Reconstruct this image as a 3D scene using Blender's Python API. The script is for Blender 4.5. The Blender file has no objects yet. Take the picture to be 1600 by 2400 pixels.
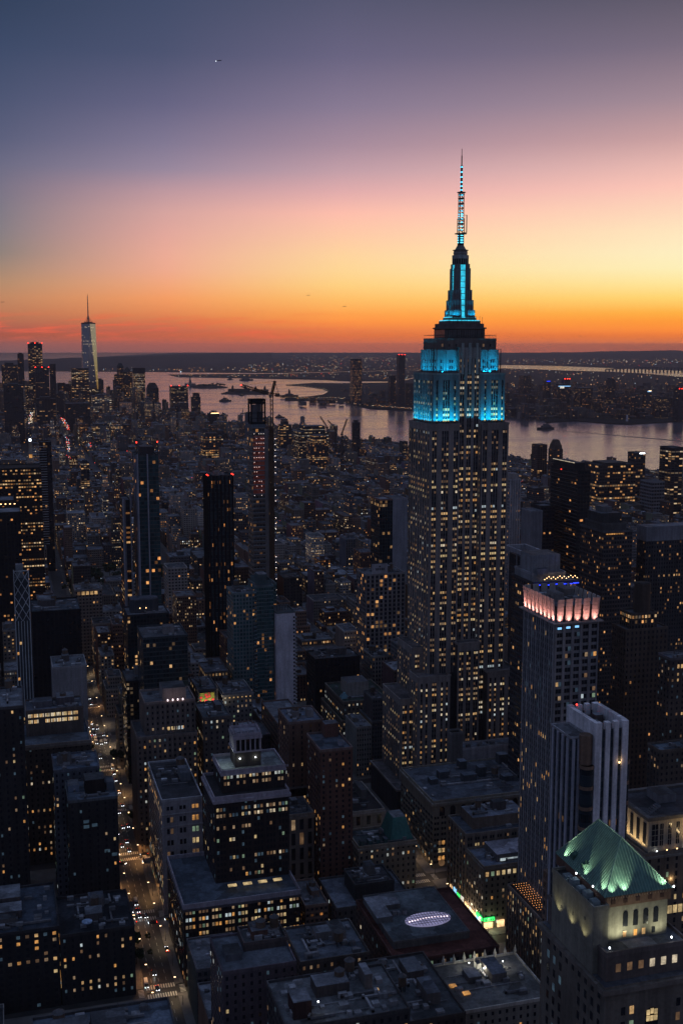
import bpy, bmesh, math, random
from math import radians, sin, cos, tan, atan, pi, hypot, floor, sqrt
from mathutils import Vector, Matrix
S = bpy.context.scene
COL = S.collection
# ------------------------------------------------------------------ camera
FPX, CAMZ, AZ, TH = 2720.0, 322.0, radians(16.3), radians(8.14)   # x = west, y = downtown, z = up (metres)
FW = Vector((sin(AZ)*cos(TH), cos(AZ)*cos(TH), -sin(TH)))
RT = Vector((cos(AZ), -sin(AZ), 0.0)); UP = RT.cross(FW)
cd = bpy.data.cameras.new('camera'); cam = bpy.data.objects.new('camera', cd); COL.objects.link(cam)
cam.matrix_world = Matrix(((RT.x, UP.x, -FW.x, 0), (RT.y, UP.y, -FW.y, 0), (RT.z, UP.z, -FW.z, CAMZ), (0, 0, 0, 1)))
cd.sensor_fit = 'VERTICAL'; cd.sensor_height = 24.0; cd.lens = 24.0*FPX/2400.0
cd.clip_start = 1.0; cd.clip_end = 200000.0
S.camera = cam
S.view_settings.view_transform = 'Standard'; S.view_settings.look = 'None'
S.view_settings.exposure = 0.0; S.view_settings.gamma = 1.0
S.render.engine = 'CYCLES'
S.cycles.max_bounces = 5; S.cycles.diffuse_bounces = 2; S.cycles.glossy_bounces = 3; S.cycles.transmission_bounces = 2
S.cycles.volume_bounces = 0; S.cycles.sample_clamp_indirect = 1.5; S.cycles.sample_clamp_direct = 0
S.cycles.caustics_reflective = False; S.cycles.caustics_refractive = False
S.cycles.use_denoising = True; S.cycles.denoiser = 'OPENIMAGEDENOISE'; S.cycles.denoising_input_passes = 'RGB_ALBEDO_NORMAL'; S.cycles.use_light_tree = True
S.cycles.blur_glossy = 1.0

def prj(x, y, z):
    v = Vector((x, y, z-CAMZ)); d = v.dot(FW)
    if d < 1: return (-9e3, -9e3, d)
    return (800+FPX*v.dot(RT)/d, 1200-FPX*v.dot(UP)/d, d)
def gz(px, py, z=0.0):
    r = FW + RT*((px-800)/FPX) + UP*(-(py-1200)/FPX)
    t = (z-CAMZ)/r.z
    return r.x*t, r.y*t
def lin(c):
    return tuple((v/255/12.92 if v <= 10 else ((v/255+0.055)/1.055)**2.4) for v in c)

# ------------------------------------------------------------------ node helpers
class G:
    def __init__(s, nt): s.nt = nt; s.L = nt.links
    def n(s, t, **k):
        x = s.nt.nodes.new(t)
        for a, b in k.items(): setattr(x, a, b)
        return x
    def put(s, sock, v):
        if isinstance(v, bpy.types.NodeSocket): s.L.new(v, sock)
        elif v is not None: sock.default_value = v
    def m(s, op, a, b=None, c=None, clamp=False):
        x = s.n('ShaderNodeMath', operation=op); x.use_clamp = clamp
        s.put(x.inputs[0], a)
        if b is not None: s.put(x.inputs[1], b)
        if c is not None: s.put(x.inputs[2], c)
        return x.outputs[0]
    def mix(s, f, a, b, blend='MIX'):
        x = s.n('ShaderNodeMix', data_type='RGBA', blend_type=blend)
        s.put(x.inputs[0], f); s.put(x.inputs[6], a); s.put(x.inputs[7], b)
        return x.outputs[2]
    def mapr(s, v, a, b, c, d):
        x = s.n('ShaderNodeMapRange'); s.put(x.inputs[0], v)
        for i, q in enumerate((a, b, c, d)): s.put(x.inputs[1+i], q)
        return x.outputs[0]
    def noise(s, vec, scale, detail=2.0, rough=0.5):
        x = s.n('ShaderNodeTexNoise'); s.put(x.inputs['Vector'], vec)
        x.inputs['Scale'].default_value = scale; x.inputs['Detail'].default_value = detail; x.inputs['Roughness'].default_value = rough
        return x.outputs['Fac']
    def white(s, vec):
        x = s.n('ShaderNodeTexWhiteNoise', noise_dimensions='3D'); s.put(x.inputs['Vector'], vec)
        return x
    def xyz(s, a, b, c):
        x = s.n('ShaderNodeCombineXYZ'); s.put(x.inputs[0], a); s.put(x.inputs[1], b); s.put(x.inputs[2], c)
        return x.outputs[0]
    def sep(s, v):
        x = s.n('ShaderNodeSeparateXYZ'); s.put(x.inputs[0], v); return x.outputs
    def ramp(s, f, pts, interp='LINEAR'):
        x = s.n('ShaderNodeValToRGB'); x.color_ramp.interpolation = interp
        e = x.color_ramp.elements
        while len(e) < len(pts): e.new(0.5)
        for q, (p, c) in zip(e, pts): q.position = p; q.color = (*c, 1)
        s.put(x.inputs[0], f); return x.outputs[0]
RGBA = lambda c: (c[0], c[1], c[2], 1.0)

# ------------------------------------------------------------------ sky: the glow after sunset, west bright, east dark
W = bpy.data.worlds.new('World'); S.world = W; W.use_nodes = True
W.node_tree.nodes.clear(); g = G(W.node_tree)
d = g.sep(g.n('ShaderNodeTexCoord').outputs['Generated'])
elev = g.m('MULTIPLY', g.m('ARCSINE', d[2]), 180/pi)
azim = g.m('SUBTRACT', g.m('MULTIPLY', g.m('ARCTAN2', d[0], d[1]), 180/pi), math.degrees(AZ))
azw = g.m('MULTIPLY', g.m('ABSOLUTE', g.m('SUBTRACT', azim, 22.0)), 1.0)
def row_e(y): return math.degrees(atan((1200-y)/FPX)) - math.degrees(TH)
ROWS = [828, 812, 802, 785, 775, 755, 735, 701, 668, 634, 600, 550, 500, 450, 400, 340, 250, 130, 0]
CL = [(116,80,76),(136,80,68),(150,80,62),(166,82,58),(170,88,70),(178,106,78),(186,120,86),(190,134,98),(178,138,108),(158,133,116),(136,126,121),(126,122,129),(119,117,131),(114,111,131),(103,104,129),(86,92,121),(73,83,113),(58,72,102),(45,61,87)]
CA = [(142,80,66),(164,84,60),(180,88,58),(194,96,60),(197,100,70),(212,118,75),(228,136,82),(244,156,98),(243,166,122),(239,170,142),(236,171,150),(226,167,156),(213,163,159),(189,151,159),(150,134,156),(128,119,146),(101,99,130),(75,82,112),(65,75,104)]
CM = [(166,84,56),(188,92,50),(206,100,50),(222,112,52),(230,122,62),(255,147,63),(255,163,74),(255,190,102),(255,208,128),(255,214,148),(255,212,157),(255,201,166),(254,190,172),(226,172,172),(195,158,168),(166,139,156),(135,121,146),(104,99,128),(85,86,112)]
CR = [(176,88,52),(192,96,46),(212,108,42),(238,122,40),(255,140,45),(255,154,48),(255,176,62),(255,214,112),(255,231,155),(254,240,185),(254,239,193),(255,230,190),(254,214,186),(254,198,183),(234,184,176),(203,160,160),(162,137,148),(121,108,125),(90,85,100)]
CB = [(71, 71, 82),(71, 71, 82),(71, 71, 82),(71, 71, 82),(71, 71, 82),(78, 78, 93),(82, 82, 99),(87, 87, 104),(90, 90, 110),(93, 95, 116),(95, 98, 121),(95, 101, 127),(94, 102, 129),(93, 102, 131),(93, 102, 132),(91, 102, 133),(90, 101, 132),(88, 100, 132),(87, 99, 132)]
f = g.m('POWER', g.m('DIVIDE', g.m('ADD', elev, 0.6), 45.0, clamp=True), 0.45)
FE = lambda e: (max(0, e+.6)/45)**.45
def ramp_of(cs):
    pts = [(FE(row_e(y)), lin(c)) for y, c in zip(ROWS, cs)]
    last = cs[-1]
    pts.append((FE(27), lin((91, 100, 128)))); pts.append((1.0, lin((93, 108, 140))))
    return g.ramp(f, pts)
rl, ra_, rm, rr, rb = ramp_of(CL), ramp_of(CA), ramp_of(CM), ramp_of(CR), ramp_of(CB)
s0 = g.mapr(azim, -16.4, -8.4, 0, 1); s1 = g.mapr(azim, -8.4, 0.0, 0, 1); s2 = g.mapr(azim, 0.0, 16.4, 0, 1)
front = g.mix(s2, g.mix(s1, g.mix(s0, rl, ra_), rm), rr)
back = g.m('MULTIPLY', g.mapr(azw, 45.0, 105.0, 0, 1), 1.0)
sky = g.mix(back, front, rb)
# thin red streaks of cirrus low over the bay on the left
cv = g.xyz(g.m('MULTIPLY', azim, 0.38), g.m('MULTIPLY', g.m('ADD', elev, g.m('MULTIPLY', azim, -0.05)), 4.2), 0.0)
cn = g.noise(cv, 1.0, 4.0, 0.55)
cm = g.m('MULTIPLY', g.mapr(cn, 0.48, 0.66, 0, 1), g.m('MULTIPLY', g.mapr(elev, 0.2, 0.45, 0, 1), g.mapr(elev, 1.75, 1.05, 0, 1)))
cm = g.m('MULTIPLY', cm, g.m('MULTIPLY', g.mapr(azim, 3.0, -4.0, 0, 0.62), 1.0))
sky = g.mix(cm, sky, RGBA(lin((238, 96, 62))))
nish = g.n('ShaderNodeTexSky', sky_type='NISHITA'); nish.sun_disc = False; nish.sun_elevation = radians(-2.0); nish.sun_rotation = AZ+radians(22)
lift = g.m('EXPONENT', g.m('DIVIDE', 0.0046, g.m('MAXIMUM', d[2], 0.0023)))     # sky brightened towards the horizon to offset dimming by the haze box
bg = g.n('ShaderNodeBackground'); g.put(bg.inputs[0], sky); g.put(bg.inputs[1], lift)
bg2 = g.n('ShaderNodeBackground'); g.put(bg2.inputs[0], nish.outputs[0]); bg2.inputs[1].default_value = 0.008
ad = g.n('ShaderNodeAddShader'); g.L.new(bg.outputs[0], ad.inputs[0]); g.L.new(bg2.outputs[0], ad.inputs[1])
wo = g.n('ShaderNodeOutputWorld'); g.L.new(ad.outputs[0], wo.inputs[0])

# ------------------------------------------------------------------ materials
def newmat(name):
    m = bpy.data.materials.new(name); m.use_nodes = True; m.node_tree.nodes.clear()
    return m, G(m.node_tree)
def bsdf(g, col, rough=0.7, spec=0.4, metal=0.0, emit=None, estr=None, normal=None):
    b = g.n('ShaderNodeBsdfPrincipled')
    g.put(b.inputs['Base Color'], col); g.put(b.inputs['Roughness'], rough); g.put(b.inputs['Specular IOR Level'], spec); g.put(b.inputs['Metallic'], metal)
    if emit is not None: g.put(b.inputs['Emission Color'], emit); g.put(b.inputs['Emission Strength'], estr)
    if normal is not None: g.put(b.inputs['Normal'], normal)
    o = g.n('ShaderNodeOutputMaterial'); g.L.new(b.outputs[0], o.inputs[0]); return b
def plain(name, col, rough=0.7, spec=0.4, metal=0.0, var=0.25, scale=0.4):
    m, g = newmat(name); geo = g.n('ShaderNodeNewGeometry')
    nz = g.noise(geo.outputs['Position'], scale, 4.0, 0.6)
    k = g.mapr(nz, 0.25, 0.75, 1-var, 1+var)
    x = g.n('ShaderNodeVectorMath', operation='SCALE'); x.inputs[0].default_value = col; g.put(x.inputs['Scale'], k)
    bsdf(g, x.outputs[0], rough, spec, metal); return m
def glow(name, col, strength, sample=False, var=0.0, scale=0.8, base=None):
    m, g = newmat(name)
    st = strength
    if var > 0:
        geo = g.n('ShaderNodeNewGeometry')
        a = g.mapr(g.noise(geo.outputs['Position'], scale*0.37, 1.0), 0.3, 0.7, 1-var, 1+var*0.7)
        b = g.mapr(g.noise(geo.outputs['Position'], scale*1.7, 2.0), 0.35, 0.65, 1-var*0.6, 1+var*0.4)
        st = g.m('MULTIPLY', g.m('MULTIPLY', a, b), strength)
    bsdf(g, RGBA(tuple(q*.5 for q in col) if base is None else base), 0.3, 0.5, 0, RGBA(col), st)
    if not sample: m.cycles.emission_sampling = 'NONE'
    return m
def facade_material():
    m, g = newmat('facade')
    at = lambda n: g.n('ShaderNodeAttribute', attribute_name=n)
    ac, ag, ap, aq = at('col'), at('gls'), at('wp'), at('wq')
    uv = g.sep(g.n('ShaderNodeUVMap', uv_map='uv').outputs[0])
    p = g.sep(ap.outputs['Vector']); q = g.sep(aq.outputs['Vector'])
    cw, ch, fw, fh = p[0], p[1], p[2], ap.outputs['Alpha']
    lit, seed, tone, depth = q[0], q[1], q[2], aq.outputs['Alpha']
    has = g.m('GREATER_THAN', cw, 0.05)
    u = g.m('DIVIDE', uv[0], g.m('MAXIMUM', cw, 0.1)); v = g.m('DIVIDE', uv[1], g.m('MAXIMUM', ch, 0.1))
    cu, cvv = g.m('FLOOR', u), g.m('FLOOR', v)
    du = g.m('ABSOLUTE', g.m('SUBTRACT', g.m('FRACT', u), 0.5)); dv = g.m('ABSOLUTE', g.m('SUBTRACT', g.m('FRACT', v), 0.5))
    win = g.m('MULTIPLY', g.m('MULTIPLY', g.m('LESS_THAN', du, g.m('MULTIPLY', fw, 0.5)), g.m('LESS_THAN', dv, g.m('MULTIPLY', fh, 0.5))), has)
    w1 = g.white(g.xyz(cu, cvv, seed)); r = g.sep(w1.outputs['Color'])
    fr = g.white(g.xyz(seed, cvv, 7.3)).outputs['Value']
    pr = g.m('MULTIPLY', lit, g.m('ADD', 0.25, g.m('MULTIPLY', g.m('POWER', fr, 3.0), 3.0)))
    on = g.m('MULTIPLY', g.m('LESS_THAN', w1.outputs['Value'], pr), win)
    hue = g.m('ADD', g.m('MULTIPLY', r[0], 0.62), tone, clamp=True)
    ecol = g.ramp(hue, [(0.0, (1, .36, .09)), (0.25, (1, .52, .19)), (0.5, (1, .66, .33)), (0.75, (1, .82, .58)), (0.9, (.85, .95, .95)), (1.0, (.7, .9, 1.0))])
    geo = g.n('ShaderNodeNewGeometry')
    inner = g.mapr(g.noise(geo.outputs['Position'], 0.9, 1.0), 0.3, 0.7, 0.45, 1.25)
    est = g.m('MULTIPLY', g.m('MULTIPLY', on, inner), g.m('MULTIPLY', g.m('ADD', 0.05, g.m('MULTIPLY', g.m('POWER', r[1], 2.6), 0.85)), ag.outputs['Alpha']))
    n1 = g.mapr(g.noise(geo.outputs['Position'], 0.055, 4.0, 0.6), 0.25, 0.75, 0.72, 1.28)
    n2 = g.mapr(g.noise(geo.outputs['Position'], 0.9, 3.0, 0.6), 0.25, 0.75, 0.82, 1.18)
    sill = g.m('MULTIPLY', g.m('GREATER_THAN', dv, 0.42), has); rib = g.m('MULTIPLY', g.m('GREATER_THAN', du, 0.41), has)
    kind = g.m('FRACT', g.m('MULTIPLY', seed, 3.7))
    bands = g.m('ADD', 1.0, g.m('ADD', g.m('MULTIPLY', sill, g.m('MULTIPLY', g.m('SUBTRACT', kind, 0.35), 0.9)), g.m('MULTIPLY', rib, g.m('MULTIPLY', g.m('SUBTRACT', 0.6, kind), 0.7))))
    up = g.m('GREATER_THAN', g.sep(geo.outputs['Normal'])[2], 0.9)
    st = g.mapr(g.noise(geo.outputs['Position'], 0.21, 5.0, 0.7), 0.3, 0.7, 0.7, 1.35)
    vr = g.n('ShaderNodeTexVoronoi', feature='F1', distance='CHEBYCHEV'); g.put(vr.inputs['Vector'], geo.outputs['Position']); vr.inputs['Scale'].default_value = 0.11
    pt = g.mapr(g.sep(vr.outputs['Color'])[0], 0, 1, 0.62, 1.45)
    rn = g.m('ADD', g.m('MULTIPLY', up, g.m('SUBTRACT', g.m('MULTIPLY', st, pt), 1.0)), 1.0)
    sv = g.xyz(g.m('MULTIPLY', g.sep(geo.outputs['Position'])[0], 0.5), g.m('MULTIPLY', g.sep(geo.outputs['Position'])[1], 0.5), g.m('MULTIPLY', g.sep(geo.outputs['Position'])[2], 0.035))
    drip = g.mapr(g.noise(sv, 1.0, 4.0, 0.65), 0.3, 0.7, 0.72, 1.22)
    x = g.n('ShaderNodeVectorMath', operation='SCALE'); g.put(x.inputs[0], ac.outputs['Color']); g.put(x.inputs['Scale'], g.m('MULTIPLY', g.m('MULTIPLY', g.m('MULTIPLY', g.m('MULTIPLY', n1, n2), rn), drip), bands))
    gv = g.n('ShaderNodeVectorMath', operation='SCALE'); g.put(gv.inputs[0], ag.outputs['Color']); g.put(gv.inputs['Scale'], g.m('ADD', 0.5, r[2]))
    bc = g.mix(on, g.mix(win, x.outputs[0], gv.outputs[0]), g.mix(0.5, RGBA((0, 0, 0)), ecol))
    bsdf(g, bc, g.mapr(win, 0, 1, 0.75, 0.16), g.mapr(win, 0, 1, 0.12, 0.5), 0, ecol, est)
    m.cycles.emission_sampling = 'NONE'
    return m
M = {}
M['facade'] = facade_material()
M['window_amber'] = glow('window_amber', (1, .46, .13), 0.5, var=.55)
M['window_warm'] = glow('window_warm', (1, .60, .25), 0.5, var=.55)
M['window_gold'] = glow('window_gold', (1, .72, .34), 0.46, var=.55)
M['window_pale'] = glow('window_pale', (1, .82, .56), 0.52, var=.55)
M['window_cool'] = glow('window_cool', (.80, .93, .95), 0.42, var=.5)
M['window_green'] = glow('window_green', (.55, .80, .50), 0.22, var=.5)
M['window_dim'] = glow('window_dim', (1, .55, .26), 0.09, var=.6)
M['window_teal'] = glow('window_teal', (.25, .42, .52), 0.09, var=.6)  # faint glow painted in for dusk sky reflected by unlit panes
M['window_soft'] = glow('window_soft', (1, .66, .36), 0.22, var=.6)
M['window_white'] = glow('window_white', (.92, .96, .88), 0.34, var=.6)
M['window_red'] = glow('window_red', (1, .18, .08), 0.6, var=.3)
M['window_dark'] = plain('window_dark', (.016, .019, .026), .12, .5, 0, .4, .8)
M['frame_metal'] = plain('frame_metal', (.05, .052, .058), .45, .5, .6)
M['pale_metal'] = plain('pale_metal', (.30, .31, .33), .4, .5, .7)
M['black_metal'] = plain('black_metal', (.012, .012, .014), .5, .4, .3)
M['blue_sign'] = glow('blue_sign', (.25, .60, 1), 1.2)
M['red_lamp'] = glow('red_lamp', (1, .03, .015), 7.0)
M['white_lamp'] = glow('white_lamp', (.86, .93, 1), 7.0)
M['warm_lamp'] = glow('warm_lamp', (1, .60, .26), 5.0)
M['amber_lamp'] = glow('amber_lamp', (1, .40, .12), 2.2)
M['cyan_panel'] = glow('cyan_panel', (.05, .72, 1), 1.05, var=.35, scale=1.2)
M['cyan_lamp'] = glow('cyan_lamp', (.10, .68, 1.0), 2.6)
M['foliage'] = plain('foliage', (.030, .045, .018), .7, .2, 0, .6, .5)
M['bark'] = plain('bark', (.05, .04, .03), .9, .1)
M['wood'] = plain('wood', (.10, .075, .055), .8, .2, 0, .4, 2.0)
# ------------------------------------------------------------------ mesh builder
NOSTY = (0, 1, 0, 0, 0, 0, (.02, .02, .02), 1.0, 0.0)
def sty(cw, ch, fw, fh, lit, tone=0.2, glass=(.018, .021, .030), bright=1.0, seed=None):
    return (cw, ch, fw, fh, lit, tone, glass, bright, random.random()*50 if seed is None else seed)
class MB:
    def __init__(s): s.v = []; s.f = []; s.uv = []; s.c = []; s.s = []; s.mi = []
    def face(s, pts, col=(.2, .2, .2), st=None, uv=None, m=0):
        i = len(s.v); n = len(pts); s.v += pts; s.f.append(tuple(range(i, i+n)))
        s.uv += uv if uv else [(0, 0)]*n
        s.c.append(col); s.s.append(st or NOSTY); s.mi.append(m)
    def wall(s, a, b, z0, z1, col, st=None, m=0):
        """upright wall from ground point a to b, outside on the right-hand side going a -> b"""
        if st and st[0] > 0:
            L = hypot(b[0]-a[0], b[1]-a[1]); n = max(1, round(L/st[0])); U = n*st[0]
            k = max(1, round((z1-z0)/st[1])); V = k*st[1]
            uv = [(0, 0), (U, 0), (U, V), (0, V)]
        else: uv = None
        s.face([(a[0], a[1], z0), (b[0], b[1], z0), (b[0], b[1], z1), (a[0], a[1], z1)], col, st, uv, m)
    def box(s, x0, x1, y0, y1, z0, z1, col=(.2, .2, .2), st=None, top=True, topc=None, bot=False, m=0):
        s.wall((x0, y0), (x1, y0), z0, z1, col, st, m); s.wall((x1, y0), (x1, y1), z0, z1, col, st, m)
        s.wall((x1, y1), (x0, y1), z0, z1, col, st, m); s.wall((x0, y1), (x0, y0), z0, z1, col, st, m)
        if top: s.face([(x0, y0, z1), (x1, y0, z1), (x1, y1, z1), (x0, y1, z1)], topc or col, None, None, m)
        if bot: s.face([(x0, y1, z0), (x1, y1, z0), (x1, y0, z0), (x0, y0, z0)], col, None, None, m)
    def prism(s, pts, z0, z1, col, st=None, topc=None, top=True, scale=None, m=0):
        n = len(pts)
        if scale is None:
            for i in range(n): s.wall(pts[i], pts[(i+1) % n], z0, z1, col, st, m)
            P = pts
        else:
            cx = sum(p[0] for p in pts)/n; cy = sum(p[1] for p in pts)/n
            P = [(cx+(p[0]-cx)*scale, cy+(p[1]-cy)*scale) for p in pts]
            for i in range(n):
                a, b = pts[i], pts[(i+1) % n]; A, B_ = P[i], P[(i+1) % n]
                if scale < 1e-3: s.face([(*a, z0), (*b, z0), (cx, cy, z1)], col, None, None, m)
                else: s.face([(*a, z0), (*b, z0), (*B_, z1), (*A, z1)], col, st, None, m)
        if top and (scale is None or scale > 1e-3): s.face([(*p, z1) for p in P], topc or col, None, None, m)
    def cyl(s, x, y, r, z0, z1, col, n=12, r2=None, st=None, m=0, topc=None):
        pts = [(x+r*cos(2*pi*i/n), y+r*sin(2*pi*i/n)) for i in range(n)]
        s.prism(pts, z0, z1, col, st, topc, True, None if r2 is None else max(r2/r, 1e-4), m)
    def disc(s, c, ax, r, t, col=(.1, .1, .1), n=14, m=0):
        """flat round plate of thickness t, centre c, facing along -x ('E') or -y ('N')"""
        def P(i, k):
            a = 2*pi*i/n
            return (c[0]+r*cos(a), c[1]-k, c[2]+r*sin(a)) if ax == 'N' else (c[0]-k, c[1]-r*cos(a), c[2]+r*sin(a))
        for i in range(n): s.face([P(i, 0), P(i+1, 0), P(i+1, t), P(i, t)][::-1], col, None, None, m)
        s.face([P(i, t) for i in range(n)], col, None, None, m); s.face([P(i, 0) for i in range(n)][::-1], col, None, None, m)
    def bar(s, a, b, w, col=(.1, .1, .1), m=0):
        a, b = Vector(a), Vector(b); t = (b-a).normalized()
        u = t.cross(Vector((0, 0, 1)));
        if u.length < 1e-3: u = Vector((1, 0, 0))
        u.normalize(); v = t.cross(u); w *= .5
        q = [(u+v)*w, (u-v)*w, (-u-v)*w, (-u+v)*w]
        A = [tuple(a+o) for o in q]; B_ = [tuple(b+o) for o in q]
        for i in range(4): j = (i+1) % 4; s.face([A[i], A[j], B_[j], B_[i]], col, None, None, m)
        s.face(A[::-1], col, None, None, m); s.face(B_, col, None, None, m)
    def ring(s, x0, x1, y0, y1, z0, z1, t, col, m=0):
        s.box(x0, x1, y0, y0+t, z0, z1, col, None, m=m, bot=True); s.box(x0, x1, y1-t, y1, z0, z1, col, None, m=m, bot=True)
        s.box(x0, x0+t, y0+t+.003, y1-t-.003, z0, z1, col, None, m=m, bot=True); s.box(x1-t, x1, y0+t+.003, y1-t-.003, z0, z1, col, None, m=m, bot=True)
    def mesh(s, name, o=(0, 0, 0), mats=('facade',)):
        me = bpy.data.meshes.new(name)
        v = s.v if o == (0, 0, 0) else [(p[0]-o[0], p[1]-o[1], p[2]-o[2]) for p in s.v]
        me.from_pydata(v, [], s.f)
        for q in mats: me.materials.append(M[q] if isinstance(q, str) else q)
        if len(mats) > 1: me.polygons.foreach_set('material_index', s.mi)
        if 'facade' in mats:
            ul = me.uv_layers.new(name='uv'); ul.data.foreach_set('uv', [w for t in s.uv for w in t])
            def A(nm, vals):
                a = me.attributes.new(nm, 'FLOAT_COLOR', 'FACE'); a.data.foreach_set('color', vals)
            A('col', [w for c in s.c for w in (c[0], c[1], c[2], 1.0)])
            A('gls', [w for t in s.s for w in (*t[6], t[7])])
            A('wp', [w for t in s.s for w in (t[0], t[1], t[2], t[3])])
            A('wq', [w for t in s.s for w in (t[4], t[8], t[5], 1.0)])
        me.update(); return me
    def obj(s, name, parent=None, o=(0, 0, 0), mats=('facade',)):
        ob = bpy.data.objects.new(name, s.mesh(name, o, mats)); COL.objects.link(ob)
        if parent: ob.parent = parent
        else: ob.location = o
        return ob
def tag(o, label=None, cat=None, group=None, kind=None):
    if label: o['label'] = label
    if cat: o['category'] = cat
    if group: o['group'] = group
    if kind: o['kind'] = kind
    return o
def empty(name, loc, label=None, cat=None, group=None):
    o = bpy.data.objects.new(name, None); COL.objects.link(o); o.location = loc; o.empty_display_size = 1
    return tag(o, label, cat, group)
def copy_tree(o, parent=None):
    c = o.copy(); COL.objects.link(c)
    if parent: c.parent = parent
    for ch in list(o.children): copy_tree(ch, c)
    return c
def lamp(kind, parent, loc, o, energy, col, **k):
    ld = bpy.data.lights.new('lamp_light', kind); ld.energy = energy; ld.color = col
    for a, b in k.items():
        if a not in ('aim',): setattr(ld, a, b)
    ob = bpy.data.objects.new('lamp_light', ld); COL.objects.link(ob); ob.parent = parent
    ob.location = Vector(loc)-Vector(o)
    if 'aim' in k:
        dv = Vector(k['aim'])-Vector(loc); ob.rotation_euler = dv.to_track_quat('-Z', 'X').to_euler()
    return ob

# ------------------------------------------------------------------ buildings
HERO = []        # footprints (x0,x1,y0,y1) kept clear of the ordinary city fabric
PAINT = []       # (name, corner points) used to judge what is in view
_wm = {}
def window_mesh(face, w, h, tone):
    key = (face, round(w, 2), round(h, 2), tone)
    if key not in _wm:
        b = MB(); w, h = w/2, h/2; t = 0.12
        if face == 'N': b.box(-w, w, -t, 0.02, -h, h, bot=True)
        elif face == 'E': b.box(-t, 0.02, -w, w, -h, h, bot=True)
        else: b.box(-0.02, t, -w, w, -h, h, bot=True)
        _wm[key] = b.mesh('window', mats=(tone,))
    return _wm[key]
RW = dict(stone=(.30, .285, .27), grey=(.24, .24, .25), brown=(.115, .075, .058), dark=(.06, .058, .06), brick=(.15, .075, .055), pale=(.42, .41, .40), black=(.030, .030, .033), tan=(.26, .21, .165), blue=(.10, .12, .15))
ROOFC = [(.13, .142, .16), (.085, .09, .10), (.17, .18, .20), (.055, .06, .066), (.10, .11, .13)]
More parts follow.
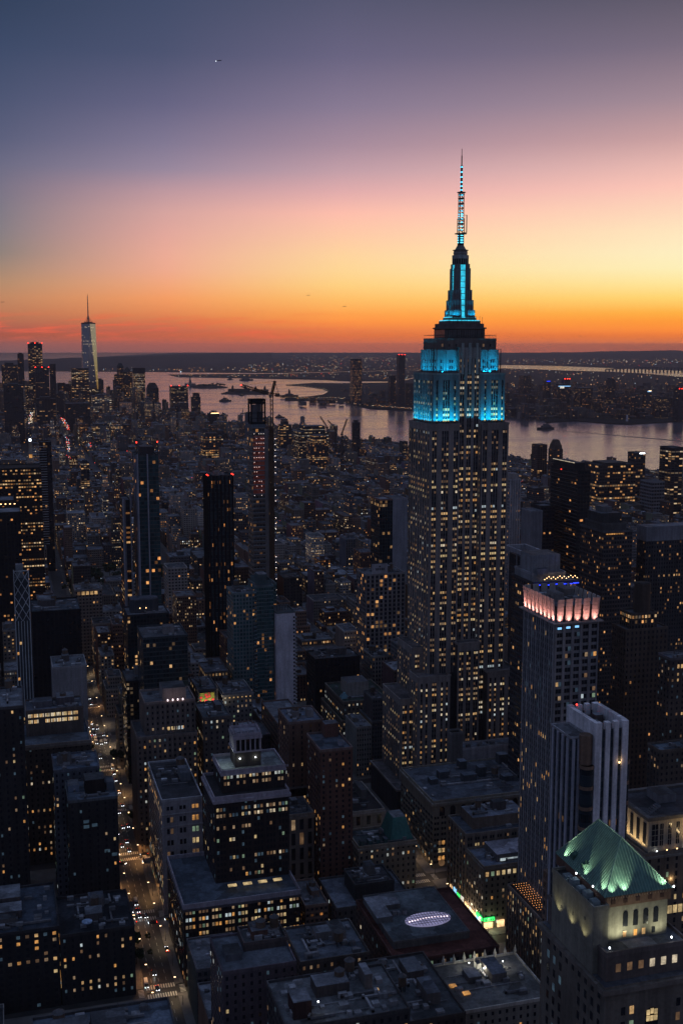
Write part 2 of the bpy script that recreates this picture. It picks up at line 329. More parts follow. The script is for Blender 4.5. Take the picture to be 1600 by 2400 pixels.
class B:
    def __init__(s, name, label, x, y, cat='building', group=None):
        s.o = (x, y, 0.0); s.root = empty(name, s.o, label, cat, group); s.name = name
        s.p = {}; s.multi = []; s.win = []; s.tiers = []; s.R = random.Random(name+str(round(x))+str(round(y)))
    def part(s, n, mats=('facade',)):
        if n not in s.p: s.p[n] = (MB(), mats)
        return s.p[n][0]
    def add(s, n, mb, mats=('facade',), parent=None): return mb.obj(n, parent or s.root, s.o, mats)
    def grid(s, face, a0, a1, pl, z0, z1, bay=4.0, n=1, ww=1.15, wh=1.6, gap=.5, fh=3.6, lit=.3, tones=None, base=2.0, top=1.2, skip=0, rows=None):
        R = s.R; tones = tuple(tones or (('window_warm', 3), ('window_amber', 2), ('window_gold', 2), ('window_pale', 2), ('window_cool', 1)))+(('window_soft', 4), ('window_white', 1), ('window_green', 1))
        bagt = [t for t, k in tones for _ in range(k)]
        nb = max(1, int((a1-a0)/bay+.3)); bw = (a1-a0)/nb
        nf = max(1, int((z1-z0-top-base*0)/fh))
        for fl in range(nf):
            zc = z1-top-fl*fh-wh*.5-.3
            if zc-wh/2 < z0+.4: continue
            pr = lit*.7*R.choice((.04, .1, .25, .5, 1.0, 2.0, 4.0)) if rows is None else rows.get(fl, lit*.6*R.choice((.1, .4, 1, 1.8)))
            ft = R.choice(bagt)
            for b_ in range(nb):
                c0 = a0+(b_+.5)*bw; bp = pr*R.choice((.5, .9, 1.2, 1.5))
                for k in range(n):
                    c = c0+(k-(n-1)/2)*(ww+gap)
                    x = R.random()
                    t = (ft if R.random() < .45 else R.choice(bagt)) if x < bp else ('window_dim' if x < bp*1.5 else ('window_teal' if R.random() < .06 else 'window_dark'))
                    p = (c, pl, zc) if face == 'N' else (pl, c, zc)
                    s.win.append((p, face, ww, wh, t))
    def tier(s, x0, x1, y0, y1, z0, z1, col, fac=None, roofc=None, par=1.1, parc=None, cor=None, pier=None, side=None):
        w = s.part('wall'); R = s.R; s.tiers.append((x0, x1, y0, y1, z0, z1)); HERO.append((x0, x1, y0, y1, z1, s.name))
        back = sty(3.4, 3.6, .42, .5, .12); st = None
        if isinstance(fac, tuple): st = fac; w.box(x0, x1, y0, y1, z0, z1, col, st, top=False)
        elif fac:
            w.wall((x0, y0), (x1, y0), z0, z1, col); w.wall((x0, y1), (x0, y0), z0, z1, col)
            w.wall((x1, y0), (x1, y1), z0, z1, col, back); w.wall((x1, y1), (x0, y1), z0, z1, col, back)
            kw = dict(fac); pr = kw.pop('pier', None)
            fs = kw.pop('faces', 'NE')
            e = kw.pop('E', {}); nn = kw.pop('N', {})
            if 'N' in fs: s.grid('N', x0, x1, y0, z0, z1, **{**kw, **nn})
            if 'E' in fs: s.grid('E', y0, y1, x0, z0, z1, **{**kw, **e})
            if pr:
                pc, pw, pd = pr; bay = kw.get('bay', 4)
                nb = max(1, int((x1-x0)/bay+.3)); bw = (x1-x0)/nb
                for i in range(nb+1):
                    c = x0+i*bw; a = max(x0, c-pw/2); b_ = min(x1, c+pw/2)
                    w.box(a, b_, y0-pd, y0-.002, z0, z1+.3, pc, None)
                nb = max(1, int((y1-y0)/bay+.3)); bw = (y1-y0)/nb
                for i in range(nb+1):
                    c = y0+i*bw; a = max(y0, c-pw/2); b_ = min(y1, c+pw/2)
                    w.box(x0-pd, x0-.002, a, b_, z0, z1+.3, pc, None)
        else: w.box(x0, x1, y0, y1, z0, z1, col, None, top=False)
        rc = tuple(q*.74 for q in roofc) if roofc else R.choice(ROOFC)
        q = MB(); q.face([(x0, y0, z1), (x1, y0, z1), (x1, y1, z1), (x0, y1, z1)], rc); s.multi.append(('roof', q))
        if par: q = MB(); s.multi.append(('parapet', q)); q.ring(x0-.15, x1+.15, y0-.15, y1+.15, z1-.4, z1+par, .55, parc or tuple(min(.6, c*1.25) for c in col))  # default parapet tone lighter than the wall, painting in its lit edge
        if cor:
            cc, hh, pj = cor; q = MB(); s.multi.append(('cornice', q)); q.ring(x0-pj, x1+pj, y0-pj, y1+pj, z1-.5-hh, z1-.45, pj+.2, cc)
    def bulk(s, x0, x1, y0, y1, z0, z1, col=None, name='bulkhead', roofc=None):
        mb = MB(); mb.box(x0, x1, y0, y1, z0, z1, col or s.R.choice(((.13, .125, .125), (.2, .19, .19), (.09, .08, .08))), None, topc=roofc or s.R.choice(ROOFC)); s.add(name, mb)
    def tank(s, x, y, z, r=2.0, h=4.2):
        mb = MB(); leg = 2.6
        for a in (pi/4, 3*pi/4, 5*pi/4, 7*pi/4): mb.bar((x+r*.7*cos(a), y+r*.7*sin(a), z), (x+r*.7*cos(a), y+r*.7*sin(a), z+leg), .3, (.04, .04, .04))
        mb.cyl(x, y, r, z+leg, z+leg+h, (.12, .09, .07), 12); t = s.add('water_tank', mb)
        mb = MB(); mb.cyl(x, y, r*1.12, z+leg+h, z+leg+h+1.5, (.10, .10, .105), 12, r2=0.05); s.add('tank_cap', mb, parent=t)
    def kit(s, x0, x1, y0, y1, z, tanks=1, units=5, bulk=1):
        R = s.R; w, d = x1-x0, y1-y0
        for _ in range(bulk):
            bw, bd = w*R.uniform(.18, .34), d*R.uniform(.2, .4); bx, by = x0+R.uniform(.1, .85)*(w-bw), y0+R.uniform(.25, .9)*(d-bd)
            s.bulk(bx, bx+bw, by, by+bd, z, z+R.uniform(3, 6))
        for _ in range(tanks): s.tank(x0+R.uniform(.15, .85)*w, y0+R.uniform(.3, .85)*d, z, R.uniform(1.7, 2.4))
        for _ in range(int(units*1.7)+3):
            mb = MB(); a, b_, h = R.uniform(1.2, 4), R.uniform(1.2, 3), R.uniform(.9, 2.2)
            ux, uy = x0+1+R.random()*max(.1, w-a-2), y0+1+R.random()*max(.1, d-b_-2); q = R.uniform(.09, .34)
            mb.box(ux, ux+a, uy, uy+b_, z, z+h, (q, q*1.02, q*1.08)); s.add('air_unit', mb)
        mb = MB()
        for _ in range(3):
            uy = y0+R.uniform(.1, .9)*d; mb.bar((x0+w*R.uniform(.05, .4), uy, z+.5), (x0+w*R.uniform(.5, .95), uy, z+.5), .35, (.2, .2, .21))
        s.add('roof_pipe', mb)
        for _ in range(2+units//4):
            mb = MB(); L = R.uniform(.2, .5); q = R.uniform(.12, .3)
            if R.random() < .5: ux, uy = x0+R.random()*w*(1-L), y0+R.uniform(.1, .85)*d; mb.box(ux, ux+w*L, uy, uy+.9, z+.3, z+1.3, (q, q, q*1.05)); mb.box(ux, ux+.9, uy, uy+.9, z, z+2.0, (q, q, q*1.05))
            else: ux, uy = x0+R.uniform(.1, .85)*w, y0+R.random()*d*(1-L); mb.box(ux, ux+.9, uy, uy+d*L, z+.3, z+1.3, (q, q, q*1.05)); mb.box(ux, ux+.9, uy, uy+.9, z, z+2.0, (q, q, q*1.05))
            s.add('roof_duct', mb)
        mb = MB(); ux, uy = x0+R.uniform(.1, .9)*w, y0+R.uniform(.2, .9)*d; mb.bar((ux, uy, z), (ux, uy, z+R.uniform(3, 6)), .16, (.1, .1, .1)); s.add('roof_aerial', mb)
    def split(s, n, mb, k, mats=('facade',), parent=None):
        """one child per piece; k = faces in each piece (a number, or a list whose last entry repeats)"""
        k = list(k) if isinstance(k, (list, tuple)) else [k]; i = 0; j = 0
        while i < len(mb.f):
            c = k[min(j, len(k)-1)]; q = MB()
            for t in range(i, min(i+c, len(mb.f))):
                a = len(q.v); idx = mb.f[t]; q.v += [mb.v[w] for w in idx]; q.f.append(tuple(range(a, a+len(idx)))); q.uv += [(0, 0)]*len(idx); q.c.append(mb.c[t]); q.s.append(mb.s[t]); q.mi.append(0)
            s.add(n, q, mats, parent); i += c; j += 1
    def done(s):
        for n, mb in s.multi: s.add(n, mb)
        for n, (mb, mats) in s.p.items():
            if mb.f: s.add(n, mb, mats)
        if s.win:
            def rank(w):
                p = prj(*w[0]); inn = -20 < p[0] < 1620 and -20 < p[1] < 2420
                return (0 if inn else 1, 0 if w[4] not in ('window_dark', 'window_dim', 'window_teal') else 1, p[2], s.R.random())
            ws = sorted(s.win, key=rank)
            for w in ws[:100]:
                ob = bpy.data.objects.new('window', window_mesh(w[1], w[2], w[3], w[4])); COL.objects.link(ob)
                ob.parent = s.root; ob.location = Vector(w[0])-Vector(s.o)
            if len(ws) > 100:
                mats = sorted({w[4] for w in ws[100:]}); mb = MB()
                for (p, f, w, h, t) in ws[100:]:
                    i = mats.index(t); w, h = w/2, h/2
                    if f == 'N': mb.box(p[0]-w, p[0]+w, p[1]-.12, p[1]+.02, p[2]-h, p[2]+h, m=i, bot=True)
                    else: mb.box(p[0]-.12, p[0]+.02, p[1]-w, p[1]+w, p[2]-h, p[2]+h, m=i, bot=True)
                tag(mb.obj('windows', s.root, s.o, tuple(mats)), kind='stuff')
        for t in s.tiers: PAINT.append((s.root.name, t))
        return s
# ------------------------------------------------------------------ the floodlit tower
def stick(mb, x, y, z0, z1, w, col=(.03, .032, .036)): mb.box(x-w/2, x+w/2, y-w/2, y+w/2, z0, z1, col)
def empire():
    b = B('skyscraper', 'tallest limestone skyscraper, crown floodlit cyan, with a long lit antenna', 306, 756)
    LS, SP = (.235, .215, .205), (.062, .06, .064)
    R = b.R
    w = b.part('wall')
    LT_ = (.15, .15, .16)
    def bayface(face, a0, a1, pl, z0, z1, groups, ww=1.2, gap=.52, fh=3.68, wh=1.6, lit=.44, arch=False, tones=None, top=4.5, low=0, LS=LS, SP=SP):
        tones = tones or (['window_warm']*4+['window_gold']*4+['window_pale']*2+['window_amber']*2+['window_soft']*5+['window_cool'])
        L = a1-a0; ext = []
        for (c, n) in groups:
            c = a0+c*L; hw = (n*ww+(n-1)*gap)/2+.12; ext.append((c-hw, c+hw, c, n))
        edge = a0; pd = .55
        for e in ext+[(a1, a1, 0, 0)]:
            if e[0]-edge > .15:
                if face == 'N': w.box(edge, e[0], pl-pd, pl-.002, z0, z1, LS)
                else: w.box(pl-pd, pl-.002, edge, e[0], z0, z1, LS)
            edge = e[1]
        for e in ext:     # parapet stone over each window strip, mullions within
            if face == 'N': w.box(e[0]+.003, e[1]-.003, pl-pd+.1, pl-.002, z1-top+.6, z1, LS)
            else: w.box(pl-pd+.1, pl-.002, e[0]+.003, e[1]-.003, z1-top+.6, z1, LS)
            for k in range(e[3]-1):
                m = e[2]+(k-(e[3]-2)/2)*(ww+gap)
                if face == 'N': w.box(m-gap*.33, m+gap*.33, pl-.28, pl-.002, z0, z1-top+.6, (.22, .215, .21))
                else: w.box(pl-.28, pl-.002, m-gap*.33, m+gap*.33, z0, z1-top+.6, (.22, .215, .21))
        nf = int((z1-top-z0)/fh)
        for fl in range(nf):
            zc = z1-top-fl*fh-wh/2
            if zc-wh/2 < z0+low: continue
            fr = random.Random(int(zc*7)+(0 if face == 'N' else 991)); pf = lit*fr.choice((.12, .3, .8, 1.2, 1.6, 1.9)); ft = fr.choice(tones)
            for e in ext:
                pb = pf*R.choice((.55, 1, 1.15, 1.25))
                for k in range(e[3]):
                    c = e[2]+(k-(e[3]-1)/2)*(ww+gap); x = R.random()
                    t = (ft if R.random() < .75 else R.choice(tones)) if x < pb else ('window_dim' if x < pb+.25 else 'window_dark')
                    b.win.append(((c, pl, zc) if face == 'N' else (pl, c, zc), face, ww, wh, t))
    WING = ((.13, 2), (.50, 3), (.87, 2)); LOW6 = ((.10, 1), (.26, 1), (.50, 2), (.74, 1), (.90, 1)); E9 = tuple(((i+.5)/9, 2) for i in range(9))
    def blk(x0, x1, y0, y1, z0, z1, roof=(.10, .095, .10), cap=True):
        w.box(x0, x1, y0, y1, z0, z1, SP, None, top=False); b.tiers.append((x0, x1, y0, y1, z0, z1)); HERO.append((x0, x1, y0, y1, z1, 'skyscraper'))
        b.part('roof').face([(x0, y0, z1), (x1, y0, z1), (x1, y1, z1), (x0, y1, z1)], roof)
        if cap: q = MB(); b.multi.append(('parapet', q)); q.ring(x0-.6, x1+.6, y0-.6, y1+.6, z1-.3, z1+1.0, .7, LS)
    # shaft
    blk(277.5, 298.5, 735, 777, 0, 269); blk(314.5, 334.5, 735, 777, 0, 269); blk(298.5, 314.5, 738.5, 775, 0, 321, cap=False)
    bayface('N', 277.5, 298.5, 735, 96, 269, WING); bayface('N', 314.5, 334.5, 735, 60, 269, WING)
    bayface('E', 735, 777, 277.5, 78, 269, E9, lit=.30, ww=1.1)
    bayface('N', 298.5, 314.5, 738.5, 117, 321, ((.17, 2), (.5, 2), (.83, 2)), top=8)
    bayface('E', 735.6, 738.4, 314.5, 60, 269, ((.5, 1),), lit=.5)
    # tier with the lower band of floodlight
    blk(280, 298.5, 738.2, 775, 269, 303); blk(314.5, 332.5, 738.2, 775, 269, 303)
    bayface('N', 280, 298.5, 738.2, 269, 303, ((.16, 1), (.52, 3), (.86, 1)), low=2, LS=LT_); bayface('N', 314.5, 332.5, 738.2, 269, 303, ((.2, 1), (.58, 3), (.90, 1)), low=2, LS=LT_)
    bayface('E', 738.2, 775, 280, 269, 303, tuple(((i+.5)/8, 2) for i in range(8)), lit=.36, ww=1.1, low=2, LS=LT_)
    # upper floodlit tier and the plain band over it
    for x0, x1 in ((283.5, 298.5), (314.5, 328.5)):
        w.box(x0, x1, 741, 770, 303, 319.5, LT_, None, top=True, topc=(.1, .1, .1)); b.tiers.append((x0, x1, 741, 770, 303, 319.5))
        for fx_ in (.04, .36, .50, .88): xx = x0+fx_*(x1-x0); w.box(xx-.55, xx+.55, 740.55, 740.998, 303, 319.2, LT_)
        for c, k in ((.22, 1), (.70, 2)):
            for zc in (307.5, 311.6):
                for q in range(k): b.win.append(((x0+c*(x1-x0)+(q-(k-1)/2)*1.7, 741, zc), 'N', 1.25, 1.9, 'window_dark'))
    for i in range(6):
        yy = 743.5+i*4.8
        for zc in (307.5, 311.6): b.win.append(((283.5, yy, zc), 'E', 1.3, 2.0, 'window_dark'))
        w.box(283.05, 283.498, yy+1.4, yy+3.2, 303, 319.5, LT_)
    w.box(284.3, 327.5, 742.2, 769, 319.5, 327.2, (.13, .12, .115), None, topc=(.1, .1, .1))
    for i in range(8): b.win.append(((288+i*5, 742.2, 322.5), 'N', 1.2, 1.9, 'window_dim' if i % 3 == 0 else 'window_dark'))
    for xx in (301.2, 306.5, 311.8): w.box(xx-.9, xx+.9, 737.7, 738.498, 303, 324, (.26, .25, .24))
    fence = MB(); fence.ring(284.5, 327.3, 742.4, 768.8, 329.2, 329.5, .15, (.05, .05, .05))
    for i in range(44):
        fx = 284.5+i*(42.8/43); fence.bar((fx, 742.45, 327.2), (fx, 742.45, 329.3), .12, (.05, .05, .05))
    b.add('deck_fence', fence)
    d = b.part('observation_deck'); GL = sty(1.6, 5, .8, .8, .03, .1, (.03, .03, .035), .4)
    d.box(291, 320.5, 746, 766, 327.2, 333.6, (.07, .07, .075), GL); d.box(290.2, 321.4, 745.2, 766.8, 333.6, 334.6, (.13, .125, .125), bot=True)
    d.box(291.6, 320, 746.6, 766.2, 334.6, 337.2, (.11, .105, .11)); d.box(293.6, 318, 748, 764, 337.2, 339.0, (.13, .13, .135)); d.box(296, 315.6, 749.6, 762.4, 339.6, 341.2, (.13, .13, .135))
    c = MB()
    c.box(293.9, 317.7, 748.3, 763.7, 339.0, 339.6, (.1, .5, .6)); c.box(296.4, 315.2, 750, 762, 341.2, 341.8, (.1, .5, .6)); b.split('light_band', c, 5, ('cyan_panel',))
    # mooring mast
    cx, cy = 305.8, 756.0; m = b.part('mast'); MS = (.13, .13, .14)
    m.box(cx-4.3, cx+4.3, cy-4.3, cy+4.3, 341.2, 377.5, (.06, .065, .075))
    for z0, z1, h in ((341.2, 346.4, 8.0), (346.4, 353.1, 7.2), (353.1, 360.0, 6.4), (360.0, 374.5, 5.5), (374.5, 377.5, 5.0)):
        for sx in (-1, 1):
            for sy in (-1, 1):
                xa, xb = sorted((cx+sx*1.75, cx+sx*h)); ya, yb = sorted((cy+sy*1.75, cy+sy*h)); m.box(xa, xb, ya, yb, z0, z1, MS)
                for q in range(3):      # fluted edges of the wings
                    f = 1.75+(h-1.75)*(q+.5)/3; o = cx+sx*f
                    m.box(o-.22, o+.22, min(cy+sy*h, cy+sy*(h+.16)), max(cy+sy*h, cy+sy*(h+.16)), z0, z1-.3, (.25, .25, .26))
                    o = cy+sy*f; m.box(min(cx+sx*h, cx+sx*(h+.16)), max(cx+sx*h, cx+sx*(h+.16)), o-.22, o+.22, z0, z1-.3, (.25, .25, .26))
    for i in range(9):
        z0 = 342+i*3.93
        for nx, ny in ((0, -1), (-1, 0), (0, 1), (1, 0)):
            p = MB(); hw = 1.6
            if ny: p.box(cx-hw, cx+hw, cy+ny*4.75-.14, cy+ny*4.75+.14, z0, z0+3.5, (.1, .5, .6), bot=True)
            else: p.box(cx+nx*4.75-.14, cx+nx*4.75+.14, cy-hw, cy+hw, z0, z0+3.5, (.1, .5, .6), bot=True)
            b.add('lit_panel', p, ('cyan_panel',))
    fr = MB()
    for o in (-.85, 0, .85):
        fr.box(cx+o-.08, cx+o+.08, cy-4.97, cy-4.9, 342, 377.3, (.03, .05, .07)); fr.box(cx-4.97, cx-4.9, cy+o-.08, cy+o+.08, 342, 377.3, (.03, .05, .07))
    b.add('panel_frame', fr)
    t = b.part('mast_top')
    t.cyl(cx, cy, 5.3, 377.5, 381.0, (.04, .042, .05), 20)
    for i in range(20): t.bar((cx+5.4*cos(i*pi/10), cy+5.4*sin(i*pi/10), 377.5), (cx+5.4*cos(i*pi/10), cy+5.4*sin(i*pi/10), 381), .35, (.2, .2, .2))
    t.cyl(cx, cy, 5.7, 381.0, 383.4, (.27, .265, .27), 20); t.cyl(cx, cy, 4.7, 383.4, 386.6, (.2, .19, .19), 20); t.cyl(cx, cy, 4.95, 384.6, 385.3, (.27, .265, .27), 20)
    t.cyl(cx, cy, 5.4, 386.6, 387.0, (.1, .1, .1), 20); t.cyl(cx, cy, 4.0, 387.0, 390.2, (.17, .165, .165), 20, r2=2.1)
    a = b.part('antenna'); DK = (.03, .033, .04)
    stick(a, cx, cy, 390, 397.6, 3.4, DK)
    for q in range(5): a.cyl(cx, cy, 2.3, 390.8+q*1.5, 391.2+q*1.5, DK, 10)
    a.cyl(cx, cy, 4.2, 397.6, 398.1, DK, 14)
    for h, z0, z1 in ((1.75, 398, 408), (1.35, 408, 425)):
        for sx in (-1, 1):
            for sy in (-1, 1): stick(a, cx+sx*h, cy+sy*h, z0, z1, .42, DK)
        k = int((z1-z0)/1.7)
        for q in range(k+1):
            z = z0+q*(z1-z0)/k; a.ring(cx-h, cx+h, cy-h, cy+h, z-.12, z+.12, .3, DK)
            if q < k:
                zz = z0+(q+1)*(z1-z0)/k; sg = 1 if q % 2 else -1
                a.bar((cx-h*sg, cy-h, z), (cx+h*sg, cy-h, zz), .22, DK); a.bar((cx-h, cy+h*sg, z), (cx-h, cy-h*sg, zz), .22, DK)
    for z in (404.5, 407, 417.5, 421, 423.8): a.cyl(cx, cy, 2.3 if z > 410 else 2.5, z, z+.35, DK, 10)
    a.cyl(cx, cy, 2.9, 425, 425.5, DK, 12); stick(a, cx, cy, 425.5, 442.5, 1.15, DK); stick(a, cx, cy, 442.5, 449.5, .6, DK); stick(a, cx, cy, 449.5, 454, .3, DK)
    a.cyl(cx, cy, 1.0, 442.3, 442.8, DK, 8)
    a.bar((cx+3.6, cy-1.5, 398.6), (cx+3.6, cy-1.5, 410.4), .5, DK); a.bar((cx+1.5, cy-1.5, 410.2), (cx+3.6, cy-1.5, 410.2), .22, DK); a.bar((cx+1, cy-1.5, 398.6), (cx+3.6, cy-1.5, 398.6), .4, DK)
    for z in [391.6+1.6*q for q in range(4)]+[400, 402.4, 405, 407.3, 409, 410.4, 412.6, 416, 419.5, 423]+[426.5, 429, 431.7, 435, 438.3, 441.6]:
        p = MB(); h = 1.0 if z < 398 else (.75 if z < 425 else .45); o = 1.85 if z < 398 else (1.5 if z < 412 else (1.2 if z < 425 else .62))
        p.box(cx-h, cx+h, cy-o-.12, cy-o, z, z+.75, bot=True); p.box(cx-o-.12, cx-o, cy-h*.6, cy+h*.6, z, z+.75, bot=True); b.add('beacon', p, ('cyan_lamp',))
    # lower blocks
    blk(297.3, 313.7, 730, 738.4, 0, 117); bayface('N', 297.3, 313.7, 730, 20, 117, ((.17, 2), (.5, 2), (.83, 2)), lit=.48, top=6)
    for q in range(3): w.cyl(297.3+16.4*(.17+.33*q), 729.75, 1.6, 111.4, 112.0, (.05, .05, .05), 12)
    blk(269.5, 277.4, 745, 776, 0, 112); bayface('N', 269.5, 277.4, 745, 96, 112, ((.45, 2),), lit=.8); bayface('E', 745, 776, 269.5, 70, 112, tuple(((i+.5)/7, 2) for i in range(7)), lit=.32, ww=1.1)
    blk(267.5, 290.8, 727, 744.9, 0, 96); bayface('N', 267.5, 290.8, 727, 20, 96, LOW6, lit=.42); bayface('E', 727, 744.9, 267.5, 20, 96, tuple(((i+.5)/4, 2) for i in range(4)), lit=.32, ww=1.1)
    blk(318.8, 341.2, 727, 757, 0, 96); bayface('N', 318.8, 341.2, 727, 20, 96, LOW6, lit=.45)
    blk(341.3, 348, 736, 760, 0, 70); bayface('N', 341.3, 348, 736, 20, 70, ((.5, 1),), lit=.45)
    blk(334.6, 344, 750, 780, 0, 114); bayface('N', 334.6, 344, 750, 96, 114, ((.5, 1),), lit=.45)
    blk(258.5, 269.4, 738, 776, 0, 78); bayface('N', 258.5, 269.4, 738, 15, 78, ((.28, 2), (.75, 2)), lit=.5); bayface('E', 738, 776, 258.5, 15, 78, tuple(((i+.5)/9, 2) for i in range(9)), lit=.34, ww=1.1)
    blk(250, 352, 719, 778, 0, 20)
    # side aerials
    for xx, z0, z1 in ((330.8, 303.5, 319.8), (281.6, 305, 320.5)):
        q = MB(); yy = 742
        q.bar((xx, yy, z0), (xx, yy, z1), .5, DK); q.bar((xx-1.6, yy, z0), (xx-1.6, yy, z1), .25, DK)
        for z in (z0, (z0+z1)/2, z1): q.bar((xx-2.4, yy, z), (xx, yy, z), .25, DK)
        b.add('side_aerial', q)
    for i in range(12):
        q = MB(); xx = 291.5+R.random()*28; q.bar((xx, 746.9, 337.2), (xx, 746.9, 339+R.random()*3.5), .18, DK); b.add('whip_aerial', q)
    for (xx, zz, r) in ((317.5, 304.6, .9), (319.6, 306.4, .8), (319.2, 304.2, .6), (321.6, 305.1, .9), (287, 304.4, .8)):
        q = MB(); q.disc((xx, 739.4, zz), 'N', r, .3); q.bar((xx, 739.5, zz), (xx, 740.8, zz), .2); b.add('dish', q, ('pale_metal',))
    # floodlights on the ledges (fixtures that are seen, each with its own lamp)
    def flood(x0, x1, y0, y1, z, aim, e, col=(0.0, .56, 1.0), narrow=100):
        cxx, cyy = (x0+x1)/2, (y0+y1)/2; L = max(x1-x0, y1-y0)
        q = MB(); q.box(x0, x1, y0, y1, z-.35, z-.1, (.1, .1, .1)); f = b.add('floodlight', q, ('black_metal',))
        l = lamp('AREA', b.root, (cxx, cyy, z), b.o, e, col, shape='RECTANGLE', size=.5, size_y=.5, spread=radians(narrow), aim=(cxx+aim[0], cyy+aim[1], z+aim[2]))
        if x1-x0 > y1-y0: l.data.size, l.data.size_y = L, .4
        else: l.data.size, l.data.size_y = .4, L
        l.rotation_euler = (0, 0, 0)
        zax = -Vector(aim).normalized(); xax = Vector((1, 0, 0)) if x1-x0 > y1-y0 else Vector((0, 1, 0)); yax = zax.cross(xax).normalized(); xx_ = yax.cross(zax)
        if not x1-x0 > y1-y0: xx_, yax = yax, -xx_
        Mx = Matrix((xx_, yax, zax)).transposed().to_4x4(); Mx.translation = l.location.copy(); l.matrix_local = Mx
    for z, x0, x1, x2, x3, yn, ye0, ye1, xe, e in ((271.0, 280.5, 298, 315, 332.3, 736.0, 739, 775, 278.3, 1.0), (304.6, 284, 298, 315.5, 328, 738.7, 742, 769.5, 281.4, .62)):
        for a, c in ((x0, x1), (x2, x3)):
            flood(a, c, yn, yn+.3, z, (0, .40, 1), 2600*e)
            flood(a, c, yn-.5, yn-.2, z, (0, .13, 1), 1900*e, narrow=52)
        flood(xe, xe+.3, ye0, ye1, z, (.40, 0, 1), 3500*e); flood(xe-.5, xe-.2, ye0, ye1, z, (.13, 0, 1), 2700*e, narrow=52)
    flood(305, 309, 735.8, 736.0, 271.0, (0, .3, 1), 240, narrow=60)
    for a, c in ((297, 302.5), (309, 315)): flood(a, c, 747.0, 747.2, 342.0, (0, .22, 1), 420, narrow=80)
    flood(296.6, 296.9, 749, 762, 342.0, (.22, 0, 1), 700, narrow=80)
    return b.done()
empire()

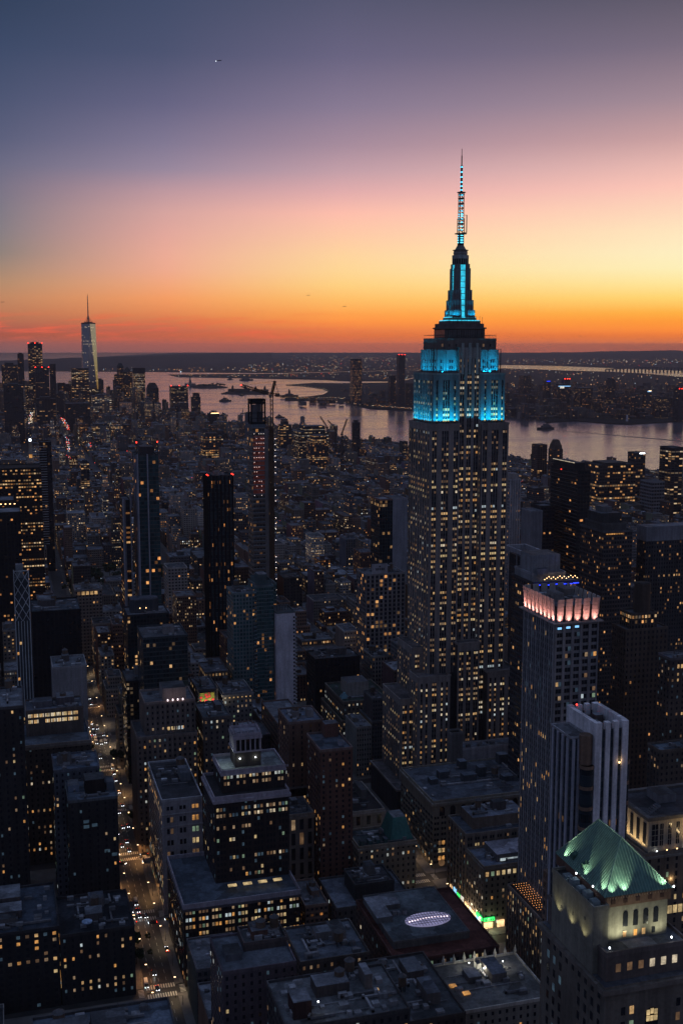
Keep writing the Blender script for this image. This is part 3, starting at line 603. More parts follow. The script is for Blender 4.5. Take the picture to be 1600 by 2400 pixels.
# ------------------------------------------------------------------ tower with the pink-lit flared crown
def langham():
    b = B('hotel_tower', 'slender grey tower with flared crown panels lit pink', 267, 520)
    x0, x1, y0, y1 = 256, 279.5, 503, 539; GC = (.20, .205, .22)
    b.tier(x0, x1, y0, y1, 0, 187.5, GC, dict(bay=4.7, n=2, ww=1.55, wh=2.1, gap=.15, fh=3.55, lit=.07, faces='N', tones=(('window_amber', 4), ('window_warm', 3), ('window_cool', 1))), par=0)
    w = b.part('wall')
    n = 15
    for i in range(n):      # narrow window strips and ribs of the east side
        c = y0+(i+.5)*(y1-y0)/n
        w.box(x0-.45, x0-.002, c-.55, c+.55, 0, 187.3, (.17, .18, .20) if i % 2 else (.26, .265, .28))
        for k in range(44):
            zc = 184-k*3.55; x = b.R.random(); cl = .10 if k > 14 else .02
            b.win.append(((x0, c+1.2, zc), 'E', 1.0, 2.1, 'window_amber' if x < cl*.6 else ('window_warm' if x < cl else ('window_teal' if x < .10 else 'window_dark'))))
    for i in range(6):
        c = x0+i*(x1-x0)/5; w.box(max(x0, c-.75), min(x1, c+.75), y0-.5, y0-.002, 0, 187.3, (.22, .22, .235))
    for i, zz in ((0, 185.6), (1, 185.8), (2, 186.0)): q = MB(); q.box(x0+1.2+i*4.7, x0+3.4+i*4.7, y0-.14, y0-.02, zz-1.3, zz-.2, bot=True); b.add('blue_window', q, ('blue_sign',))
    led = MB(); led.ring(x0-1.9, x1+1.9, y0-1.9, y1+1.9, 187.3, 187.9, 2.2, (.3, .28, .27)); b.add('crown_ledge', led)
    q = MB(); q.box(x0+.8, x1-.8, y0+.8, y1-.8, 187.95, 195.8, (.05, .05, .055), topc=(.12, .145, .17)); b.add('crown_core', q)
    def panel(face, c, hw):
        p = MB(); o = 1.1; t = .5; z0, z1 = 187.95, 199.5; col = (.36, .33, .31)
        f = {'N': lambda a, d, z: (a, y0-d, z), 'S': lambda a, d, z: (a, y1+d, z), 'E': lambda a, d, z: (x0-d, a, z), 'W': lambda a, d, z: (x1+d, a, z)}[face]
        q = [f(c-hw, 0, z0), f(c+hw, 0, z0), f(c+hw, o, z1), f(c-hw, o, z1)]; k = [f(c-hw, -t, z0), f(c+hw, -t, z0), f(c+hw, o-t, z1), f(c-hw, o-t, z1)]
        p.face(q, col); p.face(k[::-1], col)
        for i in range(4): j = (i+1) % 4; p.face([q[j], q[i], k[i], k[j]], col)
        for i in range(1, 6): p.bar(tuple(Vector(q[0])+(Vector(q[3])-Vector(q[0]))*i/6), tuple(Vector(q[1])+(Vector(q[2])-Vector(q[1]))*i/6), .1, (.22, .2, .19))
        b.add('crown_panel', p)
    for i in range(5): panel('N', x0+(i+.5)*(x1-x0)/5, 1.65); panel('S', x0+(i+.5)*(x1-x0)/5, 1.65)
    for i in range(8): panel('E', y0+(i+.5)*(y1-y0)/8, 1.5); panel('W', y0+(i+.5)*(y1-y0)/8, 1.5)
    for i in range(5): lamp('AREA', b.root, (x0+(i+.5)*(x1-x0)/5, y0-1.55, 188.1), b.o, 480, (1, .40, .33), shape='RECTANGLE', size=2.6, size_y=.3, spread=radians(110), aim=(x0+(i+.5)*(x1-x0)/5, y0-.2, 193.5))
    for i in range(8): lamp('AREA', b.root, (x0-1.55, y0+(i+.5)*(y1-y0)/8, 188.1), b.o, 480, (1, .40, .33), shape='RECTANGLE', size=1.2, size_y=1.2, spread=radians(110), aim=(x0-.2, y0+(i+.5)*(y1-y0)/8, 193.5))
    b.kit(x0+3, x1-3, y0+4, y1-4, 195.8, 0, 9, 2)
    b.tier(246.5, 255.9, 470, 531, 0, 40, (.17, .145, .125), dict(bay=3.0, n=1, ww=1.1, wh=1.9, fh=3.7, lit=.16, pier=((.21, .175, .15), 1.0, .5)), roofc=(.05, .045, .045))
    b.tier(256.0, 282, 470, 502.8, 0, 34, (.17, .145, .125), dict(bay=3.0, n=1, ww=1.1, wh=1.9, fh=3.7, lit=.1), roofc=(.05, .045, .045))
    st = MB()
    for i in range(6):
        for j in range(13):
            sx, sy = 247.6+i*1.45+.3*(j % 2), 497+j*2.4; st.box(sx-.1, sx+.1, sy-.1, sy+.1, 42.6, 42.8, bot=True)
    b.split('string_light', st, 6, ('amber_lamp',))
    po = MB()
    for i in range(4):
        for j in range(2): stick(po, 247.4+j*8, 496.5+i*10, 40, 43, .15)
    b.split('light_post', po, 5)
    return b.done()
langham()

def striped():
    b = B('apartment_tower', 'tower with broad white vertical piers and rounded brown bays', 196, 355)
    WH, DG = (.64, .64, .67), sty(3.4, 3.6, .96, .62, .015, .2, (.02, .032, .045), .6)
    w = b.part('wall'); x0, x1, y0, y1, z1 = 192, 204.3, 345, 366, 191
    w.box(x0, x1, y0, y1, 0, z1, (.05, .06, .07), DG, top=False); b.tiers.append((x0, x1, y0, y1, 0, z1)); HERO.append((x0, x1, y0, y1, z1, 'x'))
    b.part('roof').face([(x0, y0, z1-1.5), (x1, y0, z1-1.5), (x1, y1, z1-1.5), (x0, y1, z1-1.5)], (.06, .055, .055))
    pr = MB()
    for a, c in ((192, 194.1), (195.6, 197.3), (198.8, 200.5), (202, 204.3)):
        pr.box(a, c, y0-.7, y0-.003, 0, z1+2.6, WH, bot=True); pr.box(a, c, y0-.001, y0+1.3, z1-1.4, z1+2.6, WH)
        pr.box(a, c, y1+.003, y1+.7, 0, z1+2.6, WH); pr.box(a, c, y1-1.3, y1+.001, z1-1.4, z1+2.6, WH)
    pr.box(191.6, 191.997, y0-.7, y1, 0, z1+2.6, WH); pr.box(191.999, 193.2, y0+1.303, y1-1.303, z1-1.4, z1+2.6, WH); pr.box(203, 204.6, y0+1.303, y1-1.303, z1-1.4, z1+2.6, WH)
    b.split('pier', pr, [21, 21, 21, 21, 5])
    BR = (.21, .14, .10); bay = b.part('bow_bay')
    for bx, by, r, n in ((189.6, 346.2, 2.5, 1), (204.6, 347, 1.9, 2)):
        bay.cyl(bx, by, r*.92, 0, 178.5, (.02, .03, .04), 20, st=sty(.9, 3.4, .9, .9, .03, .2, (.02, .03, .04), .5))
        z = 178.5
        while z > 80: bay.cyl(bx, by, r, z-1.2, z, BR, 20); z -= 7.4
        bay.cyl(bx, by+1.2, r*.9, 178.5, 189, BR, 16)
    lw = MB(); lw.box(184.3, 191.5, 348.4, 363, 0, 187.5, (.05, .06, .07), DG, topc=(.12, .12, .13)); lw.ring(184.1, 191.4, 348.2, 363.2, 187.5, 188.3, .4, (.3, .3, .32)); b.add('side_wing', lw)
    sp = MB()
    for i in range(4): sp.box(183.8, 184.28, 349.2+i*3.7, 350.6+i*3.7, 0, 187.4, (.36, .37, .42))
    for i in range(2): sp.box(184.9+i*2.0, 185.9+i*2.0, 347.9, 348.38, 0, 187.4, (.36, .37, .42))
    b.split('side_pier', sp, 5)
    q = MB(); q.box(200.9, 201.4, 344.2, 344.5, 178.5, 179, bot=True); b.add('wall_lamp', q, ('warm_lamp',))
    lamp('POINT', b.root, (201.2, 343.9, 179.4), b.o, 60, (1, .6, .28), shadow_soft_size=.3)
    q = MB(); q.box(194.6, 195.0, 364.2, 364.6, 193.8, 194.2, bot=True); b.add('aviation_light', q, ('red_lamp',))
    w.box(186, 207, 343, 370, 0, 130, (.19, .13, .10), sty(3, 3.6, .4, .5, .06, .1)); b.tiers.append((186, 207, 343, 370, 0, 130))
    for (ux, uy, a) in ((195, 352, 2.2), (199, 358, 3.0)): b.bulk(ux, ux+a, uy, uy+a, z1-1.5, z1+.6, (.12, .1, .1))
    return b.done()
striped()

# ------------------------------------------------------------------ nearest tower: green copper hipped roof lit from its eaves
M['copper'] = plain('copper', (.085, .185, .15), .42, .5, .25, .3, .6)
M['copper_seam'] = plain('copper_seam', (.16, .28, .23), .42, .5, .25, .2, .6)
def greenroof():
    b = B('stone_tower', 'stone tower under a steep green copper roof, nearest at lower right', 163, 280)
    ST = (.15, .135, .115); LT = (.21, .205, .17); FR = (.16, .10, .075)
    b.tier(150.5, 182, 261, 299, 0, 150, ST, None, par=0, cor=((.17, .15, .13), 1.4, 1.1))
    w = b.part('wall')
    for i, c in enumerate((156.3, 158.9, 170.6, 173.4, 176.4)):
        for k in range(16):
            z = 146.5-k*4.3
            if k == 0: continue
            t = {(1, 1): 'window_warm', (1, 2): 'window_green'}.get((i, k), b.R.choice(['window_dark']*5+['window_teal', 'window_dim']))
            if i == 2 and k < 9: continue
            b.win.append(((c, 261, z), 'N', 1.25, 2.3, t))
    for i in range(9):
        for k in range(16):
            if i in (4, 5) and k: continue
            t = b.R.choice(['window_dark']*12+['window_teal']*2+['window_dim', 'window_amber']); b.win.append(((150.5, 264+i*3.8, 146.5-k*4.3), 'E', 1.3, 2.3, t))
    ar = MB(); ca, ra = 165.2, 2.0       # tall arched window over several storeys
    ar.box(ca-ra, ca+ra, 260.9, 261.05, 112, 140, bot=True); ar.disc((ca, 261.04, 140), 'N', ra, .14, n=22); b.add('arched_window', ar, ('window_dark',))
    for (dx, z, t) in ((-1.2, 140.6, 'window_gold'), (0, 140.9, 'window_gold'), (1.2, 140.6, 'window_gold'), (-1.2, 138.8, 'window_gold'), (0, 138.8, 'window_gold'), (1.2, 138.8, 'window_gold'), (-1.2, 133.5, 'window_green'), (0, 133.5, 'window_dim'), (1.2, 133.5, 'window_dim'), (-1.1, 124, 'window_green'), (.3, 124, 'window_green')):
        b.win.append(((ca+dx, 260.85, z), 'N', .95, 1.5, t))
    # terrace storey
    b.tier(152, 177.5, 263.5, 298.6, 150.01, 157.6, (.13, .11, .10), None, par=1.0)
    for i in range(6): b.win.append(((155.8+i*3.5, 263.5, 153.6), 'N', 1.5, 2.3, ('window_dim', 'window_dim', 'window_dim', 'window_pale', 'window_pale', 'window_pale')[i]))
    # attic
    w.box(155, 174.5, 270, 298.3, 157.6, 168.2, LT); b.tiers.append((155, 174.5, 270, 298.3, 157.6, 171.4))
    w.box(150.4, 154.9, 268, 293, 150.02, 169.0, LT, topc=(.05, .05, .05)); w.ring(150.2, 155.0, 267.8, 293.2, 168.6, 169.9, .5, LT)
    f = MB(); f.box(154.4, 175.1, 269.4, 298.8, 168.2, 171.4, FR, bot=True)
    for i in range(5): f.box(157+i*3.8-.6, 157+i*3.8+.6, 269.2, 269.398, 169.1, 170.3, (.07, .04, .035))
    for i in range(24): f.box(155+i*.83, 155.35+i*.83, 269.25, 269.39, 170.5, 171.1, (.25, .17, .12))
    b.add('frieze', f)
    aw = MB()
    for i in range(4):
        c = 161.3+i*3.2; aw.box(c-.75, c+.75, 269.85, 269.99, 161.6, 165.4, bot=True); aw.disc((c, 269.98, 165.4), 'N', .75, .12, n=16)
    b.split('arched_attic_window', aw, 24, ('window_dark',))
    for c, t in ((161.2, 'window_dim'), (164.6, 'window_amber'), (167.2, 'window_warm'), (170.3, 'window_dark')): b.win.append(((c, 270, 159.4), 'N', 1.0, 1.8, t))
    rd = MB()
    for (yy, zz) in ((273, 164), (280, 162), (287, 160.6)): rd.disc((150.42, yy, zz), 'E', .5, .08)
    b.split('round_vent', rd, 16)
    # roof
    ex0, ex1, ey0, ey1, ez = 154.2, 175.3, 269.2, 299.0, 171.4; rx, ry0, ry1, rz = 164.75, 279.5, 292.6, 183.4
    rf = MB(); A, Bq, Cq, D = (ex0, ey0, ez), (ex1, ey0, ez), (ex1, ey1, ez), (ex0, ey1, ez); P, Q = (rx, ry0, rz), (rx, ry1, rz)
    rf.face([A, Bq, P]); rf.face([Bq, Cq, Q, P]); rf.face([Cq, D, Q]); rf.face([D, A, P, Q]); rf.face([D, Cq, Bq, A]); r = b.add('copper_roof', rf, ('copper',))
    sm = MB()
    def lerp(a, c, t): return tuple(a[i]+(c[i]-a[i])*t for i in range(3))
    for i in range(1, 34):          # standing seams, each running straight up its slope
        y = ey0+(ey1-ey0)*i/34
        top = P if y < ry0 else (Q if y > ry1 else (rx, y, rz))
        t = (y-ey0)/(ry0-ey0) if y < ry0 else ((ey1-y)/(ey1-ry1) if y > ry1 else 1.0)
        e = lerp((ex0, y, ez), (rx, y, rz), min(1, t)); sm.bar((ex0-.02, y, ez+.06), (e[0]-.02, y, e[2]+.06), .16)
    for i in range(1, 24):
        x = ex0+(ex1-ex0)*i/24; t = 1-abs(x-rx)/(rx-ex0); e = lerp((x, ey0, ez), (x, ry0, rz), t); sm.bar((x, ey0-.02, ez+.06), (x, e[1]-.02, e[2]+.06), .16)
    for a, c in ((A, P), (Bq, P), (P, Q), (D, Q)): sm.bar(a, c, .34)
    b.add('seam', sm, ('copper_seam',), r)
    dm = MB()
    for yy in (284.5, 291): dm.box(155.4, 157.6, yy-.9, yy+.9, 172.6, 174.4, (.06, .13, .1)); dm.cyl(156.5, yy, 1.0, 174.4, 175.4, (.06, .13, .1), 10, r2=.1)
    b.split('dormer', dm, 16, parent=r)
    for (lx, ly, ax, ay, e) in ((153.4, 271.5, 156.5, 273, 32), (153.4, 281.5, 157, 283, 18), (153.4, 295, 157, 294, 32), (156.5, 268.0, 157.5, 272, 26), (160.5, 268.0, 161.2, 272, 34), (173.3, 268.0, 172.6, 272, 34)):
        lamp('SPOT', b.root, (lx, ly, 172.2), b.o, e*165, (1, 1, .70), spot_size=radians(72), spot_blend=.8, shadow_soft_size=.15, aim=(ax, ay, 175.2))
    for (x, y, z) in ((153.0, 283.5, 172.0), (153.6, 274.8, 172.0), (175.8, 269.2, 171.6), (177, 264, 159.3), (172.4, 264, 159.6), (153.4, 264.2, 159.2)):
        q = MB(); q.cyl(x, y, .22, z, z+.4, (.8, .8, .8), 8); b.add('floodlight', q, ('white_lamp',))
    for (lx, ly, e) in ((158.5, 265.8, 60), (163.5, 265.8, 30), (171.5, 265.6, 40)): lamp('SPOT', b.root, (lx, ly, 158.6), b.o, e*44, (1, .97, .66), spot_size=radians(120), spot_blend=.9, shadow_soft_size=.3, aim=(lx, 270, 163.5))
    for ly in (273, 280.5, 288.5): lamp('SPOT', b.root, (148.6, ly, 158), b.o, 700, (1, .90, .50), spot_size=radians(100), spot_blend=.9, shadow_soft_size=.3, aim=(150.4, ly, 164))
    for i in range(5):
        mb = MB(); uy = 270+i*4; mb.box(151.2, 153.4, uy, uy+2.4, 169, 170.2+(i % 2)*.6, (.22, .27, .28)); b.add('air_unit', mb)
    return b.done()
greenroof()
# ------------------------------------------------------------------ the other buildings one can name, in rows towards downtown
MAS = lambda lit=.25, **k: {**dict(bay=3.2, n=1, ww=1.05, wh=1.6, fh=3.6, lit=lit), **k}
AMB = (('window_amber', 5), ('window_warm', 3), ('window_gold', 1))
def simple(name, label, tiers, kit=None, fn=None):
    b = B(name, label, (tiers[0][0]+tiers[0][1])/2, (tiers[0][2]+tiers[0][3])/2)
    for t in tiers:
        t = list(t); kw = t[8] if len(t) > 8 else {}
        b.tier(*t[:8], **kw)
    if kit is not None:
        t = tiers[-1]; b.kit(t[0]+.8, t[1]-.8, t[2]+.8, t[3]-.8, t[5], *kit)
    if fn: fn(b)
    return b.done()
C = RW
# ---- nearest row, bottom edge
simple('flat_roofed_building', 'low flat roofed building at the bottom edge, beside the avenue crossing', [(2, 54, 396, 428, 0, 67, C['dark'], MAS(.1), dict(roofc=(.13, .16, .20)))], (1, 14, 3))
def s3b(b):
    b.bulk(96, 103, 392, 401, 72, 79, (.05, .03, .03)); b.tank(119, 410, 72); b.tank(125, 416, 72); b.bulk(128, 131, 405, 414, 72, 78)
    q = MB(); q.box(105.2, 105.7, 391.5, 391.9, 78, 78.4, bot=True); b.split('wall_lamp', q, 6, ('white_lamp',))
    lamp('POINT', b.root, (106, 390.6, 78), b.o, 78, (1, .95, .75), shadow_soft_size=.3)
    q = MB()
    for x, y in ((131, 402), (134, 398)): q.box(x, x+1.8, y, y+1.2, 72.4, 72.9, bot=True)
    b.split('skylight', q, 6, ('window_warm',))
simple('terraced_building', 'roof terraces with planting and a white lamp, bottom centre', [(92, 140, 386, 420, 0, 72, C['dark'], MAS(.3, tones=AMB), dict(roofc=(.17, .18, .19)))], (0, 16, 1), s3b)
def s3a(b):
    b.bulk(81, 88, 449, 458, 67, 70, (.12, .13, .15)); b.bulk(94, 101, 458, 467, 70, 74, (.10, .06, .05)); b.tank(105, 463, 70)
simple('dark_office_block', 'dark block with ribbed side wall and cluttered stepped roof, lower left of centre', [(78, 109, 440, 470, 0, 67, (.10, .085, .10), MAS(.06), dict(roofc=(.15, .17, .20))), (90, 108.6, 455, 469.5, 67.01, 70, (.07, .06, .06), None)], (1, 18, 1), s3a)
def s1(b):
    q = MB(); n = 28; cx, cy, rx, ry, z = 189, 497, 11.5, 6.5, 46.6
    pts = [(cx+rx*cos(2*pi*i/n), cy+ry*sin(2*pi*i/n)) for i in range(n)]
    q.prism(pts, z-.6, z+.1, (.4, .4, .45)); b.add('oval_skylight', q, ('skylight_glass',))
    fr = MB()
    for i in range(-7, 8):
        x = cx+i*1.5; h = ry*sqrt(max(0, 1-((x-cx)/rx)**2)); fr.bar((x, cy-h, z+.22), (x, cy+h, z+.22), .16, (.08, .08, .1))
    for j in (-4, -2, 0, 2, 4):
        h = rx*sqrt(max(0, 1-(j/ry)**2)); fr.bar((cx-h, cy+j, z+.3), (cx+h, cy+j, z+.3), .16, (.08, .08, .1))
    b.add('skylight_bar', fr)
    lm = MB()
    for i in range(14): lm.box(cx-10+i*1.5, cx-9.4+i*1.5, cy+.2-.012*(i-7)**2*2, cy+.8-.012*(i-7)**2*2, z+.12, z+.32)
    b.add('skylight_lamp', lm, ('pink_lamp',))
    b.bulk(164, 172, 500, 522, 46, 49, (.12, .13, .14)); b.bulk(172, 180, 512, 524, 46, 48.5)
    for i in range(6): b.bulk(166+i*2.6, 168+i*2.6, 505, 507.5, 46, 47.6+(i % 2)*.5, (.2, .21, .23), 'air_unit')
M['skylight_glass'] = glow('skylight_glass', (.62, .58, .95), .30, var=.25, scale=.3)
M['pink_lamp'] = glow('pink_lamp', (1, .80, .86), 2.4)
M['green_sign'] = glow('green_sign', (.05, 1, .18), 1.3)

M['shop_window'] = glow('shop_window', (1, .62, .30), 1.25, var=.5, scale=.9)
M['cool_shop_window'] = glow('cool_shop_window', (.95, .9, .75), 1.0, var=.5, scale=.9)
M['blue_led'] = glow('blue_led', (.02, .05, 1), 3.2)
simple('department_store', 'broad brown roofed block with a glowing oval skylight', [(163, 214, 469, 531, 0, 42.6, (.075, .055, .05), MAS(.1), dict(roofc=(.125, .050, .042), parc=(.10, .05, .045))), (166, 204, 481, 529, 42.61, 46, (.10, .10, .105), None, dict(roofc=(.13, .155, .17), par=.5))], None, s1)
def s2(b):
    p = MB()
    for i in range(8):
        x = 180.5+i*5; p.cyl(x, 454.6, .5, 47, 48.2, (.45, .43, .38), 8); p.cyl(x, 454.6, .8, 48.2, 49, (.45, .43, .38), 8); p.cyl(x, 454.6, .7, 49, 51.4, (.45, .43, .38), 8, r2=.05)
    b.split('finial', p, 27)
    b.bulk(186, 192, 438, 446, 46, 49, (.1, .1, .1)); b.bulk(196, 203, 436, 450, 46, 50, (.14, .13, .125)); b.bulk(193, 195, 446, 449, 46, 50, (.3, .3, .28))
    for x, y, e in ((191, 450, 60), (195.4, 444, 70), (206, 447, 50)):
        q = MB(); q.box(x-.15, x+.15, y-.15, y+.15, 48.6, 48.9, bot=True); b.add('terrace_lamp', q, ('white_lamp',)); lamp('POINT', b.root, (x, y-.3, 49.3), b.o, e*9, (1, .93, .74), shadow_soft_size=.3)
    q = MB()
    for x, y in ((177, 437), (180.5, 430)): q.box(x, x+3, y, y+2.4, 46.2, 46.7, bot=True)
    b.split('skylight', q, 6, ('window_amber',))
simple('terrace_building', 'floodlit roof terrace edged with pointed finials', [(174, 216, 418, 456, 0, 46, (.20, .19, .17), MAS(.12, tones=AMB), dict(roofc=(.16, .16, .155), parc=(.42, .40, .36)))], (0, 5, 0), s2)
simple('low_roofed_building', 'dim low roofs between the finial terrace and the bottom edge', [(142, 172, 408, 458, 0, 52, (.06, .052, .05), MAS(.08), dict(roofc=(.10, .11, .12)))], (2, 8, 2))
simple('low_stone_building', 'low dark building with arched roof edge left of the oval skylight', [(118, 150, 468, 500, 0, 50, (.085, .075, .07), MAS(.08), dict(roofc=(.14, .16, .19)))], (1, 9, 2))
simple('white_roofed_block', 'L shaped block with pale flat roof above the oval skylight', [(158, 200, 549, 585, 0, 30, (.08, .075, .075), MAS(.1), dict(roofc=(.17, .19, .23))), (170, 192, 556, 576, 30.01, 38, (.05, .05, .052), None, dict(roofc=(.07, .07, .08)))], (0, 8, 1))
# ---- east of the canyon
def l1(b):
    b.bulk(37, 48, 640, 652, 72, 80, (.025, .022, .022)); b.bulk(28, 34, 645, 655, 72, 76, (.16, .2, .26)); b.bulk(49, 53, 642, 650, 72, 77, (.12, .14, .17))
    for (x, z, t) in ((36.5, 57, 'window_teal'), (36.5, 60, 'window_teal'), (41, 57.5, 'window_teal'), (47.5, 41.5, 'window_teal'), (51.5, 39, 'window_teal')): b.win.append(((x, 630, z), 'N', 3.0, 1.8, t))
simple('black_apartment_house', 'near black slab with few lit windows, left of the street canyon', [(27, 54, 630, 662, 0, 72, C['black'], MAS(.02, bay=4.5, tones=AMB), dict(parc=(.10, .11, .12), roofc=(.13, .16, .2)))], (1, 10, 0), l1)
simple('brick_apartment_house', 'dark lower block with scattered lit windows, left side of the canyon bottom', [(17.5, 53.5, 549, 590, 0, 36, C['black'], MAS(.18, bay=3.8, fh=3.3, tones=AMB+(('window_cool', 1),)), dict(parc=(.05, .048, .05), roofc=(.035, .04, .05)))], (1, 13, 2), lambda b: b.add('roof_dish', (lambda q: (q.cyl(31, 556, 2.6, 38.5, 39, (.30, .40, .55), 18), q)[1])(MB())))
simple('balcony_apartment_house', 'dark block with columns of amber windows at the lower left corner', [(-34, 17, 549, 598, 0, 41, C['black'], MAS(.26, bay=4.2, fh=3.3, ww=1.7, wh=1.6, tones=AMB), dict(parc=(.05, .05, .055), roofc=(.07, .09, .12)))], (1, 14, 3))
simple('blue_grey_block', 'blue grey block with tall roof structure behind the near black slab', [(21, 47, 664, 692, 0, 78, (.085, .095, .115), MAS(.04), dict(roofc=(.15, .19, .25)))], (1, 8, 2))
simple('dark_loft_building', 'dark loft block at the left edge below the lattice tower', [(-40, 5.6, 655, 695, 0, 121, (.035, .034, .036), MAS(.10, bay=4.0, tones=AMB), dict(parc=(.08, .08, .085)))], (1, 5, 2))
def m1(b):
    for i in range(9):
        for zz, lo in ((90.2, 0), (86.4, 3)):
            if i >= lo or i < 2:
                for k in (-1, 0, 1): b.win.append(((10.2+i*3.5+k*.95, 735, zz), 'N', .8, 2.2, b.R.choice(['window_gold', 'window_pale', 'window_pale', 'window_warm'])))
    b.bulk(12, 24, 742, 752, 93, 97, (.13, .13, .15)); b.bulk(27, 38, 744, 756, 93, 98, (.10, .09, .1))
simple('loft_building', 'wide loft block with two bright rows of windows under its roof', [(4, 45.5, 715, 760, 0, 77, (.075, .065, .06), MAS(.22, bay=3.4, tones=AMB+(('window_pale', 3),)), dict(parc=(.22, .19, .17), roofc=(.12, .15, .19), cor=((.17, .14, .12), 1.5, .9))), (7.5, 43, 735, 759, 77.01, 93, (.12, .10, .09), None, dict(roofc=(.16, .18, .22)))], (1, 7, 0), m1)
simple('blank_walled_block', 'grey block with a blank pale wall beside the canyon', [(27, 50, 800, 830, 0, 102, (.25, .25, .265), None, dict(parc=(.3, .3, .31)))], (1, 4, 1))
simple('black_slab', 'unlit black slab right of the lattice tower', [(16, 52, 880, 925, 0, 124, (.018, .018, .02), sty(3.4, 3.6, .5, .5, .004), dict(roofc=(.08, .10, .12)))], (1, 8, 2))
def lattice(b):
    q = MB(); x0, x1, y0, y1, Z = 4, 14, 830, 841, 166
    PC = (.52, .57, .60)
    for i in range(6): b_ = x0+i*2; q.bar((b_, y0-.2, 60), (b_, y0-.2, 130), .42, PC)
    for z0 in range(0, 4):
        z = 130+z0*9
        for k in (0, 1):
            xa, xb = x0+k*5, x0+k*5+5; q.bar((xa, y0-.25, z), (xb, y0-.25, z+9), .38, PC); q.bar((xb, y0-.25, z), (xa, y0-.25, z+9), .38, PC)
    for xx in (x0, x1): q.bar((xx, y0-.25, 40), (xx, y0-.25, Z+1), .5, PC)
    q.bar((x0, y0-.2, Z), (x1, y0-.2, Z), .5, PC); b.add('lattice', q)
    b.bulk(5.5, 10.5, 832, 838, 160, 170, (.2, .23, .25))
    for k in range(26):
        for i in range(5):
            if b.R.random() < (.10 if k < 22 else .5): b.win.append(((5+i*2, 830, 140-k*3.7), 'N', 1.4, 2.0, b.R.choice(['window_amber', 'window_warm'])))
simple('slim_tower', 'very slim tower with white diagonal lattice across its upper face', [(4, 14, 830, 841, 0, 160, (.05, .06, .07), None)], None, lattice)
simple('sparse_lit_block', 'dark tall block with sparse amber windows at the left edge', [(-60, 13, 1040, 1075, 0, 178, (.022, .021, .022), sty(3.0, 3.9, .55, .42, .12, .05, bright=1.2), dict(parc=(.03, .03, .03)))], None)
def nyl(b):
    q = MB()
    for zz in (165, 152):
        for i in range(8): q.box(-22+i*4.4, -20.6+i*4.4, 1199.2, 1199.6, zz, zz+.7, bot=True)
    b.split('wall_lamp', q, 6, ('warm_lamp',))
simple('insurance_building', 'broad dark block thick with amber office windows, left edge', [(-60, 42, 1380, 1430, 0, 182, (.028, .024, .022), sty(2.9, 3.9, .72, .40, .42, .04, bright=1.3), dict(parc=(.03, .03, .03), roofc=(.03, .03, .03)))], None)
simple('stepped_office_block', 'stepped dark block with wall lamps in front of the amber office windows', [(-60, 9, 1200, 1240, 0, 168, (.03, .027, .026), sty(3.0, 3.9, .55, .42, .16, .03, bright=1.2))], None, nyl)
def onemad(b):
    q = MB()
    for k in range(40): q.box(49.2, 60, 1698.2, 1699.9, 40+k*3.6, 40.5+k*3.6, (.42, .46, .50), bot=True)
    b.split('balcony', q, 6)
simple('balcony_tower', 'slim black tower with stacked white balconies', [(50, 67, 1700, 1722, 0, 186, (.012, .012, .014), sty(3, 3.6, .9, .8, .03), dict(parc=(.02, .02, .02)))], None, onemad)
def metlife(b):
    q = MB(); q.cyl(35, 1566, 7, 172, 173, (.4, .36, .3), 4); q.prism([(30, 1561), (40, 1561), (40, 1571), (30, 1571)], 168, 190, (.3, .28, .26), scale=.35); b.add('steeple', q)
    q = MB()
    for i in range(5): q.box(30.4+i*2, 31.6+i*2, 1559.5, 1559.9, 155, 164, bot=True)
    q.box(33, 37, 1562.4, 1562.9, 177, 182, bot=True); q.box(29.2, 41, 1558.8, 1559.3, 166.2, 167.2, bot=True); b.split('lit_loggia', q, 6, ('window_amber',))
    q = MB(); q.cyl(35, 1566, 1.3, 199, 202, (1, 1, 1), 10); b.add('lantern', q, ('white_lamp',))
    q = MB(); q.cyl(35, 1566, 1.9, 190, 199, (.3, .26, .2), 10, r2=1.2); b.add('cupola', q)
simple('clock_tower', 'pale tower with amber lit arcade and bright white lantern', [(29, 41, 1560, 1572, 0, 168, (.27, .26, .265), sty(3, 3.8, .4, .5, .05), dict(par=0))], None, metlife)
# ---- Madison to Fifth
def grey(b):
    for i in range(3):
        c = 82.5+i*7.2
        for k in range(7):
            z = 63.5-k*6.8
            for dx in (-1.05, 1.05):
                lit = {(2, 0): 'window_amber', (2, 1): 'window_amber', (2, 2): 'window_green', (2, 3): 'window_gold', (0, 5): 'window_amber', (1, 5): 'window_amber', (2, 5): 'window_amber'}.get((i, k), b.R.choice(['window_dark']*4+['window_dim']))
                b.win.append(((c+dx, 627, z), 'N', 1.5, 3.0 if k else 2.2, lit))
    q = MB()
    for z in (60.2, 53, 32.6): q.box(77.7, 101.2, 626.6, 626.98, z-.5, z, (.36, .35, .36))
    b.add('string_course', q); b.bulk(93, 99, 655, 668, 68, 73, (.13, .15, .17)); b.tank(96, 676, 68, 2.6, 4)
simple('stone_office_building', 'pale grey stone building with dark flat roof, right of the canyon', [(78, 101, 627, 690, 0, 68, (.31, .30, .315), MAS(.12, bay=4, faces='E', E=dict(lit=.20, tones=AMB)), dict(roofc=(.055, .06, .07), parc=(.36, .36, .38)))], (0, 4, 0), grey)
TRI = dict(bay=6.9, n=3, ww=1.15, wh=1.8, gap=.6, fh=3.9)
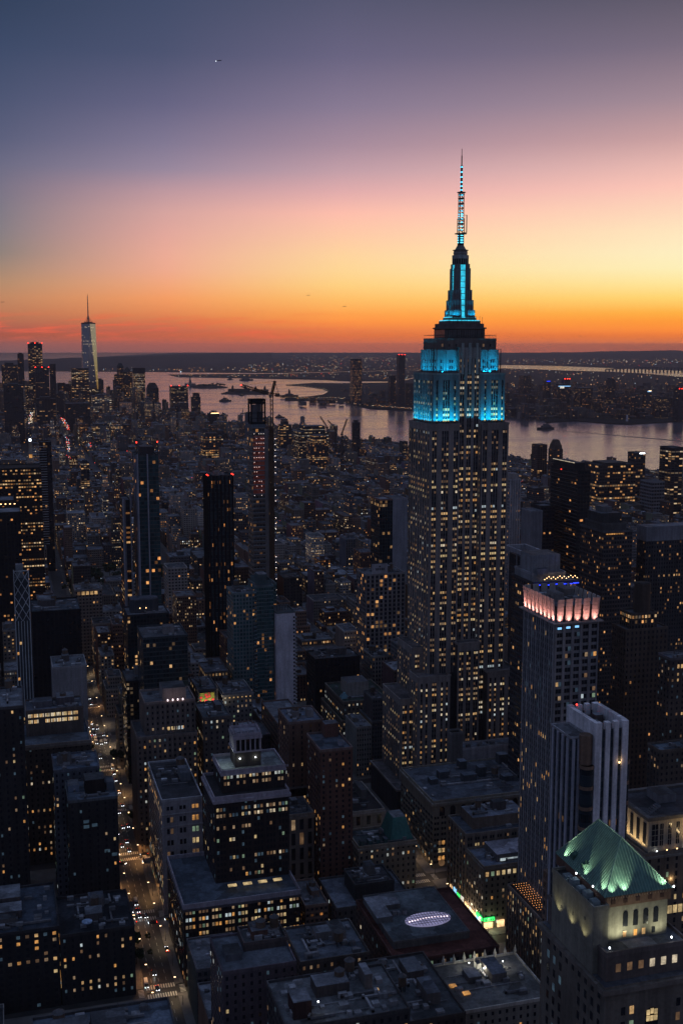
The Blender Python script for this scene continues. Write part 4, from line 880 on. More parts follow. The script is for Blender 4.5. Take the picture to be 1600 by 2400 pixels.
def cupola(b):
    BK = (.040, .034, .034); TRM = (.36, .33, .38)
    q = MB(); q.box(112.5, 126.5, 586.5, 600.5, 99, 108, (.05, .045, .045)); b.add('cupola_base', q)
    q = MB()
    for i in range(6):
        for s_ in range(4):
            t = i/5
            x, y = ((112.9+13.2*t, 586.6), (112.9+13.2*t, 600.4), (112.6, 586.9+13.2*t), (126.4, 586.9+13.2*t))[s_]; q.cyl(x, y, .42, 108, 114.3, TRM, 8)
    b.split('column', q, 9)
    q = MB(); q.box(113.5, 125.5, 587.5, 599.5, 108, 114.3, (.02, .02, .022)); b.add('cella', q)
    q = MB(); q.box(111.8, 127.2, 585.8, 601.2, 114.3, 116.2, TRM, bot=True, topc=(.2, .19, .22)); q.box(111.8, 127.2, 585.8, 601.2, 107.2, 107.98, TRM, bot=True)
    q.ring(112.2, 126.8, 586.2, 600.8, 116.2, 117.6, .35, TRM)
    for i in range(5):
        for x, y in ((112.5+3.5*i, 586.5), (112.5+3.5*i, 600.5), (112.5, 586.5+3.5*i), (126.5, 586.5+3.5*i)): q.cyl(x, y, .35, 117.6, 119.6, TRM, 6, r2=.06)
    b.add('crown_balustrade', q)
    for x in (115, 123.4):
        q = MB(); q.box(x-.3, x+.3, 585.9, 586.3, 103.6, 104.1, bot=True); b.add('terrace_lamp', q, ('white_lamp',)); lamp('POINT', b.root, (x, 585.2, 103.9), b.o, 110, (.92, 1, .82), shadow_soft_size=.3)
    lamp('POINT', b.root, (108, 590, 106), b.o, 420, (.85, 1, .88), shadow_soft_size=.5)
    q = MB()
    for i in range(4): q.box(103+i*8, 107.5+i*8, 559.8, 562.4, 45.1, 45.5, (.5, .4, .3), bot=True)
    b.split('skylight', q, 6, ('window_gold',))
    q = MB()
    for i in range(60): q.box(104.3+i*.6, 104.5+i*.6, 579.6, 579.9, 99.2, 100.4, TRM)
    b.add('balustrade', q)
TR = (.34, .31, .35)
simple('cupola_office_building', 'dark brick office block topped by a small columned temple', [
    (78, 138.5, 549, 608, 0, 42, (.034, .029, .030), dict(**TRI, lit=.62, E=dict(lit=.12, n=1, bay=4, rows=None), tones=(('window_amber', 4), ('window_gold', 4), ('window_green', 1), ('window_cool', 1)), rows={0: .5, 1: .95, 2: .7, 3: .6, 4: .75, 5: .3}), dict(roofc=(.11, .14, .18), parc=TR, par=2.2, cor=((.10, .09, .10), 1.2, .5))),
    (98.5, 138.4, 572, 607.9, 42.01, 88, (.034, .029, .030), dict(**{**TRI, 'fh': 3.35}, lit=.24, E=dict(lit=.04, n=1, bay=4), tones=(('window_gold', 4), ('window_pale', 3), ('window_teal', 4), ('window_amber', 1))), dict(parc=TR, par=1.6, roofc=(.05, .05, .055), cor=(TR, 1.6, .9))),
    (104, 138.3, 580, 606, 88.01, 99, (.034, .029, .030), dict(**{**TRI, 'fh': 3.6}, lit=.7, E=dict(lit=.05, n=1, bay=4, rows=None), tones=(('window_gold', 3), ('window_pale', 2), ('window_dim', 3)), rows={0: .95, 1: .3, 2: .2}), dict(parc=TR, par=1.5, roofc=(.28, .31, .31), cor=(TR, 1.0, .5)))], None, cupola)
simple('light_court_building', 'low roofs of glass and pale sheds behind the temple topped block', [(139, 166, 640, 700, 0, 62, (.10, .09, .09), MAS(.1), dict(roofc=(.2, .22, .25)))], (0, 6, 2))
simple('arched_stone_building', 'old stone front with tall arched openings beside the brown brick tower', [(148, 162.6, 612, 637, 0, 57, (.22, .19, .17), MAS(.08, bay=5, ww=2.2, wh=7, fh=9), dict(roofc=(.12, .14, .17), cor=((.26, .23, .2), 1.6, .8)))], (0, 3, 1))
def c1(b):
    b.bulk(172, 180, 622, 629, 98, 106, (.115, .06, .05)); b.bulk(176, 179, 606, 610, 98, 100.5, (.2, .22, .27))
simple('brick_tower', 'tall brown brick tower with stepped top, centre', [(163.2, 182, 600, 630, 0, 98, (.125, .068, .055), MAS(.05, bay=3.4, fh=3.1, ww=1.1, wh=1.5, tones=AMB), dict(roofc=(.09, .11, .14), parc=(.17, .12, .11)))], None, c1)
simple('brown_brick_block', 'brown brick block with slot windows left of the stepped brick tower', [(155, 176, 640, 668, 0, 102, (.125, .078, .062), MAS(.06, bay=4.6, ww=.8, wh=1.8, fh=3.3, tones=(('window_cool', 2), ('window_warm', 2))), dict(roofc=(.16, .19, .25), parc=(.16, .12, .11)))], (1, 4, 2))
def c2(b):
    q = MB(); q.prism([(202, 592), (215.5, 592), (215.5, 611), (202, 611)], 44, 56, (.055, .17, .155), scale=.55, topc=(.2, .22, .24)); b.add('mansard_roof', q)
    for i in range(4): b.bulk(184+i*4.6, 186+i*4.6, 590, 594, 44, 46.6, (.05, .1, .1), 'dormer')
simple('mansard_hotel', 'old stone hotel with a green mansard roof above the avenue', [(182, 216, 588, 612, 0, 44, (.20, .165, .13), MAS(.10, bay=3.0, tones=AMB), dict(cor=((.22, .19, .16), 1.3, .7), roofc=(.06, .08, .085)))], (0, 3, 0), c2)
simple('arcaded_library', 'pale neoclassical front with tall arched windows and dark roof', [(196, 216, 645, 692, 0, 40, (.27, .245, .22), MAS(.2, bay=6, ww=2.4, wh=6.5, fh=9, tones=AMB), dict(roofc=(.035, .035, .04), cor=((.3, .27, .24), 1.6, .8)))], (0, 2, 1))
def p1(b):
    for i in range(4): 
        x = 94.5+i*3.2; q = MB(); q.box(x-.35, x+.35, 716.3, 716.7, 98.2, 99.4, bot=True); b.add('terrace_lamp', q, ('pink_lamp',)); lamp('POINT', b.root, (x, 716.0, 100), b.o, 60, (1, .62, .42), shadow_soft_size=.3)
    b.bulk(92, 107, 722, 738, 97, 105, (.24, .22, .22)); 
    for i in range(5): b.win.append(((95+i*2.1, 717, 80), 'N', 1.5, 2.2, ('window_gold', 'window_gold', 'window_pale', 'window_cool', 'window_cool')[i]))
simple('stepped_stone_building', 'ribbed stone block with pink lamps on its roof terrace', [(74, 112, 711, 746, 0, 77, (.15, .125, .115), MAS(.14, bay=3.1, pier=((.19, .16, .145), .9, .4)), dict(roofc=(.1, .11, .13))), (80, 112, 717, 745.9, 77.01, 97, (.16, .135, .125), MAS(.10, bay=3.1, pier=((.2, .17, .155), .9, .4)), dict(par=1.4, parc=(.26, .21, .19)))], (0, 4, 0), p1)
simple('setback_office_block', 'low office block with pale lit windows beside the ribbed stone block', [(116, 134, 711, 745, 0, 86, (.10, .09, .088), MAS(.28, tones=(('window_warm', 3), ('window_pale', 3), ('window_cool', 2))), dict(roofc=(.13, .15, .17)))], (0, 4, 1))
def billb(b):
    q = MB(); q.box(126.2, 138.2, 791.2, 791.9, 64.5, 79.5, (.05, .05, .05), bot=True); b.add('poster_frame', q)
    q = MB(); q.box(127, 137.4, 791.0, 791.197, 65.3, 78.7, bot=True); b.add('painted_wall', q, ('mural',))
    for x in (129, 135): lamp('AREA', b.root, (x, 788.2, 63.6), b.o, 3200, (1, .85, .6), shape='RECTANGLE', size=3, size_y=.6, spread=radians(150), aim=(x, 791, 73))
    q = MB(); q.box(129, 139, 790.2, 790.6, 62.8, 63.2, bot=True); b.add('light_strip', q, ('window_gold',))
m_, g_ = newmat('mural'); pp = g_.n('ShaderNodeNewGeometry').outputs['Position']
vo = g_.n('ShaderNodeTexVoronoi'); g_.put(vo.inputs['Vector'], pp); vo.inputs['Scale'].default_value = .42; n_ = g_.noise(pp, .9, 3.0)
rc = g_.ramp(g_.m('ADD', vo.outputs['Distance'], g_.m('MULTIPLY', g_.m('SUBTRACT', n_, .5), .5)), [(0.0, (.75, .16, .04)), (.25, (.62, .045, .05)), (.42, (.40, .03, .04)), (.52, (.05, .12, .03)), (.8, (.30, .28, .05)), (1, (.03, .05, .04))])
bsdf(g_, rc, .8, .1)
M['mural'] = m_
simple('painted_wall_building', 'building carrying a bright red and yellow painted wall', [(125.5, 140, 792, 825, 0, 80, (.075, .07, .072), MAS(.08), dict(roofc=(.14, .16, .19)))], (0, 3, 1), billb)
simple('arcaded_loft', 'loft with arched top windows and lit rows left of the teal glass tower', [(144, 165, 792, 822, 0, 76, (.17, .165, .165), MAS(.42, bay=3.0, tones=(('window_pale', 3), ('window_warm', 3), ('window_cool', 1)), E=dict(lit=.1)), dict(cor=((.2, .19, .19), 1.6, .9)))], (1, 4, 1))
TG = (.03, .085, .095)
def teal(b):
    q = MB()
    for k in range(34):
        z = 30+k*3.05; q.box(184.2, 186.3, 871.6, 876, z, z+.35, (.16, .22, .24), bot=True); q.box(192.5, 194.5, 871.6, 872.9, z, z+.35, (.12, .18, .2), bot=True)
    b.split('balcony', q, 6); b.bulk(190, 197, 884, 896, 135, 143, (.10, .14, .15)); q = MB(); q.ring(188, 199.5, 880, 903, 135.6, 139.2, .3, (.09, .14, .15)); b.add('glass_screen', q)
simple('teal_glass_tower', 'teal glass tower left of the blank white slab', [(186, 199.8, 873, 905, 0, 135, (.10, .155, .165), sty(1.9, 3.05, .82, .72, .035, .1, TG, 1.1), dict(parc=(.12, .17, .18))), (199.81, 207, 894, 912, 0, 132, (.10, .155, .165), sty(1.9, 3.05, .82, .72, .03, .1, TG), dict(parc=(.12, .17, .18)))], None, teal)
simple('teal_apartment_house', 'lower grey teal block left of the teal glass tower', [(168, 185.5, 876, 903, 0, 130, (.12, .165, .175), sty(2.4, 3.1, .6, .6, .06, .15, TG), {})], (1, 3, 1))
def slab(b):
    q = MB()
    for k in range(36):
        z = 111-k*3.05; b.win.append(((214.9, 868, z-.5), 'N', 1.3, 1.5, 'window_dark')); q.box(216.0, 217.4, 868.4, 872, z-1.4, z-.3, (.30, .31, .32), bot=True)
    b.split('balcony', q, 6)
    q = MB()
    for i in range(6): stick(q, 203+i*2.2, 876, 115, 119, .35, (.06, .06, .07))
    q.box(202, 215, 875.5, 876.5, 118.5, 119, (.07, .07, .08), bot=True); b.add('roof_frame', q)
simple('white_slab_tower', 'tower with a broad blank white side wall', [(200.6, 215.8, 868, 893, 0, 114.5, (.62, .60, .66), None, dict(parc=(.12, .15, .16), roofc=(.1, .12, .13)))], None, slab)
def bgt(b):
    q = MB()
    for (x, y) in ((177, 1035), (177, 1041), (200, 1035), (200, 1041)): q.box(x-.35, x+.35, y-.35, y+.35, 205.9, 206.7, bot=True)
    b.split('aviation_light', q, 6, ('red_lamp',))
    q = MB()
    for xa in (177, 200): q.box(xa-.12, xa+.12, 1035.5, 1040.5, 205.7, 205.95, bot=True)
    b.split('roof_light', q, 5, ('window_red',))
    q = MB()
    for i in range(7): q.box(177.4+i*3.6, 178.7+i*3.6, 1034.3, 1034.99, 0, 205.5, (.012, .013, .016))
    for i in range(9): q.box(176.4, 176.99, 1036+i*2.8, 1037+i*2.8, 0, 205.5, (.012, .013, .016))
    b.split('dark_pier', q, 5)
simple('black_glass_tower', 'black glass tower with red lamps at its roof corners', [(177, 200.3, 1035, 1061, 0, 205, (.030, .034, .040), sty(1.6, 3.6, .85, .82, .05, .05, (.026, .040, .052), 1.2), dict(par=.8, parc=(.04, .04, .045), roofc=(.03, .03, .035)))], (0, 3, 1), bgt)
def madh(b):
    q = MB()
    for x in (113.8, 122.5): q.box(x, x+1.1, 1033.9, 1034.99, 0, 227, (.30, .31, .36))
    for y in (1036, 1052): q.box(112.9, 113.99, y, y+1.6, 0, 226, (.26, .27, .32))
    b.split('rib', q, 5); b.bulk(118, 130, 1042, 1060, 225, 233, (.05, .055, .06)); q = MB()
    for x, y in ((114, 1036), (132.5, 1037)): q.box(x-.5, x+.5, y-.5, y+.5, 237, 238, bot=True)
    b.split('aviation_light', q, 6, ('red_lamp',)); q = MB(); stick(q, 114, 1036, 225, 237, .4); stick(q, 132.5, 1037, 225, 237, .4); b.add('light_mast', q)
simple('ribbed_glass_tower', 'teal glass tower with white corner ribs, upper left', [(114, 133, 1035, 1076, 0, 225, (.05, .065, .07), sty(2.6, 3.6, .9, .74, .06, .05, (.022, .055, .065), 1.3), dict(roofc=(.05, .06, .07)))], None, madh)
def slim(b):
    q = MB(); q.box(100.6, 102.0, 1039, 1039.98, 0, 187, (.25, .255, .29)); q.box(107.2, 108.3, 1039, 1039.98, 0, 187, (.22, .225, .25)); q.box(102.01, 103.4, 1039.2, 1039.98, 0, 187, (.15, .15, .17)); b.split('rib', q, 5)
simple('slim_ribbed_tower', 'slim dark tower with pale edges left of the ribbed glass tower', [(101, 108, 1040, 1072, 0, 185, (.025, .023, .025), sty(5, 4.4, .7, .4, .30, .05), {})], None, slim)
def oc(b):
    pts = [(96, 948), (100, 944), (114, 944), (119, 948), (119, 958), (114, 962), (100, 962), (96, 958)]
    q = MB(); q.prism(pts, 104, 115, (.055, .065, .08), topc=(.06, .07, .09)); b.add('octagonal_penthouse', q)
    q = MB(); q.box(103, 103.6, 943.4, 943.8, 108, 108.6, bot=True); q.box(108, 108.6, 943.4, 943.8, 108, 108.6, bot=True); b.split('wall_lamp', q, 6, ('warm_lamp',))
simple('octagon_topped_block', 'dark tower block with an eight sided rooftop housing', [(92, 126, 936, 968, 0, 104, (.025, .028, .034), sty(2.6, 3.3, .7, .6, .09, .25, (.015, .028, .035)), {})], (0, 3, 0), oc)
simple('blue_glass_block', 'dark blue glass block below the octagon topped tower', [(88, 119, 790, 826, 0, 121, (.03, .042, .052), sty(2.2, 3.2, .8, .7, .06, .35, (.014, .028, .036)), {})], (0, 3, 1))
simple('mirror_glass_block', 'narrow dark glass block with cool lit windows right of the canyon', [(80, 103, 835, 868, 0, 78, (.02, .024, .03), sty(2.6, 3.3, .7, .55, .16, .45, (.012, .02, .026)), {})], (0, 2, 1))
def q1(b):
    for i in range(5): b.win.append(((68+i*4.2, 1172, 75.5), 'N', 3.0, 3.4, 'window_warm' if i else 'window_dim'))
simple('arcade_topped_block', 'pale block with a bright row of arched windows under its roof', [(64, 91, 1172, 1205, 0, 78, (.22, .19, .17), sty(3.4, 3.6, .45, .5, .12, .2), {})], (1, 5, 2), q1)
def n262(b):
    q = MB()
    for k in range(0, 40): q.box(251.0, 264.2, 1188.6, 1189.98, 238-k*5.0-.9, 238-k*5.0, (.20, .22, .24), bot=True)
    b.add('floor_slab', q)
    q = MB(); q.box(251.6, 263.8, 1189.2, 1189.9, 168, 229, (.50, .12, .075), bot=True); b.add('brown_netting', q)
    q = MB()
    for k in range(14):
        for i in range(5):
            if b.R.random() < .55: q.box(252.5+i*2.5, 252.85+i*2.5, 1188.3, 1188.6, 231-k*5, 231.35-k*5, bot=True)
    for k in range(30):
        if b.R.random() < .7: q.box(275.2, 275.7, 1190, 1190.5, 225-k*6, 225.6-k*6, bot=True)
    b.split('site_lamp', q, 6, ('site_lamp',))
    c = MB(); CB_ = (.02, .022, .026)
    for x in (250.2, 264.6):
        for y in (1190, 1203): stick(c, x, y, 241, 266, 1.6, CB_)
    for z in (241, 262, 265): c.ring(249.4, 265.4, 1189.2, 1203.8, z, z+2.4, 1.0, CB_)
    for z in (247, 252.5): c.ring(250, 265, 1189.8, 1203, z, z+.5, .5, CB_)
    c.box(252.5, 257, 1194, 1201, 241, 261, (.17, .175, .19)); c.box(258, 263, 1193, 1200, 241, 254, (.07, .075, .085)); c.box(257.5, 263, 1200.5, 1202, 241, 262, (.13, .135, .15)); b.add('crown_frame', c)
    h = MB()
    for k in range(58): h.ring(268.2, 272.8, 1186, 1189.6, 6+k*4, 6.4+k*4, .3, (.12, .085, .06))
    for x in (268.3, 272.6): stick(h, x, 1186.2, 0, 240, .5, (.14, .10, .07))
    h.box(268.6, 272.4, 1187.0, 1189.5, 0, 238, (.15, .105, .075)); b.add('construction_hoist', h)
M['site_lamp'] = glow('site_lamp', (1, .85, .78), 3.0)
simple('unfinished_tower', 'slender unfinished tower with open black crown and brown netting', [(251, 264.2, 1190, 1216, 0, 237, (.17, .15, .135), sty(3.3, 5, .8, .6, .06, .1, (.06, .062, .066)), dict(par=0)), (264.21, 268, 1190, 1216, 0, 235, (.27, .255, .25), None, dict(par=0)), (250, 265, 1189, 1217, 237.01, 241, (.11, .14, .17), None, dict(par=0)), (268.01, 273, 1191, 1212, 0, 228, (.14, .11, .09), sty(3, 4, .5, .4, .12, .2), dict(par=0))], None, n262)
# ---- west of Fifth
SHOP = [('cool_shop_window', 0), ('blue_sign', 1), ('shop_window', 0), ('shop_window', 0), ('cool_shop_window', 0), ('shop_window', 0), ('shop_window', 0)]
def w3(b):
    for i in range(7):
        y = 563+i*3.4; q = MB(); q.box(245.3, 245.84, y, y+2.9, .6, 4.6, bot=True); b.split('shop_window', q, 6, (SHOP[i][0],))
    q = MB(); q.box(246.4, 251.6, 560.1, 560.84, .6, 4.0, bot=True); q.box(254.5, 258.6, 560.1, 560.84, .6, 4.4, bot=True); b.split('shop_window', q, 6, ('shop_window',))
    q = MB(); q.box(245.0, 245.84, 561.2, 569, 5.0, 6.8, bot=True); q.box(246.2, 252.6, 560.0, 560.84, 5.0, 6.8, bot=True); b.split('green_shop_sign', q, 6, ('green_sign',))
    q = MB()
    for i in range(5): q.box(247.0+i*1.05, 247.7+i*1.05, 559.9, 559.99, 5.35, 6.3, (.01, .2, .05), bot=True)
    b.add('sign_lettering', q)
    for i in range(7): b.win.append(((248+i*3.3, 561, 32.2), 'N', 1.8, 2.6, ('window_warm', 'window_green', 'window_gold', 'window_gold', 'window_pale', 'window_gold', 'window_dim')[i]))
    b.bulk(256, 286, 566, 584, 36, 40.5, (.13, .125, .13), 'penthouse', (.30, .29, .33)); q = MB(); q.box(258, 280, 565.6, 565.99, 36.6, 38, bot=True); b.add('penthouse_window', q, ('window_cool',))
    for y in (566, 574, 582): lamp('POINT', b.root, (243.6, y, 4.5), b.o, 700, (1, .78, .5), shadow_soft_size=.5)
    lamp('POINT', b.root, (250, 557.6, 4.5), b.o, 700, (.9, 1, .6), shadow_soft_size=.5)
simple('corner_shop_building', 'corner block with a glowing green sign over its shop windows', [(246, 290, 561, 586, 0, 36, (.19, .16, .13), MAS(.10, bay=3.3, top=6, E=dict(lit=.22, tones=(('window_pale', 2), ('window_warm', 2), ('window_cool', 2)))), dict(roofc=(.19, .22, .28), cor=((.2, .17, .14), .9, .6)))], (0, 3, 0), w3)
def w2(b):
    b.bulk(253, 286, 594, 612, 44, 51, (.17, .135, .11), 'penthouse', (.2, .22, .26)); b.kit(254, 285, 595, 611, 51, 1, 6, 1)
    for i, t in enumerate(('cool_shop_window', 'green_sign', 'blue_sign', 'shop_window')):
        q = MB(); q.box(245.3, 245.84, 589+i*5.5, 592.5+i*5.5, 1.0, 4.6 if i % 2 else 5.4, bot=True); b.split('shop_window', q, 6, (t,))
simple('avenue_office_building', 'brown block with tall window strips behind the green sign corner', [(246, 292, 587, 615, 0, 44, (.15, .125, .105), MAS(.08, bay=4.4, n=2, pier=((.2, .165, .135), 1.1, .45)), dict(roofc=(.1, .12, .15)))], (0, 2, 0), w2)
def w1(b):
    for i in range(9): 
        q = MB(); c = 252+i*7; q.box(c-1.7, c+1.7, 639.84, 639.99, 34, 38.2, bot=True); q.disc((c, 639.98, 38.2), 'N', 1.7, .12); b.add('arched_window', q, ('window_dark',))
    for k, ts in ((0, ('window_amber', 'window_amber')), (1, ('window_gold', 'window_warm')), (2, ('window_dim', 'window_amber'))):
        for j in (0, 1): b.win.append(((250.6+j*2.4, 640, 6.5+k*5), 'N', 1.8, 2.6, ts[j]))
    q = MB(); q.disc((252, 639.9, 3.4), 'N', 2.2, .2); b.add('entrance_arch', q, ('window_dim',))
    for i, (a, c) in enumerate(((255, 668), (264, 676), (276, 664), (290, 672), (302, 660), (318, 675), (283, 688), (312, 690))): b.bulk(a, a+5+i % 3*2, c, c+6, 43, 46.5+i % 4, (.07, .08, .09), roofc=(.14, .17, .21))
simple('old_department_store', 'huge stone block with an arched top storey in front of the cyan tower', [(246, 345, 640, 700, 0, 43, (.205, .185, .155), MAS(.07, bay=4.6, n=2, ww=1.3, gap=.5, top=9, tones=AMB, E=dict(lit=.14)), dict(roofc=(.125, .145, .175), cor=((.24, .22, .19), 1.6, 1.1)))], (1, 12, 0), w1)
simple('rooftop_shed_block', 'long pale sloped roof at the foot of the cyan tower', [(292, 348, 705, 717, 0, 50, (.29, .29, .31), None, dict(roofc=(.22, .26, .32)))], (0, 2, 0))
simple('chimney_stack_block', 'square grey chimney stack in front of the cyan tower base', [(283, 291.5, 704, 712, 0, 62, (.15, .145, .145), None, dict(roofc=(.03, .03, .03)))], None)
def c4(b):
    b.bulk(258, 276, 866, 884, 43, 54, (.33, .31, .29)); q = MB(); q.prism([(252, 860), (258, 860), (258, 868), (252, 868)], 43, 47, (.14, .26, .30), scale=.2); b.add('glass_lantern', q)
    for i in range(7): b.win.append(((255+i*3.4, 850, 33), 'N', 1.6, 1.8, b.R.choice(['window_green', 'window_gold', 'window_pale'])))
simple('green_terraced_block', 'stepped stone block with planted terraces left of the cyan tower base', [(247, 292, 843, 905, 0, 30, (.16, .135, .11), MAS(.30, bay=3.4, tones=(('window_gold', 3), ('window_amber', 3), ('window_cool', 1))), dict(roofc=(.03, .05, .04))), (250, 290, 850, 904, 30.01, 43, (.15, .13, .11), MAS(.16, bay=3.4), dict(roofc=(.04, .06, .05)))], (0, 5, 0), c4)
simple('grid_fronted_block', 'square block with a regular grid of dark windows beside the cyan tower', [(303, 319, 940, 968, 0, 52, (.19, .18, .17), sty(2.6, 3.6, .6, .6, .04), {})], (2, 3, 0))
simple('black_roofed_block', 'wide unlit black block between the white slab and the cyan tower', [(250, 290, 935, 965, 0, 55, (.02, .02, .022), sty(3.4, 3.6, .4, .5, .02), {})], (0, 6, 2))
def signb(b):
    q = MB(); q.box(322, 337, 1001, 1001.7, 113, 123, (.33, .33, .36), bot=True); b.add('sign_board', q)
    q = MB()
    for i in range(5): q.box(325.5+i*1.8, 326.7+i*1.8, 1000.8, 1000.99, 117, 119.2, (.06, .06, .07), bot=True)
    q.disc((329.6, 1000.99, 120.6), 'N', .9, .15, (.06, .06, .07)); b.add('sign_lettering', q)
simple('grid_office_tower', 'grid fronted office tower with a white sign board on its roof', [(316, 354, 1000, 1030, 0, 113, (.19, .18, .18), sty(4.2, 3.9, .62, .66, .14, .1), dict(roofc=(.12, .13, .15)))], (1, 4, 1), signb)
simple('grey_walled_tower', 'glass tower with a blank grey right half, left of the cyan tower', [(367, 381, 1116, 1146, 0, 166, (.03, .04, .05), sty(2.6, 3.6, .85, .75, .12, .2, (.012, .02, .026)), dict(parc=(.2, .12, .1))), (381.01, 397, 1116, 1146, 0, 166, (.24, .25, .285), None, dict(parc=(.27, .27, .3)))], None)
def framet(b):
    q = MB()
    for y in (840.5, 856, 872, 890): q.box(406.6, 407.4, y, y+.8, 140, 152, (.3, .3, .33))
    for x in (407, 414, 422.5): stick(q, x, 839.4, 60, 152, 1.3, (.26, .27, .3))
    q.ring(405.6, 424.6, 838.4, 893, 151.5, 155, 1.6, (.33, .33, .36)); b.add('roof_frame', q)
simple('frame_topped_tower', 'dark slab tower with an open pale frame round its roof, right of the cyan tower', [(408, 424, 841, 890, 0, 149, (.035, .038, .045), sty(1.6, 3.6, .5, .9, .002, .2, (.02, .025, .032)), dict(par=0, roofc=(.06, .07, .08)))], (0, 4, 2), framet)
def mech(b):
    b.bulk(316, 335, 654, 672, 180, 192, (.2, .215, .24)); b.bulk(318, 325, 650.5, 653, 180, 184, (.2, .215, .24))
    q = MB()
    for i in range(7): q.box(314.5+i*4.4, 318.2+i*4.4, 646.6, 647.0, 174.2-.15*(i % 3), 174.6-.15*(i % 3), bot=True)
    b.split('blue_strip_light', q, 6, ('blue_led',)); q = MB()
    for i in range(16): q.box(322+i*1.5, 322.4+i*1.5, 649, 649.4, 177+(i*7 % 5)*.4, 177.4+(i*7 % 5)*.4, bot=True)
    b.split('terrace_light', q, 6, ('warm_lamp',))
simple('plant_topped_tower', 'grey stepped roof plant with blue strip lights behind the pink crown', [(314, 347, 648, 680, 0, 175, (.05, .05, .055), sty(3, 3.8, .6, .5, .1), {}), (315, 338, 652, 678, 175.01, 180, (.2, .215, .24), None, {})], (0, 4, 0), mech)
def wt(b):
    b.bulk(550, 559, 1200, 1215, 172, 179, (.3, .28, .27)); q = MB()
    for i in range(5): q.box(548.2+i*2.9, 549.4+i*2.9, 1196.3, 1196.99, 0, 173, (.40, .39, .41))
    b.split('pier', q, 5)
simple('white_ribbed_tower', 'pale ribbed tower directly right of the cyan tower shaft', [(548, 561.5, 1197, 1225, 0, 172, (.26, .255, .27), sty(2.6, 3.4, .5, .55, .16, .05), {})], None, wt)
def dh(b):
    b.bulk(548, 560, 1045, 1090, 199, 206, (.035, .036, .04), 'roof_screen'); q = MB(); q.box(547.5, 547.9, 1044, 1091, 206, 206.6, bot=True); b.add('roof_edge_light', q, ('window_pale',))
    q = MB(); q.box(546.3, 546.9, 1070, 1070.6, 197, 197.6, bot=True); b.split('aviation_light', q, 6, ('red_lamp',))
    q = MB()
    for k in range(52): q.box(546.4, 546.98, 1035, 1094, 196-k*3.7, 196.5-k*3.7, (.09, .085, .085))
    b.add('sill_band', q)
simple('banded_dark_tower', 'tall dark tower with thin pale floor lines, right of the cyan tower', [(547, 561, 1035, 1094, 0, 199, (.032, .030, .032), sty(3.2, 3.7, .94, .6, .035, .05, (.02, .02, .024)), {})], None, dh)
simple('narrow_grey_tower', 'narrow grey tower left of the banded dark tower', [(510, 522, 1060, 1085, 0, 156, (.2, .2, .22), None, {}), (522.01, 538, 1065, 1088, 0, 160, (.03, .03, .034), sty(3, 3.6, .6, .5, .2, .05), {})], None)
simple('blue_lattice_topped_tower', 'small tower with an open blue grey frame on top', [(592, 607, 1130, 1150, 0, 150, (.10, .11, .13), sty(2.4, 3.6, .8, .7, .08, .4), {})], None, lambda b: b.add('roof_frame', (lambda q: ([q.ring(592, 607, 1130, 1145, z, z+1.2, 1.2, (.16, .25, .29)) for z in (150, 157, 164)], [stick(q, x, y, 150, 165, 1.3, (.16, .25, .29)) for x in (592.6, 599.5, 606.4) for y in (1130.6, 1144.4)], q)[2])(MB())))
def resid(b):
    b.bulk(424, 440, 764, 785, 190, 199, (.06, .065, .07)); b.bulk(428, 436, 770, 780, 199, 203, (.14, .15, .16)); q = MB()
    for i in range(7): q.box(424+i*2.0, 425.4+i*2.0, 755.4, 755.8, 184.2, 185, bot=True)
    b.split('crown_light', q, 6, ('window_amber',))
simple('dark_apartment_tower', 'wide dark apartment tower with sparse lit windows, right side', [(422, 446, 756, 792, 0, 186, (.06, .055, .058), sty(2.2, 3.2, .5, .5, .12, .08, (.02, .024, .03)), dict(parc=(.10, .105, .115))), (424, 443, 760, 788, 186.01, 191, (.08, .085, .09), None, {})], None, resid)
simple('grey_crowned_tower', 'dark tower with a blank grey crown at the right edge', [(463, 520, 765, 778, 0, 176, (.05, .05, .055), sty(2.2, 3.2, .5, .5, .14, .12, (.02, .024, .03)), dict(par=0)), (462.6, 520.4, 764.6, 778.4, 176.01, 187, (.19, .20, .225), None, dict(par=0, roofc=(.2, .22, .26)))], None)
def rnd(b):
    q = MB(); q.cyl(403.5, 669, 5.4, 147, 166.5, (.075, .062, .055), 24); q.cyl(403.5, 669, 4.8, 166.5, 166.9, (.03, .03, .03), 24); b.add('round_turret', q)
simple('round_topped_tower', 'dark stepped tower ending in a round turret, right side', [(387, 418, 660, 678, 0, 137, (.085, .07, .062), sty(3.0, 3.7, .36, .5, .015, .1), {}), (392, 411, 662, 677, 137.01, 147, (.065, .055, .05), sty(2.4, 3.6, .6, .6, .3, .15), {})], None, rnd)
def flagb(b):
    q = MB(); q.bar((387, 603, 132), (387, 603, 141), .25); b.add('flag_pole', q)
    for i in range(10): b.win.append(((391+i*2.5, 604, 128), 'N', 1.3, 2.4, 'window_warm'))
simple('crowned_stone_block', 'stone block with a lit top row of windows at the right edge', [(385.5, 430, 604, 618, 0, 132.5, (.09, .075, .068), MAS(.10, bay=3.6, tones=AMB), dict(parc=(.16, .15, .16), roofc=(.13, .15, .18)))], (1, 5, 1), flagb)
simple('flat_blue_roofed_block', 'flat blue grey roof at the right edge above the lit stone cornice', [(346, 410, 549, 562, 0, 97, (.10, .085, .075), MAS(.06, tones=AMB), dict(roofc=(.13, .165, .20)))], (0, 7, 2))
simple('tank_roofed_block', 'dark block with pale roof sheds left of the flat blue grey roof', [(300, 336, 548, 600, 0, 66, (.07, .06, .058), MAS(.05, tones=AMB), dict(roofc=(.13, .155, .19)))], (1, 6, 2))
